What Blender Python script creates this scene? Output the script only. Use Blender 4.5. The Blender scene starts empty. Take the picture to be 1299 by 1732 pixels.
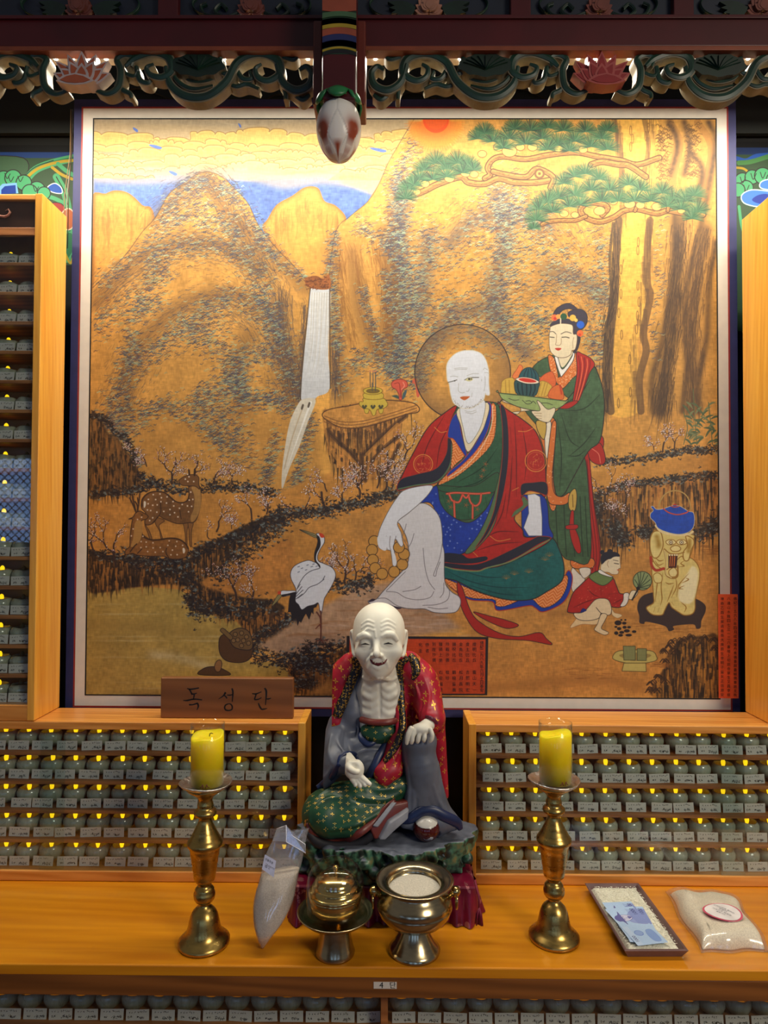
import bpy, bmesh, math, random
import numpy as np
from mathutils import Vector, Matrix
C = bpy.context.scene
COL = C.collection
rnd = random.Random(11)
# ------------------------------------------------------------------ camera
FPX = 1155.0; PITCH = math.radians(1.3); ROLL = 0.0045; YAW = 0.0072; EYE = np.array([0, 0, 1.65])
def _basis():
    f = np.array([-math.sin(YAW) * math.cos(PITCH), math.cos(YAW) * math.cos(PITCH), math.sin(PITCH)])
    r = np.cross(f, [0, 0, 1]); r /= np.linalg.norm(r); u = np.cross(r, f)
    return math.cos(ROLL) * r + math.sin(ROLL) * u, -math.sin(ROLL) * r + math.cos(ROLL) * u, f
R_, U_, F_ = _basis()
cd = bpy.data.cameras.new('camera'); cam = bpy.data.objects.new('camera', cd); COL.objects.link(cam)
cd.sensor_fit = 'VERTICAL'; cd.sensor_height = 36; cd.lens = 36 * FPX / 1732; cd.clip_start = .05
M_ = Matrix.Identity(4)
for i in range(3): M_[i][0], M_[i][1], M_[i][2], M_[i][3] = R_[i], U_[i], -F_[i], EYE[i]
cam.matrix_world = M_; C.camera = cam
C.view_settings.view_transform = 'Standard'; C.view_settings.look = 'None'; C.view_settings.gamma = 1; C.view_settings.use_curve_mapping = False
C.view_settings.exposure = 0.0
C.cycles.use_denoising = True; C.cycles.max_bounces = 8; C.cycles.transparent_max_bounces = 12; C.cycles.caustics_reflective = False; C.cycles.caustics_refractive = False
C.cycles.sample_clamp_indirect = 4
# ------------------------------------------------------------------ light
w = bpy.data.worlds.new('world'); C.world = w; w.use_nodes = True
w.node_tree.nodes['Background'].inputs[0].default_value = (.50, .48, .50, 1); w.node_tree.nodes['Background'].inputs[1].default_value = .24
def area(name, loc, rot, sx, sy, power, col):
    l = bpy.data.lights.new(name, 'AREA'); l.shape = 'RECTANGLE'; l.size = sx; l.size_y = sy; l.energy = power; l.color = col
    o = bpy.data.objects.new(name, l); o.location = loc; o.rotation_euler = rot; COL.objects.link(o); return o
R = math.radians
LEDZ, LEDY = 2.802, 1.665
area('led_strip_light', (.03, LEDY, LEDZ - .012), (R(-9), 0, 0), 2.5, .02, 11, (1, .93, .78))       # strip tape tilted a little towards the scroll
area('led_strip_down_light', (.03, LEDY - .03, LEDZ - .012), (R(6), 0, 0), 2.5, .02, 20, (1, .92, .76))
area('front_fill_light', (2.0, -.9, 2.7), (R(48), R(10), R(22)), .9, .6, 48, (1, .88, .70))  # unseen warm fill lamp, added to brighten painting and cabinets from front right
# ------------------------------------------------------------------ layout helpers: a direction seen by the camera cut with a plane of the place
def ray(u, v): return R_ * (u - 649.5) / FPX - U_ * (v - 866) / FPX + F_
def PY(u, v, Y): d = ray(u, v); return Vector(EYE + d * (Y / d[1]))
def PZ(u, v, Z): d = ray(u, v); return Vector(EYE + d * ((Z - 1.65) / d[2]))
# ------------------------------------------------------------------ object helpers
def tag(o, label=None, cat=None, group=None, kind=None):
    if label: o['label'] = label
    if cat: o['category'] = cat
    if group: o['group'] = group
    if kind: o['kind'] = kind
    return o
def empty(name, loc=(0, 0, 0), rz=0):
    o = bpy.data.objects.new(name, None); o.location = loc; o.rotation_euler = (0, 0, rz); o.empty_display_size = .05; COL.objects.link(o); return o
def link(name, me, m=None, parent=None, smooth=False):
    for x in (m if isinstance(m, (list, tuple)) else [m] if m else []): me.materials.append(x)
    if smooth: me.polygons.foreach_set('use_smooth', [True] * len(me.polygons))
    o = bpy.data.objects.new(name, me); COL.objects.link(o)
    if parent: o.parent = parent
    return o
class MB:
    """collects shapes and links them as ONE mesh"""
    def __init__(s): s.v = []; s.f = []; s.m = []; s.sm = []
    def add(s, v, f, mi=0, smooth=False):
        n = len(s.v); s.v += [tuple(p) for p in v]; s.f += [tuple(i + n for i in q) for q in f]; s.m += [mi] * len(f); s.sm += [smooth] * len(f); return s
    def box(s, x0, x1, y0, y1, z0, z1, b=0, mi=0):
        if b <= 0:
            v = [(x, y, z) for x in (x0, x1) for y in (y0, y1) for z in (z0, z1)]
            return s.add(v, [(0, 1, 3, 2), (4, 6, 7, 5), (0, 4, 5, 1), (2, 3, 7, 6), (0, 2, 6, 4), (1, 5, 7, 3)], mi)
        bm = bmesh.new(); bmesh.ops.create_cube(bm, size=1)
        for q in bm.verts: q.co = Vector(((x0 + x1) / 2 + q.co.x * (x1 - x0), (y0 + y1) / 2 + q.co.y * (y1 - y0), (z0 + z1) / 2 + q.co.z * (z1 - z0)))
        bmesh.ops.bevel(bm, geom=bm.edges[:], offset=b, segments=3, profile=.5, affect='EDGES')
        bm.verts.index_update(); v = [q.co[:] for q in bm.verts]; f = [[q.index for q in k.verts] for k in bm.faces]; bm.free(); return s.add(v, f, mi)
    def lathe(s, prof, c=(0, 0, 0), n=40, mi=0, close=False, fn=None):
        v = []; f = []
        for i, (r, z) in enumerate(prof):
            for k in range(n):
                a = 2 * math.pi * k / n; rr, zz = fn(r, z, a) if fn else (r, z); v.append((c[0] + rr * math.cos(a), c[1] + rr * math.sin(a), c[2] + zz))
        for i in range(len(prof) - 1):
            for k in range(n): f.append((i * n + k, i * n + (k + 1) % n, (i + 1) * n + (k + 1) % n, (i + 1) * n + k))
        if prof[0][0] > 1e-5 and close: f.append(tuple(reversed(range(n))))
        return s.add(v, f, mi, True)
    def tube(s, pts, r, n=8, mi=0, sy=1.0, cap=True):
        P = [Vector(p) for p in pts]; v = []; f = []; up = Vector((0, -1, .2)).normalized()
        for i, p in enumerate(P):
            d = (P[min(i + 1, len(P) - 1)] - P[max(i - 1, 0)]).normalized(); a = d.cross(up)
            if a.length < 1e-3: a = d.cross(Vector((1, 0, 0)))
            a.normalize(); b = a.cross(d); rr = r[i] if hasattr(r, '__len__') else r
            for k in range(n): t = 2 * math.pi * k / n; v.append(p + a * rr * math.cos(t) + b * rr * sy * math.sin(t))
        for i in range(len(P) - 1):
            for k in range(n): f.append((i * n + k, i * n + (k + 1) % n, (i + 1) * n + (k + 1) % n, (i + 1) * n + k))
        if cap: f.append(tuple(range(n))[::-1]); f.append(tuple((len(P) - 1) * n + k for k in range(n)))
        return s.add(v, f, mi, True)
    def prism(s, poly, y0, y1, mi=0, mside=None):
        """polygon in X-Z extruded from y0 (front) to y1"""
        n = len(poly); v = [(x, y0, z) for x, z in poly] + [(x, y1, z) for x, z in poly]
        s.add(v, [tuple(range(n))], mi); k = len(s.v) - 2 * n; ms = mi if mside is None else mside
        for i in range(n): s.f.append((k + i, k + (i + 1) % n, k + n + (i + 1) % n, k + n + i)); s.m.append(ms); s.sm.append(False)
        s.f.append(tuple(k + n + i for i in range(n))[::-1]); s.m.append(ms); s.sm.append(False); return s
    def quad(s, a, b, c, d, mi=0): return s.add([a, b, c, d], [(0, 1, 2, 3)], mi)
    def mesh(s, name):
        me = bpy.data.meshes.new(name); me.from_pydata(s.v, [], s.f)
        me.polygons.foreach_set('material_index', s.m); me.polygons.foreach_set('use_smooth', s.sm); me.update()
        bm = bmesh.new(); bm.from_mesh(me); bmesh.ops.recalc_face_normals(bm, faces=bm.faces); bm.to_mesh(me); bm.free(); return me
    def build(s, name, m, parent=None):
        me = s.mesh(name)
        for x in (m if isinstance(m, (list, tuple)) else [m]): me.materials.append(x)
        o = bpy.data.objects.new(name, me); COL.objects.link(o)
        if parent: o.parent = parent
        return o
def struct(name, mb, m): return tag(mb.build(name, m), kind='structure')
# ------------------------------------------------------------------ materials
def s2l(c): return tuple(((x / 255) / 12.92 if x / 255 <= .04045 else ((x / 255 + .055) / 1.055) ** 2.4) for x in c) + (1,)
def base(name):
    m = bpy.data.materials.new(name); m.use_nodes = True; nt = m.node_tree; return m, nt, nt.nodes['Principled BSDF']
def N(nt, t, **k):
    n = nt.nodes.new(t)
    for a, b in k.items():
        if a in n.inputs: n.inputs[a].default_value = b
        else: setattr(n, a, b)
    return n
def coords(nt, scale=(1, 1, 1), kind='Object', rot=(0, 0, 0)):
    t = nt.nodes.new('ShaderNodeTexCoord'); mp = nt.nodes.new('ShaderNodeMapping'); mp.inputs['Scale'].default_value = scale; mp.inputs['Rotation'].default_value = rot
    nt.links.new(t.outputs[kind], mp.inputs[0]); return mp.outputs[0]
def ramp(nt, fac, stops):
    r = nt.nodes.new('ShaderNodeValToRGB'); nt.links.new(fac, r.inputs[0]); e = r.color_ramp.elements
    while len(e) > 1: e.remove(e[-1])
    e[0].position = stops[0][0]; e[0].color = s2l(stops[0][1])
    for p, c in stops[1:]: q = e.new(p); q.color = s2l(c)
    return r.outputs[0]
def bump(nt, b, h, strength=.3, dist=.002):
    n = N(nt, 'ShaderNodeBump', Strength=strength, Distance=dist); nt.links.new(h, n.inputs['Height']); nt.links.new(n.outputs[0], b.inputs['Normal'])
def plain(name, c, rough=.5, metal=0, var=0, nscale=30, bmp=0, **k):
    m, nt, b = base(name); b.inputs['Roughness'].default_value = rough; b.inputs['Metallic'].default_value = metal
    for a, v in k.items(): b.inputs[a.replace('_', ' ')].default_value = v
    n = N(nt, 'ShaderNodeTexNoise', Scale=nscale, Detail=5.0); nt.links.new(coords(nt), n.inputs['Vector'])
    v = var or .06; c0 = tuple(max(0, x * (1 - v)) for x in c); c1 = tuple(min(255, x * (1 + v)) for x in c)
    nt.links.new(ramp(nt, n.outputs['Fac'], [(.3, c0), (.7, c1)]), b.inputs['Base Color'])
    if bmp: bump(nt, b, n.outputs['Fac'], bmp, .001)
    return m
def wood(name, c0, c1, axis=0, rough=.4, sc=1., wv=.3, coat=0):
    m, nt, b = base(name); b.inputs['Roughness'].default_value = rough; b.inputs['Coat Weight'].default_value = coat; b.inputs['Coat Roughness'].default_value = .15
    s = [26 * sc] * 3; s[axis] = 1.3 * sc
    n = N(nt, 'ShaderNodeTexNoise', Scale=1.0, Detail=6.0, Roughness=.6, Distortion=.6); nt.links.new(coords(nt, s), n.inputs['Vector'])
    s2 = [7 * sc] * 3; s2[axis] = .5 * sc
    w_ = N(nt, 'ShaderNodeTexWave', Scale=3.2, Distortion=5.0, Detail=3.0); w_.bands_direction = 'DIAGONAL'; w_.inputs['Detail Scale'].default_value = 1.2; nt.links.new(coords(nt, s2), w_.inputs['Vector'])
    mx = N(nt, 'ShaderNodeMix'); mx.inputs[0].default_value = wv; nt.links.new(n.outputs['Fac'], mx.inputs[2]); nt.links.new(w_.outputs['Fac'], mx.inputs[3])
    nt.links.new(ramp(nt, mx.outputs[0], [(.3, c0), (.72, c1)]), b.inputs['Base Color']); bump(nt, b, n.outputs['Fac'], .12, .001); return m
def emit(name, c, s):
    m, nt, b = base(name); b.inputs['Base Color'].default_value = s2l(c); b.inputs['Emission Color'].default_value = s2l(c); b.inputs['Emission Strength'].default_value = s; return m
def glass(name, c=(245, 250, 250), rough=.02, refl=.06, milky=0):
    m = bpy.data.materials.new(name); m.use_nodes = True; nt = m.node_tree; nt.nodes.clear(); out = nt.nodes.new('ShaderNodeOutputMaterial')
    t = N(nt, 'ShaderNodeBsdfTransparent', Color=s2l(c)); g = N(nt, 'ShaderNodeBsdfGlossy', Color=(1, 1, 1, 1), Roughness=rough)
    lw = N(nt, 'ShaderNodeLayerWeight', Blend=.5); pw = N(nt, 'ShaderNodeMath', operation='POWER'); pw.inputs[1].default_value = 5; mr = N(nt, 'ShaderNodeMapRange'); mr.inputs['To Min'].default_value = refl; mr.inputs['To Max'].default_value = .7
    nt.links.new(lw.outputs['Facing'], pw.inputs[0]); nt.links.new(pw.outputs[0], mr.inputs[0]); mx = nt.nodes.new('ShaderNodeMixShader'); nt.links.new(mr.outputs[0], mx.inputs[0]); nt.links.new(t.outputs[0], mx.inputs[1]); nt.links.new(g.outputs[0], mx.inputs[2]); res = mx.outputs[0]
    if milky:
        d = N(nt, 'ShaderNodeBsdfDiffuse', Color=s2l((225, 225, 228))); m2 = N(nt, 'ShaderNodeMixShader', Fac=milky); nt.links.new(res, m2.inputs[1]); nt.links.new(d.outputs[0], m2.inputs[2]); res = m2.outputs[0]
    nt.links.new(res, out.inputs[0]); return m
def metal(name, c, rough=.2, bmp=.02):
    m, nt, b = base(name); b.inputs['Metallic'].default_value = 1; 
    n = N(nt, 'ShaderNodeTexNoise', Scale=60.0, Detail=3.0); nt.links.new(coords(nt, (1, 1, 3)), n.inputs['Vector'])
    nt.links.new(ramp(nt, n.outputs['Fac'], [(.3, tuple(x * .93 for x in c)), (.7, c)]), b.inputs['Base Color'])
    mr = N(nt, 'ShaderNodeMapRange'); mr.inputs['To Min'].default_value = rough * .75; mr.inputs['To Max'].default_value = rough * 1.4; nt.links.new(n.outputs['Fac'], mr.inputs[0]); nt.links.new(mr.outputs[0], b.inputs['Roughness'])
    return m
def painted(name, img, rough=.5, spec=.4, bmp=0):
    m, nt, b = base(name); t = N(nt, 'ShaderNodeTexImage'); t.image = img; t.interpolation = 'Cubic'; t.extension = 'EXTEND'
    uv = N(nt, 'ShaderNodeUVMap'); nt.links.new(uv.outputs[0], t.inputs[0]); nt.links.new(t.outputs[0], b.inputs['Base Color']); b.inputs['Roughness'].default_value = rough; b.inputs['Specular IOR Level'].default_value = spec
    n = N(nt, 'ShaderNodeTexNoise', Scale=900.0, Detail=2.0); nt.links.new(coords(nt), n.inputs['Vector']); bump(nt, b, n.outputs['Fac'], .15, .0006); return m
def to_image(name, a):
    h, w_ = a.shape[:2]; im = bpy.data.images.new(name, w_, h); buf = np.ones((h, w_, 4), np.float32); buf[..., :3] = a[::-1]; im.pixels.foreach_set(buf.ravel()); im.update(); im.pack(); return im
def picture_quad(name, c4, m, parent=None, th=.0):
    """a flat painted sheet: corners TL,TR,BR,BL with UVs (th > 0 gives it thickness)"""
    v = [Vector(p) for p in c4]; f = [(3, 2, 1, 0)]
    if th:
        n = (v[1] - v[0]).cross(v[3] - v[0]).normalized(); v += [p + n * th for p in v]; f += [(4, 5, 6, 7)] + [(i, (i + 1) % 4, 4 + (i + 1) % 4, 4 + i) for i in range(4)]
    me = bpy.data.meshes.new(name); me.from_pydata([p[:] for p in v], [], f); uv = me.uv_layers.new(name='UVMap'); T = {0: (0, 1), 1: (1, 1), 2: (1, 0), 3: (0, 0)}
    for l in me.loops: uv.data[l.index].uv = T[l.vertex_index % 4]
    return link(name, me, m, parent)
_fc = {}
def glyphs(txt, size, align='CENTER', line=1.0):
    """text outline -> (verts, faces) in the XY plane"""
    cu = bpy.data.curves.new('lettering', 'FONT'); cu.body = txt; cu.size = size; cu.align_x = align; cu.space_line = line; cu.resolution_u = 3
    o = bpy.data.objects.new('lettering', cu); COL.objects.link(o); dg = bpy.context.evaluated_depsgraph_get(); me = bpy.data.meshes.new_from_object(o.evaluated_get(dg))
    v = [q.co[:] for q in me.vertices]; f = [tuple(p.vertices) for p in me.polygons]; bpy.data.objects.remove(o); bpy.data.curves.remove(cu); bpy.data.meshes.remove(me); return v, f
ORD = 'first second third fourth fifth sixth seventh eighth ninth tenth eleventh twelfth thirteenth fourteenth fifteenth sixteenth seventeenth eighteenth'.split()
# ------------------------------------------------------------------ room shell
m_floor = wood('floor_boards', (90, 60, 34), (140, 96, 56), 0, .5); m_wall = plain('dark_timber_wall', (30, 30, 30), .7, nscale=12); m_plaster = plain('plaster', (150, 140, 122), .8)
m_black = plain('black_lacquer', (14, 14, 16), .6)
struct('floor', MB().box(-3.2, 3.2, -3.2, 2.2, -.05, 0), m_floor)
struct('wall_back', MB().box(-3.2, 3.2, 2.06, 2.16, 0, 3.6), m_wall)
# hall wall behind the viewer, with papered lattice windows
wb = MB(); wins = [(-4.15, -3.25, 1.45, 2.35), (-1.7, -.9, .9, 2.3), (-.1, .75, .9, 2.3), (1.6, 2.4, .9, 2.3)]
wins = [(max(a, -4.3), b, c, d) for a, b, c, d in wins]
xs = sorted([-4.6, 4.2] + [t for q in wins for t in q[:2]])
for a, b in zip(xs[:-1], xs[1:]):
    hit = [q for q in wins if abs(q[0] - a) < 1e-6]
    if hit: wb.box(a, b, -3.3, -3.2, 0, hit[0][2]).box(a, b, -3.3, -3.2, hit[0][3], 3.6)
    else: wb.box(a, b, -3.3, -3.2, 0, 3.6)
struct('wall_front', wb, m_plaster)
m_day = emit('daylit_paper', (150, 190, 255), 3.0); m_lat = plain('lattice_wood', (50, 34, 24), .6)
for i, (a, b, c, d) in enumerate(wins):
    wo = struct('window_%d' % (i + 1), MB().box(a, b, -3.29, -3.275, c, d), m_day)
    lt = MB(); st = .075; n = int((b - a + d - c) / st) + 1
    for k in range(1, n):
        s = k * st
        for fl in (0, 1):
            x0, z0 = (a + s, c) if s < b - a else (b, c + s - (b - a)); x1, z1 = (a, c + s) if s < d - c else (a + s - (d - c), d)
            if fl: x0, x1 = a + b - x0, a + b - x1
            t = .006; lt.add([(x0 - t, -3.262, z0), (x0 + t, -3.262, z0), (x1 + t, -3.262, z1), (x1 - t, -3.262, z1), (x0 - t, -3.27, z0), (x0 + t, -3.27, z0), (x1 + t, -3.27, z1), (x1 - t, -3.27, z1)], [(0, 1, 2, 3), (7, 6, 5, 4), (0, 3, 7, 4), (1, 2, 6, 5), (0, 1, 5, 4), (3, 2, 6, 7)])
    lt.box(a, b, -3.27, -3.25, c, c + .04).box(a, b, -3.27, -3.25, d - .04, d).box(a, a + .04, -3.27, -3.25, c, d).box(b - .04, b, -3.27, -3.25, c, d)
    lt.build('lattice', m_lat, wo)
# ------------------------------------------------------------------ the painted scroll: brushwork rasterised to an array
PS = 1.9                                  # canvas pixels per unit of the layout
PW, PH = int(1056 * PS), int(976 * PS)
_o = [(158, 201), (1211.5, 203), (1215, 1181), (147, 1174)]
def _homog(src, dst):
    A = []; b = []
    for (x, y), (X, Y) in zip(src, dst):
        A.append([x, y, 1, 0, 0, 0, -X * x, -X * y]); b.append(X)
        A.append([0, 0, 0, x, y, 1, -Y * x, -Y * y]); b.append(Y)
    return np.append(np.linalg.solve(np.array(A, float), np.array(b, float)), 1).reshape(3, 3)
HM = _homog(_o, [(0, 0), (PW, 0), (PW, PH), (0, PH)])
def TR(p):
    p = np.asarray(p, float).reshape(-1, 2)
    q = np.c_[p, np.ones(len(p))] @ HM.T
    return q[:, :2] / q[:, 2:]
rng = np.random.default_rng(7)
def crop(ox, oy, s):
    return lambda *p: [(ox + a / s, oy + b / s) for a, b in zip(p[::2], p[1::2])]
A1 = crop(130, 180, 2.279); A2 = crop(650, 180, 2.165); A3 = crop(130, 650, 2.362); A4 = crop(600, 530, 2.887)
A5 = crop(930, 650, 3.094); A6 = crop(680, 480, 3.511); A8 = crop(460, 860, 7.219)
B1 = crop(730, 580, 9.992); B2 = crop(830, 500, 6.495); B3 = crop(610, 820, 6.837); B4 = crop(200, 800, 8.119)
B5 = crop(950, 920, 8.119); B6 = crop(1070, 820, 6.929); B8 = crop(590, 620, 8.25)
def vnoise(w, h, cell, seed=0, ax=1.0):
    r = np.random.default_rng(seed); nx, ny = int(w / (cell * ax)) + 3, int(h / cell) + 3
    g = r.random((ny, nx)).astype(np.float32)
    def ip(n, N, c):
        t = np.arange(n) / c; i = t.astype(int); f = (t - i).astype(np.float32); return i, f * f * (3 - 2 * f)
    ix, fx = ip(w, nx, cell * ax); iy, fy = ip(h, ny, cell)
    a = g[:, ix] * (1 - fx) + g[:, ix + 1] * fx
    return a[iy] * (1 - fy[:, None]) + a[iy + 1] * fy[:, None]
def catmull(p, closed=False, n=6):
    p = np.asarray(p, float)
    if len(p) < 3: return p
    q = np.vstack([p[-1], p, p[0], p[1]]) if closed else np.vstack([2 * p[0] - p[1], p, 2 * p[-1] - p[-2]])
    t = np.linspace(0, 1, n, endpoint=False)[:, None]; out = []
    for i in range(len(q) - 3):
        a, b, c, d = q[i:i + 4]
        out.append(.5 * (2 * b + (c - a) * t + (2 * a - 5 * b + 4 * c - d) * t ** 2 + (3 * b - a - 3 * c + d) * t ** 3))
    if not closed: out.append(p[-1:])
    return np.vstack(out)
cv = np.zeros((PH, PW, 3), np.float32)
def lin(c): return np.asarray(c, np.float32) / 255.
def blur1(a, r):
    if r < 1: return a
    r = int(r)
    for ax in (0, 1):
        for _ in range(2):
            pad = [(0, 0), (0, 0)]; pad[ax] = (r + 1, r)
            c = np.cumsum(np.pad(a, pad, mode='constant'), axis=ax)
            a = (np.take(c, range(2 * r + 1, c.shape[ax]), ax) - np.take(c, range(0, c.shape[ax] - 2 * r - 1), ax)) / (2 * r + 1)
    return a
def coverage(P, m=2):
    """anti-aliased even-odd coverage of a polygon in canvas pixels -> (y0,x0,cov)"""
    x0 = max(int(P[:, 0].min()) - m, 0); x1 = min(int(P[:, 0].max()) + m + 2, PW)
    y0 = max(int(P[:, 1].min()) - m, 0); y1 = min(int(P[:, 1].max()) + m + 2, PH)
    if x1 <= x0 or y1 <= y0: return None
    K = 3; rows = (np.arange((y1 - y0) * K) + .5) / K + y0
    A = P; Bp = np.roll(P, -1, 0)
    ya, yb = A[:, 1], Bp[:, 1]
    acc = np.zeros(((y1 - y0), x1 - x0 + 2), np.float32)
    ri, xs = [], []
    for i in range(len(P)):
        lo, hi = min(ya[i], yb[i]), max(ya[i], yb[i])
        a, b = np.searchsorted(rows, [lo, hi])
        if b <= a: continue
        r = np.arange(a, b); t = (rows[a:b] - ya[i]) / (yb[i] - ya[i])
        ri.append(r); xs.append(A[i, 0] + t * (Bp[i, 0] - A[i, 0]))
    if not ri: return None
    ri = np.concatenate(ri); xs = np.concatenate(xs)
    o = np.lexsort((xs, ri)); ri, xs = ri[o], xs[o]
    first = np.r_[True, ri[1:] != ri[:-1]]; idx = np.arange(len(ri)); st = np.maximum.accumulate(np.where(first, idx, 0))
    s = np.where((idx - st) % 2 == 0, 1., -1.)
    x = np.clip(xs - x0, 0, x1 - x0); xi = x.astype(int); f = x - xi
    np.add.at(acc, (ri // K, xi), s * (1 - f) / K); np.add.at(acc, (ri // K, xi + 1), s * f / K)
    return y0, x0, np.clip(np.cumsum(acc, 1)[:, :x1 - x0], 0, 1)
def blend(y0, x0, c, col):
    s = cv[y0:y0 + c.shape[0], x0:x0 + c.shape[1]]
    s += (col - s) * c[..., None]
def fill(pts, col, a=1., smooth=1, soft=0, tex=0, outline=None, ow=1.0, clip=None):
    P = TR(pts)
    if smooth: P = catmull(P, True, 5)
    r = coverage(P, int(soft * 4 + 2))
    if r is None: return
    y0, x0, c = r
    if soft: c = blur1(c, soft)
    c = c * a
    if clip is not None: c = c * clip[y0:y0 + c.shape[0], x0:x0 + c.shape[1]]
    if callable(col):
        yy, xx = np.mgrid[y0:y0 + c.shape[0], x0:x0 + c.shape[1]]; cc = col(xx / PS, yy / PS)
    else: cc = lin(col)
    if tex: cc = cc * (1 + tex * (NZ[y0:y0 + c.shape[0], x0:x0 + c.shape[1], None] - .5))
    blend(y0, x0, c, cc)
    if outline is not None: stroke(pts, outline, ow, closed=1, smooth=smooth)
def mask(pts, smooth=1, soft=0):
    P = TR(pts)
    if smooth: P = catmull(P, True, 5)
    M = np.zeros((PH, PW), np.float32); r = coverage(P, int(soft * 4 + 2))
    if r is not None:
        y0, x0, c = r
        if soft: c = blur1(c, soft)
        M[y0:y0 + c.shape[0], x0:x0 + c.shape[1]] = c
    return M
def seg(p, q, w0, w1, col, a=1.):
    """one tapered dab in canvas px"""
    w = max(w0, w1) + 1.5
    x0 = max(int(min(p[0], q[0]) - w), 0); x1 = min(int(max(p[0], q[0]) + w) + 1, PW)
    y0 = max(int(min(p[1], q[1]) - w), 0); y1 = min(int(max(p[1], q[1]) + w) + 1, PH)
    if x1 <= x0 or y1 <= y0: return
    X = np.arange(x0, x1, dtype=np.float32)[None] + .5 - p[0]; Y = np.arange(y0, y1, dtype=np.float32)[:, None] + .5 - p[1]
    dx, dy = q[0] - p[0], q[1] - p[1]; L = dx * dx + dy * dy + 1e-9
    t = np.clip((X * dx + Y * dy) / L, 0, 1)
    d = np.hypot(X - t * dx, Y - t * dy)
    c = np.clip(w0 + (w1 - w0) * t - d + .5, 0, 1) * a
    s = cv[y0:y1, x0:x1]; s += (col - s) * c[..., None]
def stroke(pts, col, w=1.2, smooth=1, closed=0, taper=0, a=1.):
    P = TR(pts)
    if closed and not smooth: P = np.vstack([P, P[:1]])
    if smooth and len(P) > 2: P = catmull(P, closed, 5)
    if smooth and closed: P = np.vstack([P, P[:1]])
    w = w * PS / 2; n = len(P)
    m = int(w + 3); x0 = max(int(P[:, 0].min()) - m, 0); x1 = min(int(P[:, 0].max()) + m, PW)
    y0 = max(int(P[:, 1].min()) - m, 0); y1 = min(int(P[:, 1].max()) + m, PH)
    if x1 <= x0 or y1 <= y0: return
    C = np.zeros((y1 - y0, x1 - x0), np.float32)
    for i in range(n - 1):
        f0, f1 = i / (n - 1), (i + 1) / (n - 1)
        if taper == 1: wa, wb = w * (1 - f0 * .9), w * (1 - f1 * .9)
        elif taper == 2: wa, wb = w * (.25 + .75 * math.sin(math.pi * f0)), w * (.25 + .75 * math.sin(math.pi * f1))
        else: wa = wb = w
        p, q = P[i], P[i + 1]; ww = max(wa, wb) + 1.5
        a0 = max(int(min(p[0], q[0]) - ww) - x0, 0); a1 = min(int(max(p[0], q[0]) + ww) + 1 - x0, x1 - x0)
        b0 = max(int(min(p[1], q[1]) - ww) - y0, 0); b1 = min(int(max(p[1], q[1]) + ww) + 1 - y0, y1 - y0)
        if a1 <= a0 or b1 <= b0: continue
        X = np.arange(a0, a1)[None] + x0 + .5 - p[0]; Y = np.arange(b0, b1)[:, None] + y0 + .5 - p[1]
        dx, dy = q - p; t = np.clip((X * dx + Y * dy) / (dx * dx + dy * dy + 1e-9), 0, 1)
        C[b0:b1, a0:a1] = np.maximum(C[b0:b1, a0:a1], np.clip(wa + (wb - wa) * t - np.hypot(X - t * dx, Y - t * dy) + .5, 0, 1))
    blend(y0, x0, C * a, lin(col))
def circle(x, y, r, col, ry=None, a=1., outline=None, ow=1., soft=0):
    t = np.linspace(0, 2 * math.pi, 20, endpoint=False); ry = ry or r
    fill(np.c_[x + r * np.cos(t), y + ry * np.sin(t)], col, a, outline=outline, ow=ow, soft=soft)
def dab(x, y, dx, dy, w, col, a=1., w1=None):
    """cheap stroke in layout units"""
    (p, q) = TR([(x, y), (x + dx, y + dy)]); seg(p, q, w * PS / 2, (w if w1 is None else w1) * PS / 2, lin(col), a)
DK = (38, 32, 36); BR = (92, 58, 30); OCH = (206, 150, 70); MIN = (136, 158, 130); SLT = (84, 84, 96)

# --- silk ground
big = vnoise(PW, PH, 190, 1); mid = vnoise(PW, PH, 48, 2); sm = vnoise(PW, PH, 9, 3); weave = (vnoise(PW, PH, 1.6, 4, 9) + vnoise(PW, PH, 9, 5, .18)) * .5
NZ = .35 * mid + .35 * sm + .3 * weave
vst = vnoise(PW, PH, 70, 6, .07); hst = vnoise(PW, PH, 4, 8, 18)
cv[:] = lin((208, 150, 66)) * (0.86 + .12 * big + .12 * mid + .10 * sm + .08 * weave)[..., None]
XX = np.arange(PW)[None] / PS + 150.; YY = np.arange(PH)[:, None] / PS + 200.

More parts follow.
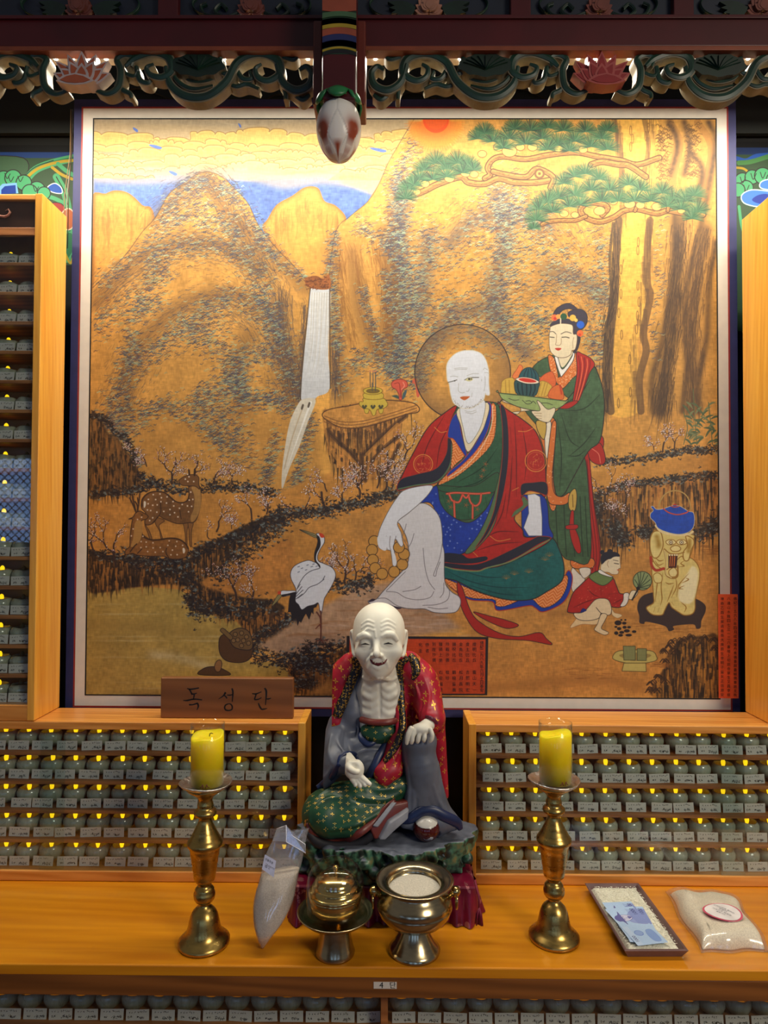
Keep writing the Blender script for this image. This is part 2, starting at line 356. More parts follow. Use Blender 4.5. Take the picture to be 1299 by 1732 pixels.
# --- sky
fill([(150, 195), (720, 195), (700, 240), (640, 330), (560, 420), (150, 500)], (168, 152, 124), smooth=0, tex=.25)
fill([(150, 300), (300, 296), (420, 306), (540, 300), (660, 312), (660, 345), (610, 395), (585, 440), (440, 440), (250, 430), (150, 390)], (84, 112, 182), tex=.5, soft=4, smooth=0)
def cloudrow(y, amp, x0, x1, h, step=17, seed=0, col=(238, 196, 88)):
    col = (.86 * col[0], .87 * col[1], .86 * col[2] + 16); r = np.random.default_rng(seed); x = x0; top = []
    ph = r.uniform(0, 6)
    while x < x1:
        s = step * r.choice([.35, .6, .9, 1.5, 2.2]); yy = y + amp * math.sin(x * .019 + ph) + amp * .7 * math.sin(x * .055 + ph * 2) + r.uniform(-2, 2)
        for k in range(4):
            t = math.pi * (1 - k / 3); top.append((x + s / 2 + s / 2 * math.cos(t), yy - min(s * .3, 4) * math.sin(t) + r.uniform(-1, 1)))
        x += s
    top = [q for q in top if q[0] < x1 + 30]
    pts = top + [(x1 + 30, y + h), (x0 - 20, y + h)]
    fill(pts, col, smooth=0, tex=.25, soft=1); stroke([(a, b + 2) for a, b in top], (232, 200, 120), 3.2, a=.4)
    stroke(top, (146, 112, 66), 1.3, a=.9)
    low = [(a, y + h * .8 + 2.5 * math.sin(a * .05 + ph) + r.uniform(-1.5, 1.5)) for a in np.arange(x0, x1, 14)]
    stroke(low, (150, 126, 96), 4, a=.5)
fill([(150, 205), (400, 214), (700, 200), (690, 260), (150, 270)], (186, 160, 116), a=.6, soft=6, smooth=0)
cloudrow(226, 6, 140, 690, 30, 20, 1)
for k, (y, x0, x1) in enumerate([(243, 140, 686), (256, 140, 682), (269, 140, 672), (282, 140, 664)]):
    cloudrow(y, 4.5, x0, x1, 14, 17, k + 13, col=[(240, 198, 92), (234, 192, 92), (242, 202, 104), (232, 194, 112)][k])
fill([(140, 292), (240, 290), (330, 284), (420, 288), (500, 296), (580, 292), (660, 306), (660, 320), (600, 318), (540, 312), (480, 320), (420, 306), (340, 302), (280, 310), (220, 312), (140, 306)], (158, 146, 138), a=.75, soft=7)
cloudrow(291, 3, 575, 655, 14, 12, 44, col=(234, 192, 108))
fill([(575, 306), (620, 304), (660, 312), (650, 336), (600, 318)], (226, 184, 110), a=.6, soft=5)
cloudrow(296, 2, 140, 260, 5, 12, 45, col=(226, 186, 110))
for x, y, w in [(262, 248, 22), (640, 254, 28), (228, 219, 9), (292, 293, 14), (560, 247, 7), (405, 212, 5), (590, 226, 6)]:
    fill([(x - w / 2, y - 4), (x, y - 3), (x + w / 2, y + 1), (x + w * .3, y + 4), (x - w * .3, y)], (70, 104, 200), a=.9)

# --- far peaks
def peak(pts, seed):
    fill(pts, (214, 152, 66), tex=.3); M = mask(pts)
    r = np.random.default_rng(seed); xs = [p[0] for p in pts]; top = min(p[1] for p in pts)
    blur = blur1(M, 9); e = np.clip(M - blur * .98, 0, 1)
    cv[:] = cv + (lin((150, 96, 44)) - cv) * (np.clip(e * 1.8, 0, .75) * M)[..., None]
    for _ in range(34):
        x = r.uniform(min(xs) + 12, max(xs) - 12); y = top + 12 + abs(x - np.mean(xs)) * .55 + r.uniform(0, 20); L = r.uniform(20, 70)
        stroke([(x, y), (x + r.uniform(-3, 3), y + L / 2), (x + r.uniform(-4, 4), y + L)], (150, 98, 44), r.uniform(2, 7), a=.22, taper=2)
peak([(150, 530), (150, 345), A1(110, 335)[0], A1(150, 323)[0], A1(200, 335)[0], A1(250, 380)[0], (262, 372), (275, 560)], 1)
peak(A1(715, 470, 735, 435, 770, 380, 830, 345, 880, 312, 930, 315, 955, 365, 1000, 385, 1040, 440, 1000, 520, 960, 660, 905, 672, 840, 640, 760, 540), 2)
fill(A1(560, 200, 500, 215, 530, 220), (0, 0, 0), a=0)
# --- great mountain (middle left) and right massif
mtn = A1(60, 700, 180, 580, 250, 485, 300, 430, 345, 350, 375, 318, 420, 290, 460, 262, 505, 252, 560, 272, 610, 320, 660, 375, 690, 440, 720, 490, 780, 560, 830, 610, 900, 700, 915, 760, 890, 850, 880, 1000, 860, 1140, 700, 1300, 300, 1300, 40, 1300)
fill(mtn, (200, 144, 66), tex=.4)
mass = [(560, 830), (556, 640)] + A1(1050 - 76, 800, 975, 640, 1000, 480, 1060, 420, 1120, 370, 1165, 300, 1200, 220, 1240, 150, 1300, 70) + [(720, 200), (1000, 195), (1215, 195), (1215, 560), (1215, 830)]
fill(mass, (204, 146, 66), tex=.4, smooth=0)
fill([(150, 690), (540, 690), (545, 860), (150, 850)], (196, 140, 64), soft=8, smooth=0, tex=.3)
# modelling wash bands in brown
def wash(pts, w, col=(120, 84, 48), a=.35, n=1):
    P = TR(pts); P = catmull(P, False, 6)
    L = np.zeros((PH, PW), np.float32)
    x0, x1 = int(max(P[:, 0].min() - w * PS * 2, 0)), int(min(P[:, 0].max() + w * PS * 2, PW)); y0, y1 = int(max(P[:, 1].min() - w * PS * 2, 0)), int(min(P[:, 1].max() + w * PS * 2, PH))
    if x1 <= x0 or y1 <= y0: return
    yy, xx = np.mgrid[y0:y1:2, x0:x1:2]; D = np.full(xx.shape, 1e9)
    for i in range(0, len(P) - 1):
        p, q = P[i], P[i + 1]; dx, dy = q - p; t = np.clip(((xx - p[0]) * dx + (yy - p[1]) * dy) / (dx * dx + dy * dy + 1e-9), 0, 1)
        D = np.minimum(D, np.hypot(xx - p[0] - t * dx, yy - p[1] - t * dy))
    c = np.exp(-(D / (w * PS)) ** 2 * 1.5); c = np.repeat(np.repeat(c, 2, 0), 2, 1)[:y1 - y0, :x1 - x0]
    c = c * a * (.4 + 1.2 * NZ[y0:y1, x0:x1]) ; c = np.clip(c, 0, 1)
    blend(y0, x0, c, lin(col))
for b in [A1(300, 440, 360, 360, 430, 300, 500, 262), A1(500, 300, 540, 360, 600, 440, 640, 520, 700, 620), A1(190, 1180, 200, 1000, 290, 860, 420, 760, 560, 720, 700, 760, 800, 900, 850, 1100),
          A1(70, 760, 180, 640, 280, 560, 420, 520, 560, 540, 700, 640), A1(620, 440, 700, 520, 800, 620, 880, 700), A1(790, 760, 770, 900, 800, 1050, 830, 1150), A1(640, 1170, 620, 1000, 660, 880),
          A1(985, 520, 980, 700, 1000, 900, 1020, 1100), A1(1240, 300, 1230, 560, 1250, 760, 1240, 980), A1(1060, 560, 1080, 750, 1130, 900, 1170, 950), A1(1180, 480, 1200, 700, 1190, 900)]:
    wash(b, 17, a=.5)
for b in [A2(60, 300, 60, 600, 60, 900), A2(420, 320, 440, 500, 400, 650, 420, 800, 520, 900), A2(160, 480, 150, 600, 130, 760), A2(600, 600, 720, 640, 800, 700), A2(240, 500, 330, 420, 460, 400, 600, 440), A2(180, 860, 260, 760, 400, 740)]:
    wash(b, 20, (92, 80, 80), .55)
def outline_fade(pts, w, a=.6, col=(70, 56, 48)): stroke(pts, col, w, a=a)
outline_fade(A1(60, 700, 180, 580, 250, 485, 300, 430, 345, 350, 375, 318, 420, 290, 460, 262, 505, 252, 560, 272, 610, 320, 660, 375, 690, 440, 720, 490, 780, 560, 830, 610, 900, 690), 1.5)
outline_fade(A1(975, 700, 975, 640, 1000, 480, 1060, 420, 1120, 370, 1165, 300, 1200, 220, 1240, 150, 1300, 50), 1.4)
# contour hatching
def hatch(pts, n, L, spread, ang, col=(88, 72, 66), a=.6, w=1.0, seed=0):
    P = catmull(np.array(pts, float), False, 8); r = np.random.default_rng(seed)
    for _ in range(n):
        i = r.integers(0, len(P) - 1); t = r.random(); p = P[i] * (1 - t) + P[i + 1] * t; d = P[i + 1] - P[i]; d = d / (np.hypot(*d) + 1e-6)
        o = r.normal(0, spread, 2); th = math.atan2(d[1], d[0]) + ang + r.normal(0, .12); l = L * r.uniform(.5, 1.3)
        dab(p[0] + o[0], p[1] + o[1], l * math.cos(th), l * math.sin(th), w, col, a, w * .3)
# foliage dashes: slate ink with pale mint lights, density by bands
def leaves(pts, n, spread, mint=.35, seed=0, size=1.):
    P = catmull(np.array(pts, float), False, 8); r = np.random.default_rng(seed + 100)
    for _ in range(n):
        i = r.integers(0, len(P) - 1); t = r.random(); p = P[i] * (1 - t) + P[i + 1] * t + r.normal(0, spread, 2)
        if not (158 < p[0] < 1215 and 205 < p[1] < 1170): continue
        L = size * r.uniform(4, 9); s = 1 if r.random() < .5 else -1
        c = (64, 66, 84) if r.random() > mint else MIN
        if r.random() < .12: c = (112, 70, 50)
        k = r.uniform(.35, .85); c = tuple(np.array(c) * (.85 + .4 * r.random()))
        dab(p[0], p[1], L * .55, -1.4 * s - .8, 1.5 * size, c, k, 1.0); dab(p[0] + L * .55, p[1] - 1.4 * s - .8, L * .5, 2.0 * s, 1.2 * size, c, k, .4)
sc = 1
hatch(A1(330, 420, 420, 330, 500, 290, 560, 330, 640, 460, 760, 620), 900, 12, 16, .15, seed=1)
hatch(A1(80, 780, 200, 650, 350, 560, 520, 530, 680, 600, 790, 760), 1500, 13, 20, .1, seed=2, a=.45)
hatch(A1(160, 1150, 230, 980, 360, 840, 520, 760, 660, 800, 760, 930, 830, 1120), 1500, 12, 20, .1, seed=3, a=.45)
hatch(A1(790, 700, 800, 900, 850, 1100), 350, 26, 9, 0, seed=4); hatch(A1(880, 760, 870, 950, 860, 1120), 160, 24, 3, 0, seed=5)
for s, b in enumerate([A1(1010, 520, 1020, 700, 1060, 900), A1(1070, 540, 1110, 760, 1170, 950), A1(1150, 520, 1180, 700, 1200, 900), A1(1210, 520, 1225, 700, 1210, 900)]): hatch(b, 200, 30, 6, 0, col=(130, 84, 40), seed=20 + s, a=.5)
hatch(A1(990, 900, 1000, 1100), 150, 24, 5, 0, seed=31)
hatch(A2(230, 520, 330, 400, 480, 380, 640, 440, 720, 560), 900, 11, 26, .1, seed=6, a=.4)
hatch(A2(420, 760, 560, 680, 700, 720, 780, 860), 700, 10, 26, .1, seed=7, a=.4)
bands = [(A1(330, 440, 360, 360, 430, 300, 500, 280), 160, 9), (A1(440, 340, 470, 430, 560, 440, 620, 520), 260, 15), (A1(540, 310, 600, 340, 690, 470, 740, 560, 880, 670), 300, 9),
         (A1(80, 700, 200, 590, 330, 470, 420, 420), 200, 10), (A1(280, 640, 340, 560, 480, 540, 640, 580, 720, 700), 420, 16), (A1(60, 880, 130, 800, 260, 700, 330, 640), 200, 14),
         (A1(210, 1000, 200, 900, 230, 780, 320, 760), 260, 12), (A1(120, 1180, 200, 1020, 330, 920, 440, 820, 560, 760), 480, 16), (A1(420, 860, 520, 900, 600, 1000, 620, 1130), 360, 20),
         (A1(560, 740, 680, 760, 760, 860, 790, 960, 850, 1100), 360, 18), (A1(640, 1150, 600, 1060, 660, 960, 780, 980), 220, 14), (A1(690, 700, 740, 800, 760, 900), 150, 12),
         (A1(450, 1150, 560, 1080, 700, 1130, 850, 1140), 260, 16), (A3(200, 60, 150, 150, 220, 200), 140, 16), (A3(240, 150, 330, 90, 440, 120, 540, 200, 620, 300), 360, 12),
         (A3(480, 60, 560, 100, 620, 180, 700, 320), 260, 14), (A3(640, 40, 780, 60, 830, 120), 100, 10), (A3(790, 200, 770, 320, 740, 400), 120, 8), (A3(930, 130, 900, 260, 880, 380, 850, 470), 220, 9),
         (A3(60, 130, 150, 170, 210, 260, 240, 330), 120, 6), (A1(985, 480, 975, 640, 990, 820, 1000, 950), 240, 7), (A1(1080, 460, 1140, 500, 1200, 540, 1240, 500), 160, 12),
         (A1(1250, 350, 1240, 560, 1270, 760, 1240, 960, 1200, 1040), 380, 12), (A1(1090, 700, 1130, 830, 1170, 940), 110, 7), (A1(1190, 640, 1200, 800), 90, 8), (A1(990, 1080, 1080, 980, 1180, 1000, 1250, 1080), 220, 12)]
for s, (b, n, sp) in enumerate(bands): leaves(b, int(n * 1.9), sp * .85, seed=s)
bands2 = [(A2(80, 250, 40, 400, 60, 560, 90, 700, 60, 860, 30, 960), 900, 17), (A2(150, 440, 180, 560, 120, 660, 180, 780, 160, 900), 420, 18), (A2(400, 310, 460, 380, 420, 480, 470, 580, 400, 700, 440, 820, 540, 870), 1300, 24),
          (A2(480, 300, 520, 420, 600, 520, 700, 600), 380, 22), (A2(780, 440, 800, 560, 790, 700, 760, 840), 260, 14), (A2(250, 600, 300, 480, 350, 380), 160, 22), (A2(230, 720, 280, 800, 380, 860), 260, 20),
          (A2(560, 700, 680, 640, 800, 660), 200, 18), (A2(760, 860, 790, 940), 130, 12), (A2(540, 760, 600, 820), 140, 14), (A2(170, 860, 120, 960, 130, 1040), 260, 12), (A2(100, 140, 60, 230, 30, 300), 160, 10), (A2(1190, 800, 1200, 860), 24, 5)]
for s, (b, n, sp) in enumerate(bands2): leaves(b, int(n * 1.6), sp * .9, seed=60 + s, mint=.42)

# --- waterfall
fill(A1(905, 700, 972, 700, 975, 800, 970, 950, 975, 1090, 930, 1120, 905, 1140, 865, 1130, 875, 980, 890, 830), (194, 197, 202), tex=.15)
for k in range(26):
    x = 522 + k * 1.4; stroke([(x + 4, 496), (x + rng.uniform(-1, 2), 560 + rng.uniform(0, 40)), (x - 8, 640)], (176, 160, 130) if k % 3 else (240, 242, 246), 1.2, a=.35, taper=1)
fill(A3(905, 62, 955, 66, 925, 150, 890, 250, 850, 340, 822, 420, 820, 360, 830, 270, 850, 160, 880, 90), (204, 196, 178), tex=.15)
stroke(A3(935, 75, 890, 200, 840, 340), (236, 236, 232), 4, a=.7, taper=1); stroke(A3(905, 90, 860, 220, 830, 340), (170, 140, 100), 2, a=.5)
for x, y in [(902, 92), (928, 84)]: fill(A3(x - 6, y + 8, x, y - 10, x + 6, y - 6, x, y + 12), (90, 78, 66))
for a_, b_ in [(A1(900, 705, 885, 850, 870, 1000, 862, 1130), 1), (A1(975, 700, 976, 900, 978, 1090), 1)]: stroke(a_, (74, 58, 44), 2.0, a=.8)
fill(A1(895, 700, 880, 665, 920, 655, 950, 665, 972, 650, 975, 705), (150, 86, 40), tex=.6)
for _ in range(60): x, y = rng.uniform(518, 556), rng.uniform(470, 490); dab(x, y, rng.uniform(-5, 5), rng.uniform(-3, 3), 1.6, (96, 50, 30), .7)

# --- cliffs of dark brushed ink
def cliff(pts, n, seed, base=(70, 50, 34), hi=(150, 100, 48), vert=1, a=.9, L=(14, 46), soft=2):
    fill(pts, base, a=a, soft=soft, tex=.9); M = mask(pts, soft=1); r = np.random.default_rng(seed)
    P = np.array(pts); x0, y0 = P.min(0); x1, y1 = P.max(0)
    k = 0
    for _ in range(n * 4):
        if k >= n: break
        x, y = r.uniform(x0, x1), r.uniform(y0, y1); q = TR([(x, y)])[0].astype(int)
        if not (0 <= q[0] < PW and 0 <= q[1] < PH) or M[q[1], q[0]] < .6: continue
        k += 1; l = r.uniform(*L); c = hi if r.random() < .5 else (36, 28, 24)
        if vert: dab(x, y, r.uniform(-2, 2), l * .6, r.uniform(1.5, 5), c, r.uniform(.3, .75), .3)
        else: dab(x, y, l * .6, r.uniform(-6, 0), r.uniform(1.5, 5), c, r.uniform(.3, .75), .3)
def scrub(pts, n, sp, seed, big=1.):
    """tufts of dark ink with a few pale flecks along a bank"""
    P = catmull(np.array(pts, float), False, 8); r = np.random.default_rng(seed)
    for _ in range(n):
        i = r.integers(0, len(P) - 1); t = r.random(); p = P[i] * (1 - t) + P[i + 1] * t + r.normal(0, sp, 2)
        c = [(34, 28, 30), (48, 42, 44), (58, 46, 36)][r.integers(3)]
        if r.random() < .16: c = (112, 124, 124)
        for k in range(3): th = r.uniform(-2.8, -.3); l = big * r.uniform(2, 6); dab(p[0] + r.uniform(-2, 2), p[1] + r.uniform(-1, 1), l * math.cos(th), l * .6 * math.sin(th), 1.7 * big, c, .75, .6)
fill([(150, 850)] + A3(60, 430, 240, 440, 500, 432, 800, 435) + [(560, 800), (680, 790), (720, 760), (760, 900), (700, 1010), (480, 1100), (150, 1010)], (196, 134, 58), tex=.4, smooth=0, soft=5)
cliff(A3(45, 130, 90, 130, 130, 200, 160, 210, 200, 270, 240, 330, 250, 420, 130, 440, 45, 440), 420, 1, base=(104, 76, 46))
scrub(A3(60, 130, 110, 140, 150, 190, 200, 230, 240, 320), 220, 3, 2); scrub(A3(50, 440, 200, 432, 300, 410, 420, 430, 560, 420, 700, 420, 800, 440), 520, 4, 3)
scrub(A3(250, 370, 300, 395, 400, 400, 560, 400, 700, 420), 260, 5, 33)
# lower-left lake
fill([(140, 1180), (140, 996)] + A3(45, 815, 100, 832, 200, 815, 300, 812, 400, 820, 450, 840, 480, 910, 560, 925, 640, 950, 680, 990, 660, 1060, 700, 1110, 780, 1110, 830, 1120, 860, 1180, 870, 1250) + [(500, 1185)], (178, 148, 72), tex=.35, smooth=0)
for y, a_ in [(880, .35), (918, .5), (1010, .35), (1025, .4), (1090, .3), (1190, .25), (1215, .2)]:
    for _ in range(7):
        x = rng.uniform(50, 560); stroke(A3(x, y + rng.uniform(-3, 3), x + 60, y + rng.uniform(-3, 3), x + 150, y + rng.uniform(-3, 3)), (206, 190, 140), 3, a=a_ * .5, taper=2)
wash(A3(60, 960, 300, 970, 500, 1000), 14, (146, 116, 56), .3); wash(A3(300, 1080, 400, 1090, 560, 1140), 10, (204, 190, 150), .5)
# land bank between the lake and the cranes
cliff(A3(45, 670, 100, 680, 140, 690, 200, 690, 300, 700, 440, 700, 480, 650, 560, 620, 680, 560, 800, 520, 830, 560, 700, 620, 620, 700, 560, 760, 600, 800, 660, 850, 760, 860, 830, 890, 800, 930, 700, 950, 560, 925, 480, 905, 440, 870, 455, 820, 380, 800, 260, 810, 180, 820, 110, 832, 45, 820), 950, 4, base=(58, 42, 30), hi=(176, 116, 52), L=(10, 38))
fill(A3(500, 790, 640, 720, 760, 660, 850, 620, 870, 700, 860, 790, 800, 840, 700, 850, 580, 830), (186, 122, 54), tex=.5, soft=4)
scrub(A3(60, 672, 130, 690, 260, 700, 420, 705), 300, 4, 5); scrub(A3(440, 700, 560, 640, 680, 590, 810, 520, 900, 520, 1060, 500, 1200, 460, 1290, 440), 900, 6, 6)
scrub(A3(560, 790, 640, 690, 740, 620, 830, 560), 420, 10, 7); scrub(A3(455, 830, 480, 900, 560, 900, 660, 900, 780, 880), 520, 9, 8); scrub(A3(190, 690, 300, 720, 420, 740, 460, 800), 360, 9, 9)
cliff(A3(650, 950, 740, 930, 830, 910, 840, 960, 800, 1000, 740, 1030, 700, 1000), 160, 10, base=(84, 56, 34), hi=(184, 118, 50))
scrub(A3(700, 1080, 740, 1000, 830, 960, 860, 930), 300, 6, 11); 
# rock path by the cranes (pale washed slabs)
fill(A3(720, 1050, 860, 960, 1000, 880, 1110, 820, 1300, 780) + [(800, 990), (800, 1060), (600, 1095)] + A3(1000, 1050, 850, 1090), (176, 140, 108), tex=.35, soft=6, smooth=0)
for _ in range(120):
    x, y = rng.uniform(480, 790), rng.uniform(985, 1088)
    if y < 1075 - (x - 470) * .5 and x < 560: continue
    stroke([(x, y), (x + 22, y + rng.uniform(-3, 1)), (x + 50, y + rng.uniform(-3, 2))], [(206, 186, 176), (146, 92, 48), (188, 158, 140)][rng.integers(3)], rng.uniform(2, 5), a=.28, taper=2)
cliff(A3(860, 1110, 960, 1090, 1060, 1060, 1085, 1060, 1085, 1230, 880, 1235, 850, 1180), 260, 12, base=(98, 64, 34), hi=(190, 124, 52))
scrub(A3(700, 1080, 800, 1105, 900, 1090, 960, 1060, 1080, 1050), 620, 8, 13); scrub(A3(870, 1150, 950, 1120, 1000, 1130), 260, 7, 14); scrub(A3(880, 1190, 940, 1200), 160, 6, 15)
# ground on the right half
fill([(560, 880), (700, 850), (1215, 900), (1215, 1185), (500, 1185), (640, 1100), (800, 1080)], (196, 136, 62), smooth=0, soft=8, tex=.4)
fill([(1010, 800), (1215, 770), (1215, 812), (1000, 835)], (198, 138, 60), tex=.3, soft=2)
cliff([(1003, 838), (1060, 820), (1130, 812), (1215, 805), (1215, 905), (1140, 912), (1080, 915), (1005, 925)], 520, 16, base=(156, 100, 46), hi=(206, 146, 66), L=(20, 80))
cliff([(1003, 860), (1040, 855), (1062, 900), (1050, 920), (1005, 922)], 160, 17, base=(80, 54, 36))
scrub([(1005, 842), (1060, 822), (1120, 815), (1160, 810), (1215, 805)], 420, 4, 18); scrub([(1010, 785), (1060, 780), (1120, 772), (1170, 765), (1215, 762)], 420, 4, 19)
scrub([(1036, 890), (1045, 905), (1060, 918)], 260, 7, 20); scrub([(1085, 900), (1100, 905)], 160, 6, 21); scrub([(1180, 905), (1200, 895), (1215, 890)], 200, 7, 22); scrub([(1010, 845), (1005, 880)], 160, 5, 23)
cliff(A5(600, 1480, 620, 1400, 700, 1330, 800, 1320, 878, 1330, 878, 1640, 540, 1635, 560, 1540), 380, 24, base=(86, 58, 30), hi=(190, 130, 50), L=(20, 60))
for (x, y) in [(590, 1400), (620, 1370), (640, 1350), (690, 1340), (740, 1325), (800, 1330), (850, 1345), (600, 1450), (560, 1530), (530, 1560), (520, 1600), (560, 1600), (600, 1550), (640, 1400), (860, 1380), (780, 1360)]:
    for k in range(6): c = A5(x + rng.uniform(-12, 12), y + rng.uniform(-10, 10))[0]; stroke([(c[0] - 5, c[1] + 2), (c[0], c[1] - 3), (c[0] + 5, c[1] + 2)], (60, 40, 28), 1.7, a=.8)
for y, x0, x1 in [(1172, 940, 1100), (1190, 120, 200), (1260, 250, 800), (1290, 500, 800), (1500, 60, 300), (1530, 40, 340), (1470, 520, 600), (860, 780, 878), (880, 790, 878)]:
    for _ in range(26): x = rng.uniform(x0, x1); p = A5(x, y + rng.uniform(-14, 14))[0]; dab(p[0], p[1], rng.uniform(8, 22), rng.uniform(-1, 1), 1., (138, 84, 36), .5, .3)
wash([(560, 1150), (760, 1165), (1000, 1150), (1080, 1160)], 12, (130, 84, 40), .35); wash(A5(0, 1200, 300, 1190, 500, 1230), 8, (140, 88, 40), .35)

# --- trunks on the right
def trunk(l, r_, base, seed, dark=(104, 74, 46), n=80, wd=10):
    fill(l + r_[::-1], base, tex=.35)
    for k in range(n):
        t = rng.random(); side = l if rng.random() < .5 else r_; s = 1 if side is l else -1
        P = catmull(np.array(side), False, 6); i = rng.integers(0, len(P) - 2); p = P[i]
        dab(p[0] + s * rng.uniform(0, wd), p[1], rng.uniform(-2, 2), rng.uniform(14, 50), rng.uniform(2, 6), dark, rng.uniform(.15, .45), 1)
fill(A2(990, 50, 1218, 50, 1218, 1040, 1160, 1120, 960, 1120, 985, 700), (196, 142, 64), tex=.4, smooth=0)
trunk(A2(845, 45, 850, 120, 868, 300, 840, 430, 830, 560, 830, 700, 810, 820, 805, 960, 820, 1125), A2(1000, 45, 990, 200, 985, 400, 990, 480, 970, 600, 965, 750, 930, 860, 940, 1000, 930, 1125), (226, 170, 70), 1, n=230, wd=14)
stroke(A2(845, 50, 870, 200, 868, 330), (96, 70, 50), 9, a=.55); stroke(A2(860, 420, 850, 560, 845, 700, 828, 850, 822, 1000, 830, 1120), (92, 68, 50), 13, a=.75); stroke(A2(840, 430, 828, 560, 832, 700, 810, 850, 806, 1000, 815, 1120), (70, 54, 44), 5, a=.7)
stroke(A2(955, 50, 970, 150, 950, 260), (110, 78, 46), 8, a=.6); stroke(A2(975, 420, 965, 520, 965, 650, 975, 700, 950, 830, 960, 900, 935, 1000, 940, 1120), (92, 66, 46), 12, a=.7)
for x, y in [(905, 90), (912, 120), (905, 150), (970, 60), (960, 110), (930, 660), (934, 720), (928, 770), (930, 530), (932, 500), (868, 600), (862, 640), (868, 690), (860, 760), (925, 820), (870, 840), (900, 930), (902, 1050), (858, 1090), (970, 80)]:
    c = A2(x, y)[0]; t = np.linspace(0, 6.28, 9); stroke([(c[0] + 1.8 * math.cos(k), c[1] + 8 * math.sin(k)) for k in t], (110, 76, 40), 1.1, a=.8)
for xs in [(1060, 1110), (1000, 1040), (1120, 1190)]: pass
stroke(A2(1050, 60, 1085, 140, 1060, 260, 1060, 330), (176, 124, 60), 12, a=.9); stroke(A2(1150, 60, 1200, 150, 1180, 280, 1150, 400), (168, 116, 56), 12, a=.8)
for _ in range(170):
    x = rng.choice([rng.uniform(995, 1045), rng.uniform(1100, 1150)]); y = rng.uniform(60, 270); p = A2(x, y)[0]
    stroke([(p[0], p[1]), (p[0] + 3, p[1] - 2), (p[0] + 6, p[1] + rng.uniform(-1, 3)), (p[0] + 9, p[1])], (104, 74, 40), 1.2, a=.8)
for b in [A2(1045, 60, 1075, 140, 1050, 250), A2(1100, 60, 1120, 150, 1100, 250), A2(1190, 60, 1215, 130, 1190, 300, 1170, 400), A2(1130, 180, 1165, 230, 1150, 340), A2(1065, 400, 1060, 600, 1020, 850, 980, 1000, 985, 1120), A2(1165, 420, 1120, 600, 1100, 800, 1110, 950, 1090, 1120), A2(1215, 500, 1190, 650, 1180, 850, 1150, 1000, 1150, 1120)]:
    wash(b, 7, (80, 58, 40), .75)
wash(A2(1080, 420, 1075, 600, 1060, 800, 1030, 960, 1010, 1120), 15, (88, 64, 44), .8); wash(A2(1180, 450, 1150, 620, 1130, 800, 1130, 1000, 1120, 1120), 12, (96, 70, 46), .7)
hatch(A2(1090, 420, 1080, 600, 1060, 800, 1030, 1000, 1020, 1120), 420, 32, 9, 0, col=(70, 52, 40), seed=70, a=.5, w=1.6); hatch(A2(1180, 450, 1150, 620, 1130, 800, 1130, 1100), 320, 32, 9, 0, col=(80, 58, 42), seed=71, a=.5, w=1.6)
hatch(A2(850, 430, 838, 700, 815, 850, 818, 1110), 200, 26, 5, 0, col=(60, 46, 40), seed=72, a=.5, w=1.8)
leaves(A2(1010, 410, 1000, 600, 1020, 700), 60, 5, seed=90); leaves(A2(1010, 620, 990, 760, 985, 940), 60, 6, seed=91, mint=.1)

# --- sun
circle(A2(190, 75)[0][0], 205, 46, (236, 150, 46), a=.8, soft=6)
for k in range(70):
    th = math.pi * (k + .5) / 70; L = 40 if k % 2 else 52; dab(736 + 20 * math.cos(th), 206 + 20 * math.sin(th), L * .62 * math.cos(th), L * .62 * math.sin(th), 1.2, (226, 104, 34), .7, .5)
circle(738, 206, 24, (240, 120, 36), a=.9, soft=2); circle(738, 203, 22, (238, 78, 22)); circle(738, 200, 19, (232, 96, 26), a=.6)
# --- pine boughs
def bough(pts, w, knots=()):
    stroke(pts, (84, 56, 36), w + 3.5); stroke(pts, (186, 128, 62), w); stroke([(a, b + w * .2) for a, b in pts], (120, 84, 50), w * .45, a=.6)
    P = catmull(np.array(pts), False, 8)
    for p in P[::2]: dab(p[0] + rng.uniform(-w / 2, w / 2), p[1] + rng.uniform(-w / 3, w / 3), rng.uniform(2, 7), rng.uniform(-2, 2), 1, (96, 64, 38), .7)
bough(A2(1010, 190, 930, 215, 870, 200, 780, 185, 700, 170, 600, 180, 520, 195, 440, 185, 400, 195, 380, 225, 390, 250, 370, 265), 7)
bough(A2(960, 260, 900, 220, 860, 215, 800, 205, 760, 215), 8); bough(A2(620, 270, 560, 280, 480, 280, 420, 265, 370, 285, 310, 280, 280, 260, 200, 285, 150, 310, 110, 325), 8)
bough(A2(610, 300, 620, 260, 560, 230, 520, 260, 440, 250, 400, 240), 7); circle(*A2(570, 248)[0], 9, (110, 74, 44)); circle(*A2(570, 248)[0], 5.5, (196, 140, 70)); circle(*A2(570, 248)[0], 2.5, (104, 70, 40))
bough(A2(1170, 400, 1100, 395, 1040, 385, 1000, 395, 930, 380, 880, 385, 840, 410, 790, 425, 740, 410, 720, 380, 750, 355, 800, 360, 820, 375, 800, 400), 7)
bough(A2(740, 405, 700, 420, 650, 420, 600, 425, 580, 435), 5); bough(A2(920, 385, 930, 360, 915, 340), 4); bough(A2(1040, 385, 1045, 360), 4)
for x, y, r0 in [(500, 150, 7), (545, 150, 8), (590, 150, 7), (640, 155, 7), (680, 150, 7), (730, 160, 7), (420, 150, 8), (360, 175, 7), (240, 265, 8), (300, 245, 8), (150, 285, 7), (120, 315, 6), (660, 395, 7), (790, 385, 9), (840, 350, 7), (900, 360, 9), (1000, 370, 8), (940, 365, 7), (1090, 385, 6), (330, 250, 7), (460, 165, 12), (700, 400, 6)]:
    c = A2(x, y)[0]; circle(*c, r0 + 1.2, (110, 76, 44), ry=(r0 + 1.2) * .8); circle(*c, r0, (230, 176, 84), ry=r0 * .75)
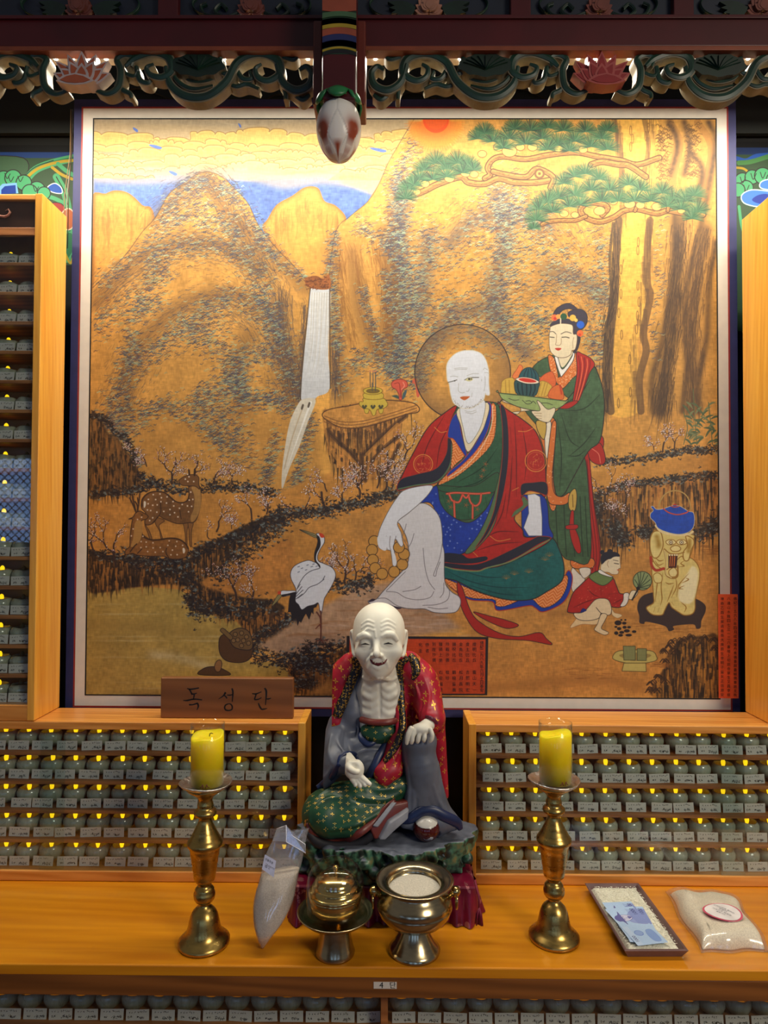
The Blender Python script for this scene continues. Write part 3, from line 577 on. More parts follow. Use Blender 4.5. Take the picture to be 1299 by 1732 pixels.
def tuft(x, y, R, n=52, th0=-math.pi * 1.08, th1=.08 * math.pi):
    fill([(x - R * .8, y), (x - R * .75, y - R * .5), (x, y - R * .9), (x + R * .75, y - R * .5), (x + R * .8, y)], (74, 98, 66), a=.3, soft=2)
    for k in range(n):
        th = th0 + (th1 - th0) * k / (n - 1) + rng.normal(0, .03); L = R * rng.uniform(.82, 1.05)
        c = [(38, 82, 56), (58, 106, 68), (32, 52, 46), (78, 114, 80), (42, 92, 62)][rng.integers(5)]
        dab(x, y, L * math.cos(th), L * math.sin(th), 1.5, c, .85, .5)
T = [(345, 100, 40), (400, 110, 44), (460, 100, 46), (520, 120, 50), (580, 100, 44), (640, 125, 46), (700, 110, 46), (760, 130, 50), (800, 100, 44), (820, 140, 42), (370, 80, 40), (440, 135, 38), (600, 140, 40), (680, 145, 36), (540, 70, 40), (660, 70, 40), (740, 75, 40), (480, 65, 40), (600, 60, 36), (820, 70, 36),
     (150, 215, 44), (190, 190, 46), (230, 210, 44), (270, 190, 46), (310, 205, 44), (130, 250, 40), (180, 250, 40), (230, 240, 40), (290, 225, 36), (330, 215, 32), (90, 285, 40), (80, 320, 40), (110, 270, 36),
     (660, 265, 40), (700, 240, 44), (740, 230, 40), (790, 250, 42), (830, 290, 48), (760, 290, 44), (700, 310, 50), (640, 320, 48), (600, 335, 46), (570, 360, 44), (560, 400, 44), (620, 370, 38), (720, 345, 44), (680, 350, 36), (800, 330, 46), (860, 330, 44),
     (900, 270, 44), (940, 290, 40), (920, 330, 46), (980, 330, 46), (1020, 300, 42), (1060, 330, 48), (1110, 330, 50), (1140, 310, 40), (1150, 370, 44), (1090, 360, 40), (1040, 350, 36), (1130, 395, 38), (550, 430, 24)]
for x, y, R in T: c = A2(x, y + 10)[0]; tuft(c[0], c[1] + 4, R / 2.165 * 1.12)

# --- stone table, burner and fungus
cliff(B8(-360, 640, -250, 600, 100, 520, 560, 480, 860, 500, 980, 570, 960, 640, 800, 700, 700, 950, 720, 1100, 560, 1400, 480, 1560, 200, 1600, 80, 1560, -80, 1500, -260, 1300, -330, 960), 300, 41, base=(176, 116, 54), hi=(206, 146, 70), a=1, L=(20, 70), soft=1)
fill(B8(-360, 660, -330, 740, -100, 860, 200, 860, 560, 760, 800, 680, 960, 650, 985, 590, 900, 520, 700, 490, 520, 480, 300, 500, 0, 560, -240, 600), (204, 142, 66), tex=.5, outline=(84, 56, 36), ow=1.6)
for y0, y1 in [(760, 640), (800, 680), (840, 720)]: stroke(B8(-340, y0 - 60, -100, y0 + 20, 200, y0 + 10, 600, y1 + 20, 950, y1 - 90), (112, 70, 38), 1.6, a=.7)
for b in [B8(800, 700, 600, 860, 380, 1060, 220, 1230), B8(700, 980, 500, 1150, 330, 1330), B8(-300, 900, -120, 1080, 60, 1250, 190, 1450), B8(180, 1240, 200, 1480, 230, 1600), B8(710, 1100, 600, 1330, 480, 1540)]: stroke(b, (74, 50, 36), 8, a=.6); stroke(b, (60, 42, 32), 3, a=.6)
for b in [B8(680, 820, 460, 1040, 260, 1230), B8(620, 1100, 420, 1260, 370, 1420), B8(-240, 1080, -60, 1200, 150, 1430), B8(-330, 900, -220, 1200, -60, 1430)]: stroke(b, (206, 140, 62), 6, a=.6)
hatch(B8(-240, 860, 100, 900, 480, 860), 260, 1, 8, 0); 
for _ in range(90): p = B8(rng.uniform(-300, 480), rng.uniform(860, 960))[0]; dab(p[0], p[1], rng.uniform(-2, 2), rng.uniform(10, 30), rng.uniform(1, 3), (84, 58, 40), .5, .4)
G = (200, 172, 62); GO = (112, 84, 26)
for x in (300, 340, 375): stroke(B8(x, 90, x + 4, 370), (70, 76, 80), 1.3); circle(*B8(x, 75)[0], 1.6, (196, 120, 90))
for x in (250, 450): fill(B8(x - 30, 600, x + 35, 600, x + 25, 655, x, 668, x - 22, 655), G, outline=GO, ow=.8)
fill(B8(205, 500, 160, 500, 150, 540, 200, 590, 290, 610, 330, 680, 345, 698, 375, 680, 400, 610, 500, 590, 545, 545, 530, 500, 470, 450, 220, 450), G, outline=GO, ow=.9)
fill(B8(225, 380, 215, 450, 300, 470, 400, 470, 480, 450, 460, 380), G, outline=GO, ow=.8)
t = np.linspace(0, 6.283, 16, endpoint=False)
fill([B8(338 + 135 * math.cos(k), 350 + 52 * math.sin(k))[0] for k in t], G, outline=GO, ow=.9); fill([B8(340 + 92 * math.cos(k), 352 + 30 * math.sin(k))[0] for k in t], (120, 98, 44), outline=GO, ow=.8)
for x in (220, 340, 450): fill(B8(x - 35, 560, x - 10, 545, x, 570, x + 14, 545, x + 38, 562, x + 10, 600, x - 14, 600), (74, 72, 50))
for x in (330, 375): stroke(B8(x, 350, x, 240), (70, 76, 80), 1.3)
fill(B8(610, 300, 600, 240, 660, 195, 740, 190, 810, 220, 825, 280, 800, 310, 760, 330, 740, 400, 745, 470, 705, 470, 700, 400, 660, 330), (206, 84, 62), outline=(124, 40, 34), ow=1); stroke(B8(640, 250, 700, 240, 720, 330, 725, 440), (146, 46, 38), 1.1); stroke(B8(760, 230, 780, 280, 740, 330), (232, 140, 112), 1.4)
fill(B8(890, 240, 900, 190, 950, 185, 960, 300, 990, 400, 975, 440, 950, 420, 930, 270), (206, 90, 62)); fill(B8(600, 420, 680, 410, 700, 460, 640, 440), (60, 84, 78)); fill(B8(750, 470, 760, 380, 810, 345, 790, 430), (66, 90, 96))

# --- blossoming plums
def plum(x, y, h, seed, lean=0, dens=1.):
    r = np.random.default_rng(seed); tips = []
    def br(x, y, th, L, w, d):
        x2, y2 = x + L * math.cos(th), y + L * math.sin(th); xm, ym = (x + x2) / 2 + r.normal(0, L * .08), (y + y2) / 2 + r.normal(0, L * .08)
        stroke([(x, y), (xm, ym), (x2, y2)], (62, 44, 38), w, a=.95); n = int(2 + L / 5)
        for k in range(n):
            if d < 4: t = (k + 1) / n; tips.append((x + (x2 - x) * t, y + (y2 - y) * t))
        if d > 0:
            for s in (-1, 1):
                if r.random() < .8: br(x2, y2, th * .85 - .15 * math.pi / 2 + s * r.uniform(.2, .8), L * r.uniform(.65, .95), w * .66, d - 1)
            if r.random() < .4: br(xm, ym, th + r.choice([-1, 1]) * r.uniform(.6, 1.), L * .55, w * .5, d - 1)
    br(x, y, -math.pi / 2 + lean, h * .26, h * .042, 4)
    for (a, b) in tips:
        for _ in range(int(r.integers(0, 3) * dens)):
            p = TR([(a + r.normal(0, 2.6), b + r.normal(0, 2.6))])[0]; c = [(226, 208, 208), (240, 232, 230), (200, 150, 150)][r.integers(3)]
            q = p + r.normal(0, .4, 2); seg(p + 1.2, q + 1.2, 1.6, 1.6, lin((70, 44, 44)), .6); seg(p, q, r.uniform(1.1, 2.0), 1.3, lin(c), .95)
for k, (x, y, h, ln) in enumerate([(A3(280, 330), 0, 46, -.3), (A3(380, 400), 0, 74, 0), (A3(470, 390), 0, 78, .05), (A3(550, 400), 0, 62, .2), (A3(620, 400), 0, 44, .1), (A3(230, 300), 0, 40, -.3), (A3(160, 730), 0, 96, -.15), (A3(70, 670), 0, 74, -.3), (A3(560, 590), 0, 66, .2), (A3(530, 620), 0, 40, -.3), (A3(700, 540), 0, 66, -.1), (A3(760, 520), 0, 60, .15), (A3(640, 860), 0, 84, -.3), (A3(700, 870), 0, 70, .2), (A3(620, 580), 0, 30, 0),
                                   (A3(860, 540), 0, 50, -.1), (A3(920, 510), 0, 52, .1), (A3(990, 490), 0, 92, -.2), (A3(1060, 480), 0, 60, 0), (A3(1130, 460), 0, 74, -.1), (A3(1230, 430), 0, 66, .25), (A3(1000, 430), 0, 50, -.3),
                                   (B8(400, 1700), 0, 60, .2), (B8(120, 1700), 0, 50, -.1), (B8(640, 1500), 0, 48, .1), (B8(780, 1300), 0, 60, .35), (B8(760, 1180), 0, 40, .2), (B8(900, 1000), 0, 42, .45), (B8(600, 1720), 0, 44, .3),
                                   (A3(1070, 790), 0, 84, .05), (A3(1010, 760), 0, 50, -.1), (A3(1110, 790), 0, 60, .2), (A3(1040, 790), 0, 54, -.3), (A5(300, 640), 0, 70, -.2), (A5(390, 640), 0, 62, .25), (A5(340, 720), 0, 40, 0), (A5(590, 360), 0, 62, .15), (A5(545, 350), 0, 34, -.2), (A5(650, 350), 0, 50, .1)]):
    x, y = x[0]; plum(x, y, h, 300 + k, ln)
scrub(A3(1000, 800, 1080, 810, 1150, 800, 1180, 780), 300, 7, 51); scrub(A3(830, 540, 980, 500, 1100, 480, 1290, 440), 300, 5, 52)
# bamboo grass
for k in range(46):
    x, y = A5(rng.uniform(700, 870), rng.uniform(120, 330))[0]; th = rng.choice([rng.uniform(-2.9, -2.2), rng.uniform(-1, -.2)]); L = rng.uniform(12, 20)
    stroke([(x, y), (x + L * .5 * math.cos(th), y + L * .5 * math.sin(th) - 1), (x + L * math.cos(th), y + L * math.sin(th) + 2)], (78, 96, 66) if k % 3 else (112, 124, 84), 3.6, taper=2)
for p in [A5(770, 320, 760, 200, 750, 30), A5(700, 320, 720, 230, 700, 150), A5(850, 320, 840, 200, 830, 100)]: stroke(p, (88, 100, 66), 1.4)

# --- deer
FUR = (124, 84, 46); FD = (64, 42, 28)
legs = [B4(380, 640, 370, 700, 430, 800, 470, 910, 440, 910, 400, 800, 370, 720), B4(520, 620, 515, 700, 570, 800, 590, 900, 612, 900, 575, 780, 570, 720, 640, 660), B4(860, 620, 900, 720, 925, 850, 930, 1000, 950, 1000, 950, 820, 970, 700, 960, 600), B4(965, 680, 975, 800, 990, 1000, 1015, 1000, 1010, 820, 1035, 690)]
for l in legs: fill(l, (140, 94, 48), outline=FD, ow=.9)
fill(B4(320, 430, 340, 350, 420, 280, 540, 258, 650, 280, 740, 350, 800, 400, 880, 415, 950, 380, 975, 300, 975, 200, 1110, 180, 1140, 300, 1130, 480, 1080, 640, 1030, 690, 980, 690, 900, 700, 800, 700, 640, 640, 560, 600, 500, 680, 430, 720, 370, 700, 380, 560, 330, 500), FUR, tex=.5, outline=FD, ow=1.2)
fill(B4(1010, 200, 1110, 190, 1140, 320, 1130, 500, 1070, 640, 1010, 680, 1000, 600, 1040, 500, 1050, 330), (172, 126, 66), tex=.3)
fill(B4(835, 120, 900, 60, 980, 35, 1060, 30, 1110, 70, 1110, 150, 1120, 230, 1060, 190, 960, 185, 880, 175), FUR, outline=FD, ow=1.1); stroke(B4(580, 400, 590, 520, 560, 600, 480, 690), FD, 1.4); stroke(B4(850, 520, 870, 640), FD, 1.2); stroke(B4(980, 30, 975, -30), FD, 3); stroke(B4(1050, 40, 1060, -20), FD, 3)
stroke(B4(330, 470, 340, 370, 430, 280, 560, 262, 660, 290, 760, 380, 860, 415, 950, 390, 978, 300), FD, 2, a=.8)
fill(B4(355, 400, 380, 400, 385, 440, 370, 480, 355, 480), (222, 210, 190))
for x, y in [(485, 305), (578, 295), (597, 347), (675, 335), (518, 372), (418, 370), (590, 402), (667, 420), (757, 400), (415, 430), (540, 445), (478, 450), (767, 460), (715, 508), (883, 440), (450, 523), (405, 515), (778, 553), (845, 492), (955, 460), (1012, 465), (825, 610), (478, 622), (437, 660), (535, 545), (715, 580), (630, 535), (925, 92), (1040, 125), (975, 60), (960, 125), (1000, 270), (980, 380), (1028, 370), (970, 540)]: circle(*B4(x, y)[0], 1.35, (226, 206, 184))
for b in [B4(160, 350, 200, 430, 250, 550), B4(195, 300, 215, 400, 250, 550), B4(300, 290, 290, 400, 270, 540), B4(235, 400, 265, 450, 270, 540), B4(270, 350, 280, 420)]: stroke(b, (74, 50, 34), 2.4)
fill(B4(165, 1000, 170, 860, 190, 700, 200, 640, 150, 640, 210, 610, 240, 560, 300, 530, 360, 560, 415, 600, 390, 640, 320, 670, 330, 800, 350, 880, 430, 920, 560, 920, 700, 900, 820, 910, 920, 970, 970, 1040, 960, 1110, 920, 1170, 800, 1190, 700, 1180, 640, 1150, 500, 1150, 300, 1140, 200, 1110, 110, 1130, 100, 1080, 150, 1030), (136, 88, 42), tex=.5, outline=FD, ow=1.3)
fill(B4(240, 680, 330, 680, 330, 860, 270, 980, 180, 1020, 210, 900), (180, 130, 64)); stroke(B4(340, 860, 440, 920, 560, 925, 700, 905, 830, 915, 920, 970, 965, 1040), FD, 2.6, a=.8); stroke(B4(670, 1040, 660, 1100, 700, 1170), FD, 1.6); stroke(B4(170, 1090, 220, 1020, 260, 980), FD, 1.8); stroke(B4(270, 1110, 330, 1050), FD, 1.6)
fill(B4(890, 1040, 915, 1040, 925, 1080, 910, 1110, 895, 1100), (222, 210, 190)); circle(*B4(330, 585)[0], 1.1, FD)
for x, y in [(390, 955), (483, 965), (320, 948), (705, 938), (810, 948), (390, 1020), (485, 1035), (583, 1030), (687, 1000), (795, 1012), (410, 1085), (620, 1085), (515, 1095), (750, 1065), (815, 1128), (730, 1130), (317, 1030), (270, 645), (325, 615), (210, 775), (185, 870), (345, 875), (890, 1000)]: circle(*B4(x, y)[0], 1.3, (222, 196, 170))
# --- turtles
fill(A3(575, 1010, 620, 1000, 700, 1030, 698, 1090, 660, 1112, 600, 1105, 572, 1070), (86, 58, 34), outline=DK, ow=1); fill(A3(610, 1000, 650, 975, 690, 990, 705, 1040, 690, 1062, 630, 1050), (112, 84, 50), outline=DK, ow=1.2)
for x, y in [(635, 1000), (660, 995), (680, 1010), (645, 1022), (668, 1025), (688, 1035), (660, 1045), (628, 1025)]: p = A3(x, y)[0]; t6 = np.linspace(0, 6.283, 7)[:-1]; fill([(p[0] + 4 * math.cos(k), p[1] + 4 * math.sin(k)) for k in t6], (130, 100, 62), smooth=0, outline=(44, 32, 26), ow=.9)
fill(A3(575, 985, 585, 975, 605, 990, 625, 1010, 615, 1022, 590, 1000), (120, 92, 52), outline=DK, ow=.9); fill(A3(490, 1160, 510, 1135, 550, 1128, 590, 1140, 612, 1162), (84, 60, 40), outline=DK, ow=1); fill(A3(552, 1130, 560, 1108, 575, 1102, 582, 1118, 575, 1145, 560, 1148), (142, 100, 60), outline=DK, ow=.9)

# --- cranes
WHT = (212, 216, 226)
fill(A8(125, 1010, 200, 1010, 290, 1010, 290, 1045, 180, 1075, 130, 1080, 110, 1050), WHT, outline=DK, ow=.6); fill(A8(120, 1060, 200, 1045, 290, 1025, 280, 1050, 190, 1068, 135, 1085), DK); fill(A8(125, 1070, 80, 1060, 30, 1140, 0, 1200, 60, 1150), (140, 130, 80), outline=DK, ow=.6); circle(*A8(95, 1035)[0], 3, (206, 70, 40))
fill(A8(230, 1060, 300, 1020, 340, 1100, 400, 1180, 480, 1170, 540, 1140, 570, 1160, 545, 1210, 515, 1220, 510, 1300, 490, 1270, 460, 1365, 420, 1290, 400, 1320, 360, 1400, 340, 1380, 318, 1440, 300, 1350, 250, 1350, 235, 1270, 200, 1270, 215, 1120), DK, smooth=0)
fill(A8(545, 320, 580, 310, 630, 330, 645, 370, 640, 430, 590, 510, 560, 590, 575, 650, 640, 680, 740, 730, 782, 820, 740, 940, 670, 1060, 640, 1120, 610, 1290, 590, 1260, 570, 1160, 520, 1180, 440, 1200, 370, 1240, 330, 1180, 290, 1130, 300, 1000, 240, 870, 235, 780, 290, 700, 440, 640, 540, 665, 525, 600, 560, 500, 590, 420, 580, 360), WHT, outline=(50, 46, 60), ow=.9)
fill(A8(545, 345, 580, 350, 598, 420, 590, 480, 550, 560, 545, 640, 590, 700, 590, 735, 560, 690, 525, 650, 520, 560, 550, 460, 560, 400), DK); fill(A8(545, 330, 460, 295, 340, 265, 440, 320, 540, 365), (150, 140, 88), outline=DK, ow=.7); stroke(A8(345, 268, 450, 310, 545, 348), DK, .8); fill(A8(580, 312, 620, 315, 645, 355, 610, 365, 590, 345), (206, 64, 34))
for b in [A8(585, 738, 480, 770, 400, 830, 340, 920, 310, 990), A8(640, 870, 560, 930, 460, 970, 400, 1040, 320, 1100), A8(350, 930, 310, 990), A8(370, 960, 300, 1050), A8(385, 1000, 300, 1080), A8(375, 1050, 300, 1110), A8(650, 830, 625, 880)]: stroke(b, (64, 64, 76), 1.0)
for x, y in [(320, 720), (360, 740), (410, 760), (430, 700), (500, 690), (480, 720), (320, 785), (540, 715)]: dab(*A8(x, y)[0], 3, -1, 1, (70, 80, 110))
for b in [A8(600, 1260, 605, 1400, 600, 1610), A8(550, 1270, 590, 1330, 600, 1400)]: stroke(b, (96, 52, 40), 2.4)
for b in [A8(600, 1610, 550, 1620), A8(600, 1610, 680, 1615), A8(600, 1610, 630, 1640), A8(590, 1420, 540, 1470), A8(590, 1420, 600, 1470)]: stroke(b, (110, 56, 42), 1.8)

# --- halo
hx, hy, hr = 783, 631, 81
yy, xx = np.mgrid[0:PH, 0:PW]; hc = TR([(hx, hy)])[0]; rr = np.hypot(xx - hc[0], yy - hc[1]) / PS
cv += (lin((112, 84, 60)) - cv) * (np.clip((rr - 40) / 42, 0, 1) * (rr < hr) * .6)[..., None]
stroke([(hx + hr * math.cos(k), hy + hr * math.sin(k)) for k in np.linspace(0, 6.283, 40)], (48, 38, 40), 1.5)
del yy, xx, rr
INK = (44, 34, 34); RED = (176, 34, 28); GRN = (62, 92, 62); ORG = (214, 112, 48); BLU = (24, 54, 158); NVY = (36, 38, 54); CRM = (222, 206, 172); TEAL = (24, 92, 92)

# --- attendant lady
fill(B2(1130, 1500, 1240, 1580, 1220, 1740, 1180, 1720, 1120, 1640), RED, outline=INK)
fill(A4(1130, 640, 1200, 640, 1225, 720, 1200, 745, 1150, 720), RED, outline=INK); stroke(A4(1150, 660, 1190, 690, 1200, 735), (230, 120, 100), 1.2)
fill(A4(1100, 700, 1140, 690, 1165, 900, 1200, 1150, 1185, 1265, 1150, 1265, 1100, 1000), RED, outline=INK)
for k in (0, 14, 28): stroke(A4(1120 + k, 720, 1135 + k, 900, 1165 + k, 1150, 1160 + k, 1260), (96, 20, 24), 1.1)
fill(A4(1060, 1205, 1160, 1200, 1160, 1245, 1070, 1248), ORG, outline=INK)
fill(A4(940, 880, 1000, 860, 1110, 700, 1140, 850, 1150, 1200, 1060, 1210, 1010, 1180, 950, 1040), GRN, tex=.4, outline=INK)
for x in (980, 1020, 1060, 1100, 1125): stroke(A4(x, 900, x + 6, 1050, x + 14, 1190), (36, 56, 40), 1.6)
# inner robe + arms
fill(A4(900, 560, 990, 520, 990, 700, 985, 940, 950, 940, 930, 700), ORG, outline=INK); fill(A4(930, 560, 960, 540, 945, 700, 932, 690), (226, 216, 196), outline=INK, ow=.8)
fill(A4(830, 470, 900, 470, 905, 560, 880, 540), GRN, outline=INK); fill(A4(888, 530, 935, 540, 925, 620, 895, 580), (196, 160, 70), outline=INK)
fill(A4(950, 215, 900, 240, 870, 270, 860, 300, 920, 320, 1000, 380, 1050, 420, 1100, 400, 1180, 300, 1165, 255, 1110, 210, 1060, 190), GRN, tex=.4, outline=INK)
fill(A4(1160, 260, 1200, 330, 1220, 450, 1200, 620, 1140, 680, 1060, 820, 1020, 890, 985, 890, 970, 800, 978, 650, 985, 540, 960, 500, 1000, 470, 1060, 400, 1110, 340), GRN, tex=.5, outline=INK, ow=1.4)
for b in [A4(990, 520, 1010, 700, 1000, 870), A4(1010, 500, 1050, 620, 1100, 660), A4(1200, 400, 1120, 470, 1020, 480), A4(1180, 560, 1120, 640, 1050, 700), A4(1040, 700, 1090, 700, 1130, 670), A4(1150, 330, 1100, 400, 1020, 450)]: stroke(b, (34, 54, 38), 1.8, taper=2)
fill(A4(985, 540, 978, 650, 965, 800, 975, 880, 1010, 900, 1050, 880, 1040, 930, 990, 940, 945, 920, 935, 800, 950, 640, 965, 540), ORG, outline=INK)
fill(B2(640, 660, 700, 700, 740, 860, 760, 900, 900, 700, 940, 640, 950, 860, 900, 920, 800, 1030, 760, 1000, 720, 960, 660, 840, 635, 720), ORG, outline=INK)
for _ in range(240):
    x, y = rng.uniform(650, 940), rng.uniform(680, 1020); p = B2(x, y)[0]
    if abs(x - 790) < 60 and y < 880: continue
    q = TR([p])[0].astype(int)
    if abs(cv[q[1], q[0], 0] - ORG[0] / 255) < .06: dab(p[0], p[1], 1.5, rng.uniform(-1.5, 1.5), .7, (246, 206, 160), .9)
for _ in range(300):
    p = A4(rng.uniform(935, 1160), rng.uniform(540, 1250))[0]; q = TR([p])[0].astype(int)
    if abs(cv[q[1], q[0], 0] - ORG[0] / 255) < .06 and cv[q[1], q[0], 2] < .3: dab(p[0], p[1], 1.6, rng.uniform(-1.6, 1.6), .7, (246, 206, 160), .9)
fill(B2(705, 690, 740, 690, 790, 820, 890, 690, 905, 640, 925, 650, 900, 740, 790, 890, 765, 880), (230, 228, 222), outline=INK, ow=.9)
fill(B2(745, 690, 790, 800, 880, 690, 895, 620, 750, 650), CRM)
fill(B2(945, 640, 1010, 650, 1100, 700, 1145, 770, 1090, 860, 1040, 1000, 960, 1180, 905, 1190, 920, 1050, 950, 850), RED, outline=INK)
for k in range(5): stroke(B2(965 + k * 32, 670 + k * 12, 985 + k * 26, 800, 960 + k * 18, 1000, 925 + k * 12, 1160), (232, 112, 70) if k % 2 else (110, 20, 22), 1.3)
fill(B2(750, 1240, 900, 1170, 960, 1180, 860, 1250), RED, outline=INK, ow=.8)
# sash cord
fill(A4(1060, 870, 1078, 862, 1085, 900, 1078, 960, 1062, 972, 1045, 950, 1045, 900), (196, 160, 70), outline=INK, ow=1); stroke(A4(1064, 890, 1066, 950), (90, 60, 30), 1)
fill(A4(1055, 975, 1070, 972, 1072, 1040, 1095, 1100, 1105, 1165, 1085, 1172, 1060, 1120, 1048, 1050), RED, outline=INK, ow=.9); fill(A4(1033, 1040, 1086, 1036, 1084, 1056, 1036, 1058), RED, outline=INK, ow=.8)
# head
fill(B2(690, 215, 720, 160, 790, 110, 870, 95, 950, 150, 940, 175, 870, 155, 800, 170, 760, 210, 750, 250, 700, 250), (58, 52, 68), outline=INK, ow=.8)
fill(B2(860, 190, 940, 160, 1010, 165, 1060, 220, 1060, 310, 1010, 380, 950, 380, 930, 300, 860, 240), (58, 52, 68), outline=INK, ow=.8)
fill(B2(940, 420, 985, 460, 985, 520, 955, 610, 915, 640, 920, 520), (52, 46, 60))
fill(B2(655, 340, 700, 290, 770, 262, 880, 270, 960, 310, 970, 420, 950, 470, 700, 470), (58, 52, 68))
fill(B2(665, 350, 760, 318, 860, 322, 905, 345, 910, 430, 948, 440, 950, 520, 930, 600, 895, 615, 880, 660, 820, 690, 740, 688, 680, 650, 650, 590, 645, 470, 655, 380), CRM, outline=(96, 70, 50), ow=.8)
fill(B2(765, 262, 778, 262, 776, 325, 766, 325), CRM)
stroke(B2(650, 408, 690, 406, 720, 432), (60, 50, 46), 1); stroke(B2(775, 432, 830, 408, 890, 424), (60, 50, 46), 1); stroke(B2(655, 465, 700, 470), (70, 60, 50), 1.4); stroke(B2(785, 468, 830, 466, 865, 475), (70, 60, 50), 1.4)
stroke(B2(728, 440, 722, 520, 715, 548, 750, 558, 775, 540, 778, 480), (150, 116, 84), .8); fill(B2(708, 592, 745, 584, 780, 592, 745, 615), (190, 50, 36)); stroke(B2(915, 470, 905, 520, 905, 590), (150, 116, 84), .7)
for x, y, c, r0 in [(705, 252, (226, 104, 56), 5.5), (745, 240, (232, 150, 70), 4), (805, 240, (40, 84, 56), 5.5), (905, 255, (232, 178, 70), 5.5), (940, 280, (226, 190, 90), 3), (990, 330, (30, 92, 206), 6.5), (985, 425, (228, 104, 50), 5.5), (710, 262, (196, 50, 40), 2.5), (980, 440, (206, 60, 40), 2.5)]: circle(*B2(x, y)[0], r0, c)
# fruit dish
YEL = (206, 166, 64)
fill(B2(440, 1270, 340, 1240, 150, 1180, 140, 1160, 220, 1180, 330, 1250, 300, 1310, 240, 1290), CRM, outline=INK, ow=.7)
fill(B2(240, 900, 290, 820, 320, 770, 355, 800, 330, 860, 300, 930), (226, 120, 60), outline=(150, 60, 40), ow=.8)
fill(B2(120, 1000, 130, 950, 190, 915, 260, 930, 270, 1100, 125, 1090), YEL, outline=(140, 100, 40), ow=.9)
for x in (165, 205): stroke(B2(x, 940, x + 5, 1080), (166, 124, 46), 1.2)
fill(B2(320, 880, 370, 815, 440, 800, 510, 850, 535, 920, 520, 990, 320, 960), (34, 84, 92), outline=INK, ow=.8)
for x in (370, 410, 455, 495): stroke(B2((x + 430) / 2, 815, x, 880, x + 2, 960), (20, 44, 60), 1.4)
fill(B2(540, 930, 600, 870, 680, 850, 720, 960, 680, 1020, 560, 980), (216, 96, 46), outline=(140, 50, 30), ow=.8); fill(B2(500, 1100, 530, 970, 590, 950, 670, 1000, 660, 1060, 600, 1120), YEL, outline=(140, 100, 40), ow=.9)
for x in (560, 600, 630): stroke(B2(x, 965, x - 40, 1110), (166, 124, 46), 1.2)
fill(B2(640, 1130, 660, 1040, 740, 990, 790, 1040, 795, 1150), (216, 104, 44), outline=(140, 50, 30), ow=.9); stroke(B2(765, 1000, 780, 1090), (176, 30, 24), 3, a=.6)
fill(B2(262, 1000, 280, 940, 400, 920, 530, 960, 530, 1020, 480, 1115, 300, 1095), (40, 76, 80), outline=INK, ow=.9)
for x in (300, 345, 395, 440, 485): stroke(B2(x, 975, x + 4, 1040, x - (x - 400) * .25, 1105), (18, 38, 48), 1.8)
fill(B2(275, 930, 350, 905, 460, 920, 532, 955, 500, 978, 380, 975), (232, 214, 190), outline=INK, ow=.7); fill(B2(310, 930, 360, 915, 450, 928, 505, 953, 470, 965, 380, 960), (206, 44, 30))
fill(B2(80, 1050, 100, 1080, 500, 1125, 800, 1165, 850, 1150, 840, 1180, 740, 1250, 560, 1280, 330, 1240, 150, 1160, 100, 1100), (140, 162, 96), tex=.2, outline=INK, ow=1); stroke(B2(95, 1080, 300, 1100, 600, 1140, 830, 1170), (52, 74, 50), 1.3)
for b in [B2(350, 1160, 400, 1200, 450, 1190, 430, 1165, 390, 1170), B2(450, 1190, 470, 1170, 500, 1200), B2(200, 1140, 260, 1160, 310, 1155), B2(560, 1190, 620, 1190, 680, 1210)]: stroke(b, (60, 66, 50), 1)
fill(B2(510, 1170, 540, 1175, 600, 1240, 640, 1260, 700, 1240, 712, 1270, 690, 1330, 640, 1400, 560, 1390, 500, 1350, 450, 1280, 545, 1270), CRM, outline=INK, ow=.8)
for y in (1300, 1330, 1355): stroke(B2(480 + (y - 1300) * .4, y, 560, y + 5), (140, 104, 70), .7)

# --- child
fill(B5(170, 960, 200, 1020, 130, 1120, 118, 1140, 130, 1160, 280, 1110, 480, 1110, 540, 1000), (220, 190, 140), outline=(150, 100, 60), ow=.7)
fill(B5(140, 340, 240, 420, 320, 490, 250, 600, 160, 670, 130, 560), (216, 206, 190), outline=INK, ow=.7); fill(B5(240, 350, 380, 340, 390, 420, 300, 480), (216, 206, 190), outline=INK, ow=.7)
fill(B5(380, 460, 500, 380, 690, 470, 740, 560, 790, 680, 850, 700, 900, 760, 850, 840, 790, 880, 680, 870, 560, 800, 380, 900, 250, 950, 100, 950, 80, 900, 150, 690, 250, 580), RED, tex=.2, outline=INK, ow=1.2)
for b in [B5(530, 600, 540, 720), B5(350, 620, 430, 700, 520, 740), B5(640, 700, 780, 680), B5(160, 880, 340, 800, 480, 760), B5(690, 830, 780, 790, 830, 760)]: stroke(b, (100, 18, 20), 1.4, taper=2)
for _ in range(30): p = B5(rng.uniform(160, 740), rng.uniform(520, 880))[0]; dab(p[0], p[1], 1.5, -1, .8, (230, 130, 90), .7)
fill(B5(375, 465, 500, 385, 600, 440, 700, 480, 560, 580), (104, 128, 72), outline=(50, 60, 40), ow=1.2)
fill(B5(850, 690, 920, 690, 905, 800, 860, 860, 800, 860, 840, 780), (222, 216, 206), outline=INK, ow=.8); fill(B5(690, 900, 720, 950, 800, 970, 825, 995, 760, 1025, 690, 980), (220, 196, 150), outline=(140, 100, 60), ow=.6)
fill(B5(165, 960, 300, 940, 450, 780, 560, 755, 640, 780, 680, 880, 670, 970, 610, 985, 540, 960, 500, 1030, 350, 1060, 220, 1040), (222, 200, 160), outline=INK, ow=.8); stroke(B5(470, 880, 540, 960, 610, 985), INK, .9)
fill(B5(540, 970, 620, 980, 590, 1060, 540, 1160, 600, 1200, 640, 1220, 620, 1250, 560, 1250, 450, 1190, 460, 1150, 490, 1100), (222, 198, 156), outline=INK, ow=.7)
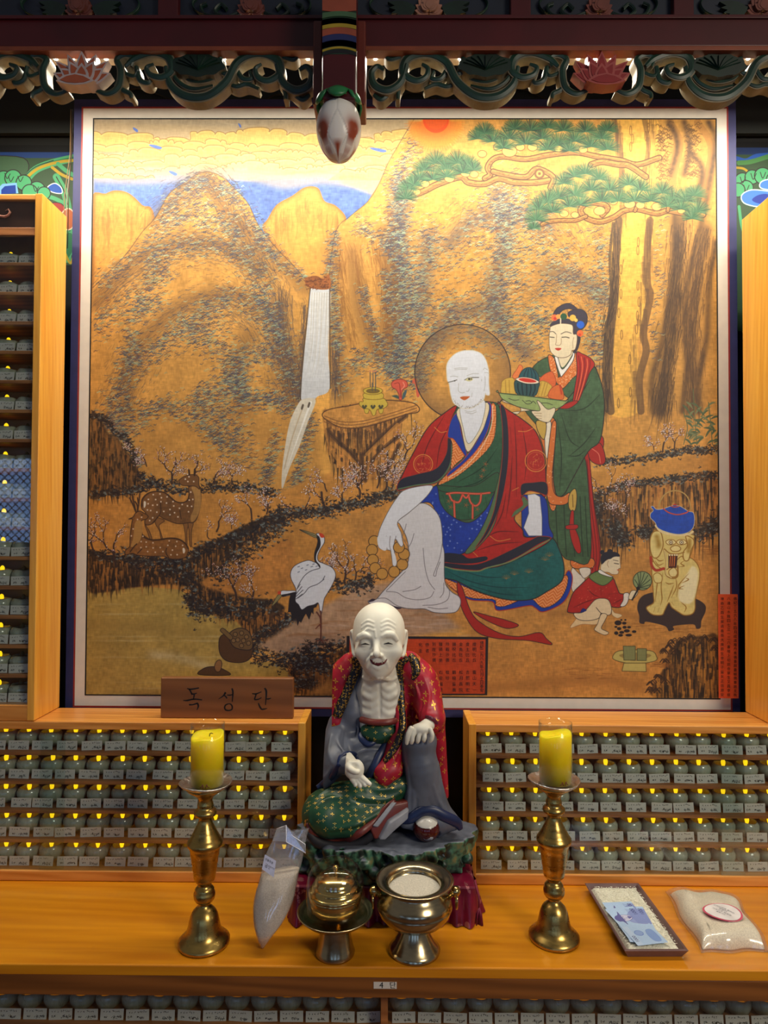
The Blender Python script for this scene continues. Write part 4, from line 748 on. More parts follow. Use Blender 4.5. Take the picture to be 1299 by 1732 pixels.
fill(B5(255, 940, 290, 890, 340, 920, 270, 950), (30, 40, 120))
fill(B5(540, 380, 545, 280, 620, 230, 700, 190, 790, 180, 800, 260, 805, 340, 780, 350, 770, 420, 690, 425, 640, 400), CRM, outline=(120, 84, 60), ow=.7)
fill(B5(545, 290, 540, 180, 580, 130, 660, 115, 760, 130, 798, 180, 720, 185, 670, 215, 620, 225), (36, 34, 48)); circle(*B5(555, 125)[0], 3.8, (36, 34, 48)); circle(*B5(660, 120)[0], 4.8, (36, 34, 48))
fill(B5(500, 375, 530, 365, 600, 410, 700, 460, 650, 460, 540, 425, 500, 395), (226, 222, 216), outline=INK, ow=.7); stroke(B5(720, 275, 780, 285), INK, 1.1); stroke(B5(705, 230, 775, 245), INK, .7); fill(B5(755, 365, 778, 360, 775, 375), (190, 50, 40)); stroke(B5(640, 240, 625, 290, 645, 330), (150, 110, 80), .7)
fill(B5(920, 720, 960, 650, 1040, 660, 1020, 720, 960, 770, 915, 760), CRM, outline=INK, ow=.7); stroke(B5(1050, 620, 965, 775), (34, 30, 34), 2.6)
circle(*B5(1105, 515)[0], 15.6, (134, 152, 102), outline=(50, 60, 44), ow=1.2)
for x, y in [(1000, 500), (1040, 420), (1080, 400), (1130, 410), (1180, 440), (1210, 500), (1210, 570), (1170, 620)]: stroke(B5(1050, 610, (1050 + x) / 2 + 10, (610 + y) / 2, x, y), (52, 64, 48), 1.2)
circle(*B5(1045, 620)[0], 3.2, (34, 30, 34))
for x, y, a_, b_ in [(770, 1090, 48, 34), (815, 1050, 14, 12), (870, 1050, 14, 12), (855, 1095, 30, 20), (740, 1145, 20, 14), (785, 1170, 30, 20), (860, 1150, 28, 20), (920, 1150, 26, 16), (890, 1200, 40, 22), (820, 1220, 34, 18), (745, 1230, 28, 24), (805, 1260, 32, 18), (915, 1258, 44, 18), (990, 1210, 30, 18)]: circle(*B5(x, y)[0], a_ / 8.1, (42, 30, 30), ry=b_ / 8.1)
# --- lion brazier with kettle
fill(B6(50, 1440, 90, 1330, 200, 1275, 400, 1260, 700, 1330, 830, 1400, 850, 1480, 800, 1600, 790, 1680, 740, 1690, 700, 1640, 480, 1660, 480, 1700, 420, 1720, 370, 1660, 160, 1610, 130, 1635, 75, 1620, 75, 1550), (58, 44, 44))
LI = (216, 196, 116); LO = (150, 104, 34)
fill(B6(240, 900, 220, 1020, 230, 1150, 240, 1300, 240, 1390, 160, 1440, 180, 1490, 240, 1530, 340, 1530, 370, 1480, 420, 1390, 450, 1440, 520, 1490, 600, 1535, 690, 1520, 725, 1460, 730, 1330, 775, 1130, 780, 1010, 740, 920, 660, 860, 500, 840), LI, tex=.15, outline=LO, ow=1.6)
fill(B6(530, 1300, 560, 1180, 640, 1040, 700, 960, 760, 1030, 750, 1180, 720, 1330, 660, 1400, 560, 1380), (230, 222, 176), soft=2)
fill(B6(240, 560, 300, 540, 680, 590, 715, 640, 700, 760, 650, 880, 600, 890, 560, 850, 400, 1000, 300, 970, 240, 900, 205, 780, 205, 640), LI, outline=LO, ow=1.4)
fill(B6(205, 640, 245, 560, 320, 560, 350, 650, 350, 740, 300, 850, 240, 860, 205, 770), (224, 206, 130), outline=LO, ow=1.6); fill(B6(620, 610, 700, 640, 715, 700, 680, 780, 650, 890, 600, 890, 590, 800, 640, 720), (224, 206, 130), outline=LO, ow=1.6); wash(B6(280, 620, 300, 720), 6, (150, 110, 30), .7); wash(B6(660, 660, 650, 780), 5, (150, 110, 30), .7)
for x in (445, 570): fill(B6(x - 60, 680, x - 30, 655, x + 30, 655, x + 60, 690, x + 20, 710, x - 30, 710), (228, 214, 150), outline=LO, ow=1.2); circle(*B6(x, 685)[0], 3.0, (236, 228, 190), outline=(90, 64, 30), ow=1.0); circle(*B6(x, 685)[0], 1.1, (60, 40, 30))
fill(B6(440, 750, 490, 720, 540, 730, 560, 765, 520, 790, 460, 785), (226, 210, 140), outline=LO, ow=1.4); stroke(B6(370, 760, 430, 810, 520, 820, 600, 800), LO, 1.6)
fill(B6(415, 830, 525, 830, 510, 980, 470, 990, 415, 980), (66, 30, 26), smooth=0)
for x in (440, 465, 490): stroke(B6(x, 850, x - 8, 960), (206, 110, 40), 1.6)
for x in (430, 460, 490, 515): circle(*B6(x, 832)[0], 1.7, (236, 230, 196), outline=LO, ow=.5)
stroke(B6(365, 770, 390, 900, 385, 1050, 450, 1100, 520, 1080, 525, 960), LO, 2.6); stroke(B6(367, 772, 392, 900, 388, 1048, 450, 1095), (228, 214, 150), 1.4)
fill(B6(420, 1020, 480, 980, 520, 1030, 500, 1080, 440, 1080), (224, 208, 140), outline=LO, ow=1.2)
for b in [B6(260, 900, 300, 950, 360, 930), B6(260, 860, 310, 900, 360, 890), B6(600, 900, 560, 930, 600, 960, 540, 970), B6(650, 1050, 560, 1150, 530, 1200, 510, 1320), B6(620, 1100, 650, 1120, 570, 1160), B6(600, 1190, 540, 1220, 590, 1230), B6(560, 1380, 620, 1440, 600, 1500), B6(350, 1040, 330, 1200, 340, 1340, 320, 1420), B6(300, 1060, 280, 1200, 260, 1380), B6(480, 1180, 440, 1280, 400, 1380), B6(500, 1100, 510, 1200, 450, 1330), B6(230, 1390, 200, 1440), B6(260, 1440, 240, 1500), B6(310, 1440, 290, 1500), B6(450, 1380, 480, 1420), B6(380, 1150, 420, 1170, 480, 1160)]: stroke(b, LO, 1.6, taper=2)
stroke(B6(210, 860, 220, 950, 270, 1010, 360, 990), (176, 56, 34), 4.5); fill(B6(240, 1070, 290, 1040, 340, 1080, 330, 1150, 260, 1150), (224, 206, 130), outline=LO, ow=1.2)
stroke(B6(270, 490, 340, 560, 500, 595, 640, 590, 700, 560), (222, 204, 150), 4)
stroke(B6(308, 300, 315, 220, 380, 120, 480, 80, 580, 100, 650, 170, 685, 300), (150, 120, 70), 2.4); stroke(B6(308, 300, 315, 220, 380, 120, 480, 80, 580, 100, 650, 170, 685, 300), (206, 170, 90), 1.0)
fill(B6(212, 270, 240, 262, 265, 290, 300, 300, 360, 290, 440, 262, 490, 250, 560, 265, 650, 320, 710, 340, 722, 440, 700, 520, 640, 570, 540, 590, 420, 570, 300, 520, 260, 450, 210, 400, 208, 350, 240, 310), (20, 72, 190), tex=.35, outline=(200, 190, 170), ow=1)
stroke(B6(360, 290, 420, 335, 520, 360, 620, 340, 650, 320), (196, 70, 66), 2.2); stroke(B6(450, 262, 490, 272, 540, 264), (196, 70, 66), 1.8); fill(B6(470, 250, 495, 232, 520, 250), (180, 50, 50))
# --- cups on tray
fill(A5(330, 1420, 370, 1395, 520, 1395, 555, 1425, 545, 1450, 440, 1465, 340, 1445), (190, 176, 96), outline=(80, 66, 36), ow=1); fill(A5(385, 1460, 500, 1460, 502, 1505, 375, 1502), (190, 176, 96), smooth=0, outline=(80, 66, 36), ow=1); fill(A5(360, 1420, 440, 1405, 530, 1420, 440, 1450), (150, 130, 70))
fill(A5(382, 1372, 445, 1372, 445, 1445, 385, 1445), (128, 134, 84), smooth=0, outline=(66, 66, 44), ow=.9); fill(A5(455, 1385, 503, 1385, 502, 1447, 455, 1447), (128, 134, 84), smooth=0, outline=(66, 66, 44), ow=.9)

# --- seated hermit
fill(A4(440, 1290, 520, 1320, 700, 1400, 900, 1390, 1000, 1330, 1040, 1260, 1062, 1290, 1050, 1360, 1010, 1420, 920, 1460, 880, 1440, 850, 1430, 740, 1450, 690, 1450, 670, 1410, 560, 1400, 470, 1340), BLU, outline=(170, 50, 40), ow=1.6)
orn = A4(440, 1300, 500, 1320, 620, 1370, 760, 1400, 900, 1370, 1010, 1290, 1040, 1290, 1030, 1350, 990, 1410, 920, 1440, 870, 1400, 840, 1390, 740, 1430, 690, 1430, 680, 1400, 560, 1390, 470, 1340)
def zig(pts, ang=0, step=5.5, hexc=(240, 170, 110)):
    fill(pts, ORG, outline=INK, ow=.8); M = mask(pts); P = np.array(pts); (x0, y0), (x1, y1) = P.min(0), P.max(0)
    q0, q1 = TR([(x0, y0)])[0].astype(int), TR([(x1, y1)])[0].astype(int) + 1; q0 = np.maximum(q0, 0)
    yy, xx = np.mgrid[q0[1]:q1[1], q0[0]:q1[0]]; u = (xx * math.cos(ang) + yy * math.sin(ang)) / PS; v = (-xx * math.sin(ang) + yy * math.cos(ang)) / PS
    z = (v + np.abs((u / 7) % 2 - 1) * 7) / step; l = (np.abs((z % 1) - .5) > .34)
    M = M[q0[1]:q1[1], q0[0]:q1[0]]; M = M[:l.shape[0], :l.shape[1]]
    blend(q0[1], q0[0], l[:M.shape[0], :M.shape[1]] * M * .85, lin(hexc))
zig(orn, .2)
fill(A4(500, 1320, 525, 1340, 560, 1440, 600, 1500, 700, 1560, 800, 1580, 900, 1560, 935, 1590, 960, 1620, 850, 1600, 700, 1590, 600, 1560, 540, 1480, 510, 1400), (170, 36, 30), outline=INK, ow=1)
fill(A4(580, 1460, 660, 1480, 740, 1500, 800, 1525, 740, 1540, 640, 1500), (170, 36, 30), outline=INK, ow=1)
fill(A4(440, 1240, 500, 1250, 620, 1240, 700, 1190, 870, 1120, 960, 1100, 1000, 1160, 1022, 1240, 1010, 1310, 940, 1360, 860, 1400, 740, 1400, 600, 1360, 500, 1310, 430, 1290), TEAL, tex=.35, outline=INK, ow=1.5)
for b in [A4(450, 1260, 560, 1310, 700, 1340, 860, 1340), A4(520, 1260, 640, 1290, 760, 1290), A4(560, 1330, 700, 1370, 820, 1380)]: stroke(b, (14, 60, 66), 1.6, taper=2)
for x, y in [(950, 1190), (780, 1280), (850, 1270), (740, 1300), (930, 1210)]:
    for k in range(7): th = -math.pi * (k + 1) / 8; p = A4(x, y)[0]; dab(p[0], p[1], 8 * math.cos(th), 7 * math.sin(th), 1, (140, 110, 70), .7)
fill(A4(390, 850, 470, 840, 600, 900, 640, 960, 620, 1020, 560, 1040, 450, 990, 410, 930), GRN, outline=INK)
# torso green
torso = A4(470, 480, 690, 440, 760, 560, 740, 700, 700, 860, 640, 960, 560, 1010, 470, 1000, 410, 940, 400, 860, 440, 700)
fill(torso, (44, 88, 62), tex=.35, outline=INK)
fill(A4(400, 845, 520, 850, 600, 840, 700, 780, 690, 870, 600, 885, 480, 880, 420, 870), (48, 88, 60), outline=INK, ow=1)
for b in [A4(700, 660, 620, 760, 500, 830), A4(690, 760, 600, 830, 480, 860), A4(640, 900, 650, 980), A4(560, 890, 555, 1000), A4(430, 890, 460, 980)]: stroke(b, (24, 50, 36), 1.6, taper=2)
for b in [A4(450, 885, 500, 880, 600, 885, 660, 880), A4(462, 888, 478, 918, 510, 925, 528, 888), A4(556, 888, 566, 925, 590, 944, 612, 926, 618, 888), A4(486, 920, 489, 1000), A4(577, 938, 576, 1004), A4(528, 890, 545, 905, 558, 890)]: stroke(b, (186, 56, 40), 3.6); stroke(b, (232, 130, 100), .9)
for x, y in [(460, 920), (470, 950), (600, 960), (545, 940), (640, 740), (620, 800), (630, 770)]: 
    p = A4(x, y)[0]
    for k in range(5): th = k * 1.25; dab(p[0], p[1], 4 * math.cos(th), 4 * math.sin(th), 1, (170, 90, 50), .8)
# blue skirt
fill(A4(340, 900, 400, 845, 420, 930, 470, 990, 560, 1025, 640, 960, 700, 850, 690, 950, 640, 1080, 560, 1160, 470, 1200, 410, 1180, 400, 1000, 370, 930, 310, 930), BLU, tex=.25, outline=INK)
for _ in range(80):
    p = A4(rng.uniform(370, 660), rng.uniform(880, 1170))[0]; q = TR([p])[0].astype(int)
    if cv[q[1], q[0], 2] > .5 and cv[q[1], q[0], 0] < .2: dab(p[0] - 1.4, p[1], 2.8, 0, .8, (140, 160, 230), .8); dab(p[0], p[1] - 1.4, 0, 2.8, .8, (140, 160, 230), .8)
# right sleeve parts
fill(A4(820, 900, 850, 890, 910, 890, 940, 930, 950, 1040, 970, 1090, 940, 1110, 830, 1090, 815, 980), BLU, outline=INK, ow=1)
# red robe
robeR = A4(700, 440, 740, 470, 830, 530, 890, 590, 925, 700, 935, 830, 930, 900, 900, 880, 850, 870, 815, 900, 830, 950, 800, 970, 780, 1010, 820, 1060, 830, 1095, 900, 1095, 960, 1105, 880, 1160, 700, 1240, 560, 1240, 440, 1215, 560, 1160, 650, 1070, 690, 960, 720, 800, 745, 640, 745, 560)
fill(robeR, RED, tex=.25, outline=INK, ow=1.4)
robeL = A4(500, 455, 440, 490, 360, 560, 290, 680, 240, 780, 212, 860, 300, 850, 390, 830, 450, 780, 475, 700, 480, 620, 460, 600, 470, 530)
fill(robeL, RED, tex=.25, outline=INK, ow=1.4)
for b in [A4(440, 500, 360, 640, 330, 740), A4(480, 520, 420, 640, 400, 760), A4(780, 520, 790, 700, 790, 900), A4(820, 560, 840, 700, 830, 820), A4(770, 700, 760, 860, 740, 1000), A4(740, 880, 720, 980, 680, 1060), A4(640, 1100, 700, 1070, 800, 1070), A4(600, 1160, 700, 1130, 820, 1120), A4(760, 560, 765, 640)]: stroke(b, (100, 18, 22), 1.7, taper=2)
def medal(x, y, r0):
    t = np.linspace(0, 6.283, 24)
    stroke([(x + r0 * math.cos(k), y + r0 * math.sin(k)) for k in t], (222, 146, 60), 1.4, a=.9); stroke([(x + r0 * .82 * math.cos(k), y + r0 * .82 * math.sin(k)) for k in t], (210, 110, 56), .9, a=.8)
    for k in range(26): th = rng.uniform(0, 6.28); q = rng.uniform(0, r0 * .7); dab(x + q * math.cos(th), y + q * math.sin(th), rng.uniform(-3, 3), rng.uniform(-3, 3), .8, (214, 120, 60), .8)
medal(*A4(335, 740)[0], 16); medal(*A4(885, 725)[0], 18)
for b in [A4(800, 580, 840, 580, 880, 560), A4(660, 1090, 700, 1115, 760, 1105), A4(390, 560, 420, 585, 450, 580), A4(560, 1150, 600, 1190), A4(770, 870, 800, 855)]: stroke(b, (222, 146, 60), 1.3, a=.8)
# black bands with green piping
def band(pts, col=NVY): fill(pts, col, outline=(160, 44, 36), ow=1.0)
fill(A4(690, 450, 715, 470, 722, 600, 715, 740, 690, 860, 650, 990, 600, 1090, 540, 1170, 580, 1165, 660, 1080, 700, 980, 735, 830, 750, 680, 745, 520, 720, 455), (84, 112, 76), outline=INK, ow=.8)
band(A4(712, 455, 735, 470, 750, 560, 752, 700, 735, 840, 705, 960, 650, 1080, 590, 1150, 640, 1070, 680, 970, 705, 840, 722, 700, 722, 560))
fill(A4(212, 868, 300, 846, 390, 836, 440, 800, 470, 740, 478, 640, 470, 620, 455, 612, 450, 680, 420, 740, 380, 770, 300, 790, 225, 815), NVY, outline=(160, 44, 36), ow=1.2); stroke(A4(214, 862, 300, 843, 390, 830, 440, 790, 470, 730, 476, 640), (84, 112, 76), 2.2)
fill(A4(815, 840, 870, 830, 935, 830, 940, 890, 900, 880, 850, 872, 815, 895), NVY, outline=(160, 44, 36), ow=1.1); fill(A4(770, 1000, 800, 980, 835, 950, 850, 930, 830, 900, 815, 910, 820, 940, 780, 970, 765, 1000), (84, 112, 76), outline=(160, 44, 36), ow=1.1)
fill(A4(440, 1220, 560, 1230, 640, 1215, 760, 1160, 860, 1110, 900, 1092, 960, 1100, 900, 1130, 800, 1190, 700, 1235, 640, 1245, 600, 1258, 500, 1250, 440, 1240), NVY, outline=(160, 44, 36), ow=1.2); fill(A4(440, 1175, 520, 1180, 560, 1200, 640, 1190, 640, 1210, 560, 1225, 440, 1215), NVY)
stroke(A4(440, 1240, 500, 1255, 600, 1262, 650, 1245, 760, 1215, 860, 1160, 950, 1110), (110, 132, 86), 2.2)
# collar zigzag
zig(A4(690, 460, 690, 560, 670, 640, 600, 720, 500, 800, 410, 842, 440, 800, 490, 760, 550, 710, 620, 640, 665, 560, 668, 450), -.7)
zig(A4(480, 520, 500, 620, 540, 690, 490, 745, 470, 760, 478, 660, 470, 600), .3)
fill(A4(500, 490, 470, 530, 455, 605, 480, 615, 500, 640, 540, 700, 548, 690, 525, 600, 510, 520), BLU, outline=(170, 50, 40), ow=1)
fill(A4(650, 440, 668, 455, 665, 520, 640, 600, 590, 680, 520, 750, 455, 800, 465, 775, 530, 720, 590, 640, 630, 560, 648, 500), BLU, outline=(200, 60, 50), ow=1)
stroke(A4(674, 455, 672, 530, 648, 610, 600, 690, 530, 762, 460, 806), (226, 216, 200), 1.0)
fill(A4(505, 470, 520, 560, 550, 680, 600, 620, 640, 540, 650, 440), CRM, outline=(60, 60, 60), ow=1.0)
BW = (214, 218, 228)
fill(A4(515, 465, 530, 560, 555, 640, 600, 590, 628, 520, 635, 430, 560, 440), BW, outline=(120, 120, 110), ow=.8)
# sleeve forearm (white) right
fill(A4(845, 890, 880, 885, 905, 900, 915, 1000, 915, 1090, 850, 1090, 825, 1050, 850, 980), BW, smooth=0, outline=(90, 90, 100), ow=.9)
# head
fill(B1(640, 140, 740, 150, 850, 200, 920, 300, 960, 430, 972, 520, 972, 700, 985, 885, 930, 895, 915, 870, 890, 960, 850, 1010, 760, 1070, 690, 1110, 600, 1125, 520, 1120, 440, 1080, 370, 1020, 330, 900, 310, 780, 295, 690, 268, 640, 258, 520, 258, 400, 300, 300, 400, 200, 520, 150), BW, outline=(206, 200, 180), ow=1.2)
for b in [B1(285, 680, 350, 665, 430, 640), B1(565, 640, 620, 610, 700, 600, 800, 598)]: stroke(b, (96, 96, 90), 1.4)
fill(B1(575, 640, 640, 600, 690, 610, 700, 640, 640, 665), (196, 190, 140)); circle(*B1(640, 625)[0], 1.8, (60, 56, 50)); circle(*B1(675, 625)[0], 1.2, (70, 66, 60)); circle(*B1(395, 655)[0], 1.1, (60, 56, 50))
for b in [B1(320, 585, 380, 575, 450, 590), B1(600, 570, 700, 535, 800, 535), B1(385, 450, 500, 435, 610, 440), B1(390, 470, 500, 460, 600, 462), B1(460, 700, 455, 800, 470, 840, 520, 860, 560, 850), B1(640, 790, 625, 830, 590, 830), B1(900, 520, 940, 515, 965, 530), B1(905, 580, 910, 700, 890, 830), B1(880, 470, 900, 440, 950, 470), B1(690, 860, 680, 930), B1(565, 1160, 650, 1180, 760, 1150), B1(580, 1190, 680, 1210, 760, 1180), B1(850, 630, 850, 660)]: stroke(b, (160, 160, 156), .8, a=.9)
fill(B1(485, 940, 540, 918, 640, 918, 650, 925, 600, 965, 550, 982), (192, 92, 40))
for k in range(60):
    th = rng.uniform(.35, 2.7); x, y = 610 + 270 * math.cos(th), 850 + 250 * math.sin(th) ** 1; p = B1(x + rng.uniform(-14, 14), y + rng.uniform(-20, 14))[0]; dab(p[0], p[1], rng.uniform(-1, 1), 1.4, .6, (130, 120, 110), .7)
# white arm, leg, hem
fill([(652, 1040)] + B3(90, 1360, 180, 1330, 260, 1240, 400, 1090, 520, 960, 560, 840, 540, 640, 460, 470, 430, 430, 560, 330, 660, 235, 750, 225, 850, 290, 920, 400, 945, 560, 950, 700, 970, 800, 975, 1120, 1050, 1240, 1140, 1300, 1158, 1380, 1110, 1470, 1000, 1490, 850, 1480, 740, 1440, 620, 1440, 500, 1430, 380, 1410, 300, 1400, 180, 1390), (206, 206, 212), outline=(84, 80, 88), ow=1.1)
fill(B3(500, 75, 660, 30, 830, 18, 800, 100, 700, 210, 560, 330, 430, 440, 470, 560, 485, 640, 495, 700, 470, 720, 430, 660, 400, 640, 390, 740, 400, 860, 400, 945, 375, 930, 355, 800, 340, 765, 230, 745, 200, 680, 205, 590, 240, 480, 330, 300, 420, 160), BW, outline=(100, 92, 92), ow=1.0)
for b in [B3(245, 600, 240, 680, 260, 745), B3(300, 600, 290, 680, 310, 750), B3(345, 600, 338, 700, 350, 765), B3(412, 600, 400, 650), B3(390, 700, 400, 850), B3(530, 460, 510, 540, 478, 610), B3(620, 570, 590, 670, 545, 745), B3(725, 740, 745, 950, 790, 1120, 860, 1220), B3(945, 690, 920, 840, 870, 980, 845, 1050, 870, 1060, 885, 990, 920, 900), B3(965, 1140, 960, 1250, 920, 1310), B3(300, 1240, 420, 1250, 520, 1310, 660, 1335, 800, 1310, 850, 1240), B3(490, 1240, 620, 1220, 700, 1180), B3(190, 1320, 300, 1320, 420, 1400, 560, 1440), B3(1000, 1160, 1030, 1250, 1000, 1340, 880, 1390, 720, 1400), B3(780, 1420, 900, 1440, 1010, 1430), B3(300, 1230, 420, 1110, 520, 1010), B3(480, 600, 545, 720)]: stroke(b, (104, 100, 108), .9)
# beads
for x, y in [(160, 660), (135, 760), (145, 875), (172, 970), (252, 1035), (390, 1012), (485, 928), (505, 808), (445, 730)]: circle(*B3(x, y)[0], 9.4, (196, 142, 62), outline=(64, 44, 30), ow=1.1)
fill(B3(205, 600, 300, 600, 300, 760, 230, 745, 200, 690), BW); fill(B3(415, 600, 455, 600, 495, 700, 470, 720, 430, 660), BW); stroke(B3(412, 650, 470, 722, 495, 700), (100, 92, 92), .9); fill(B3(395, 800, 420, 900, 405, 945, 375, 930, 370, 820), BW)
fill(B3(95, 1360, 130, 1325, 172, 1330, 150, 1350), (52, 40, 60)); fill(B3(330, 1385, 400, 1412, 480, 1428, 420, 1440), (52, 40, 60))
# --- cartouche with the dedication
fill([(587, 1076), (826, 1078), (824, 1176), (585, 1176)], DK, smooth=0); fill([(592, 1080.5), (821.5, 1082), (820, 1173.5), (590, 1173.5)], (196, 66, 26), smooth=0, tex=.25)
cv *= (0.93 + .10 * weave)[..., None]; g_ = cv.mean(-1, keepdims=True); cv += (g_ - cv) * .07
np.clip(cv, 0, 1, cv)
R = math.radians
# ------------------------------------------------------------------ the scroll in its frame
YP = 1.87
c4 = [PY(u, v, YP) for u, v in _o]
AX0, AX1 = (c4[0].x + c4[3].x) / 2, (c4[1].x + c4[2].x) / 2; AZ0, AZ1 = (c4[2].z + c4[3].z) / 2, (c4[0].z + c4[1].z) / 2
m_silk = painted('painted_silk', to_image('scroll_brushwork', cv), .55, .35)
m_mat = plain('ivory_silk_border', (222, 216, 204), .65, var=.02); m_mred = plain('brick_red_piping', (150, 52, 46), .5); m_navy = plain('navy_silk_border', (44, 46, 92), .6); m_ink = plain('ink_black', (12, 12, 14), .6)
pic = empty('hanging_painting', ((AX0 + AX1) / 2, YP, AZ0)); tag(pic, 'large square temple painting of a seated white-faced hermit, waterfall and pines, hanging behind the altar', 'painting')
def sub(o, p): o.parent = p; o.matrix_parent_inverse = Matrix.Translation(-p.location); return o
def rect_ring(x0, x1, z0, z1, w_, y, m, name, y1):
    b = MB()
    b.box(x0 - w_, x1 + w_, y, y1, z1, z1 + w_).box(x0 - w_, x1 + w_, y, y1, z0 - w_, z0).box(x0 - w_, x0, y, y1, z0, z1).box(x1, x1 + w_, y, y1, z0, z1)
    return sub(b.build(name, m), pic)
sub(picture_quad('painted_panel', [(AX0, YP, AZ1), (AX1, YP, AZ1), (AX1, YP, AZ0), (AX0, YP, AZ0)], m_silk), pic)
rect_ring(AX0, AX1, AZ0, AZ1, .0035, YP - .0005, m_ink, 'ink_line', YP + .01)
rect_ring(AX0 - .0035, AX1 + .0035, AZ0 - .0035, AZ1 + .0035, .0275, YP - .0002, m_mat, 'ivory_border', YP + .01)
rect_ring(AX0 - .031, AX1 + .031, AZ0 - .031, AZ1 + .031, .0045, YP - .0005, m_mred, 'red_piping', YP + .01)
rect_ring(AX0 - .0355, AX1 + .0355, AZ0 - .0355, AZ1 + .0355, .021, YP - .0002, m_navy, 'navy_border', YP + .012)
sub(MB().box(AX0 - .05, AX1 + .05, YP + .012, YP + .03, AZ0 - .05, AZ1 + .05).build('backing_board', m_black), pic)
# writing
m_vrm = plain('vermilion_paper', (240, 98, 48), .7, var=.06)
def column(txt, u, v0, v1, size_px, Y, mb, mi=0):
    """vertical line of characters between two heights"""
    n = len(txt)
    for i, ch in enumerate(txt):
        if ch == ' ': continue
        v, f = glyphs(ch, 1.0); P = np.array(v)
        if not len(P): continue
        a, b_ = P.min(0), P.max(0); cx = (a + b_) / 2; c = PY(u, v0 + (v1 - v0) * (i + .5) / n, Y); s = size_px * YP / FPX / max(.72, max(b_[0] - a[0], b_[1] - a[1]))
        mb.add([(c.x + (p[0] - cx[0]) * s, Y, c.z + (p[1] - cx[1]) * s) for p in P], f, mi)
tx = MB()
column('佛紀二九八九年六月十日奉安', 815, 1084, 1171, 6.4, YP - .0012, tx)
for k, (a, b_) in enumerate([('證明比丘', '靈山天一'), ('會主比丘', '吉熙明宏'), ('金魚比丘', '松月長院'), ('誦呪比丘', '鶴曉童眞'), ('持殿沙彌', '桂珍'), ('鍾頭上坐', '右安福德'), ('別座沙彌', '桂福'), ('侍者', '光輝'), ('化主', '')]):
    u = 802.5 - k * 11.4
    n1, n2 = len(a), len(b_); column(a, u, 1085, 1085 + 9 * n1 if n1 > 2 else 1106, 6.2, YP - .0012, tx)
    if b_: column(b_, u, 1132, 1132 + 10 * n2, 6.4, YP - .0012, tx)
sub(tx.build('dedication_writing', m_ink), pic)
q = [PY(u, v, YP - .004) for u, v in [(1214.5, 1005), (1248, 1005), (1250, 1183), (1216, 1181)]]
slip = MB().box(q[3].x, q[1].x, YP - .004, YP - .0025, q[3].z, q[0].z).build('inscription_slip', m_vrm); tag(slip, 'narrow vermilion paper slip of brush writing pasted over the lower right frame edge', 'paper slip')
tx = MB()
for k, t in enumerate(['佛紀二五六八年四月成道庵丹靑佛事與畫幀佛事施主秩', '八達山水路四七三一二八番地上初說合掌生又昌李根', '坤命乙酉生宋貞善長大庚辰生李明子童女正信源安']):
    column(t, 1243.5 - 11 * k, 1009, 1179, 5.4, YP - .0046, tx)
tx.build('writing', m_ink, slip)
# ------------------------------------------------------------------ cabinets of votive lamps
YF, YB = 1.70, 1.83; TZ = .773
m_cab = wood('honey_pine', (200, 124, 48), (236, 168, 84), 0, .38, 1.4, wv=.14, coat=.2); m_cabv = wood('honey_pine_upright', (218, 140, 38), (244, 182, 74), 2, .4, 1.6, wv=.1, coat=.2); m_cabd = wood('brown_pine_shelf', (150, 90, 46), (196, 128, 70), 0, .5); m_cabb = plain('cabinet_back_panel', (140, 96, 38), .3)
m_pane = glass('cabinet_glass', refl=.035)
m_cel, nt, b = base('celadon_glaze'); b.inputs['Roughness'].default_value = .22; b.inputs['Coat Weight'].default_value = .4
n = N(nt, 'ShaderNodeTexNoise', Scale=70.0, Detail=4.0); nt.links.new(coords(nt, (1, 1, .25)), n.inputs['Vector'])
vo = N(nt, 'ShaderNodeTexVoronoi', Scale=55.0); vo.feature = 'DISTANCE_TO_EDGE'; nt.links.new(coords(nt, (1, 1, .45)), vo.inputs['Vector'])
cr = ramp(nt, vo.outputs[0], [(0, (120, 124, 112)), (.02, (215, 220, 210))]); cn = ramp(nt, n.outputs['Fac'], [(.3, (168, 168, 148)), (.7, (202, 200, 178))])
mx = N(nt, 'ShaderNodeMix'); mx.data_type = 'RGBA'; mx.blend_type = 'MULTIPLY'; mx.inputs[0].default_value = .55; nt.links.new(cn, mx.inputs[6]); nt.links.new(cr, mx.inputs[7]); nt.links.new(mx.outputs[2], b.inputs['Base Color'])
m_flame = emit('led_flame', (255, 200, 18), 1.5); m_wick = plain('unlit_led', (120, 96, 40), .4); m_tea = plain('amber_tealight', (230, 140, 30), .4); m_tea.node_tree.nodes['Principled BSDF'].inputs['Emission Color'].default_value = (1, .30, .01, 1); m_tea.node_tree.nodes['Principled BSDF'].inputs['Emission Strength'].default_value = .22
m_card = plain('name_card_paper', (214, 206, 192), .75, var=.02)
bowl_p = [(.0, 0), (.015, 0), (.018, .002), (.0262, .010), (.0290, .020), (.0285, .029), (.0245, .0365), (.0228, .0385), (.0215, .0375), (.0235, .030), (.0250, .020), (.021, .008), (.0, .006)]
me_bowl = MB().lathe(bowl_p, n=28, fn=lambda r, z, a: (r, z - .0018 * (z > .034) * (.5 + .5 * math.sin(3 * a)) )).mesh('bowl'); me_bowl.materials.append(m_cel)
me_tea = MB().lathe([(.0, .007), (.0185, .007), (.0185, .021), (.014, .023), (.0, .024)], n=20).mesh('tealight'); me_tea.materials.append(m_tea)
me_fl = MB().lathe([(.0, .024), (.0034, .030), (.0054, .037), (.0052, .0425), (.0032, .0465), (.0, .048)], n=12).mesh('flame'); me_fl.materials.append(m_flame)
me_unl = me_fl.copy(); me_unl.materials[0] = m_wick
me_tead = me_tea.copy(); me_tead.materials[0] = plain('dark_tealight', (150, 120, 70), .5)
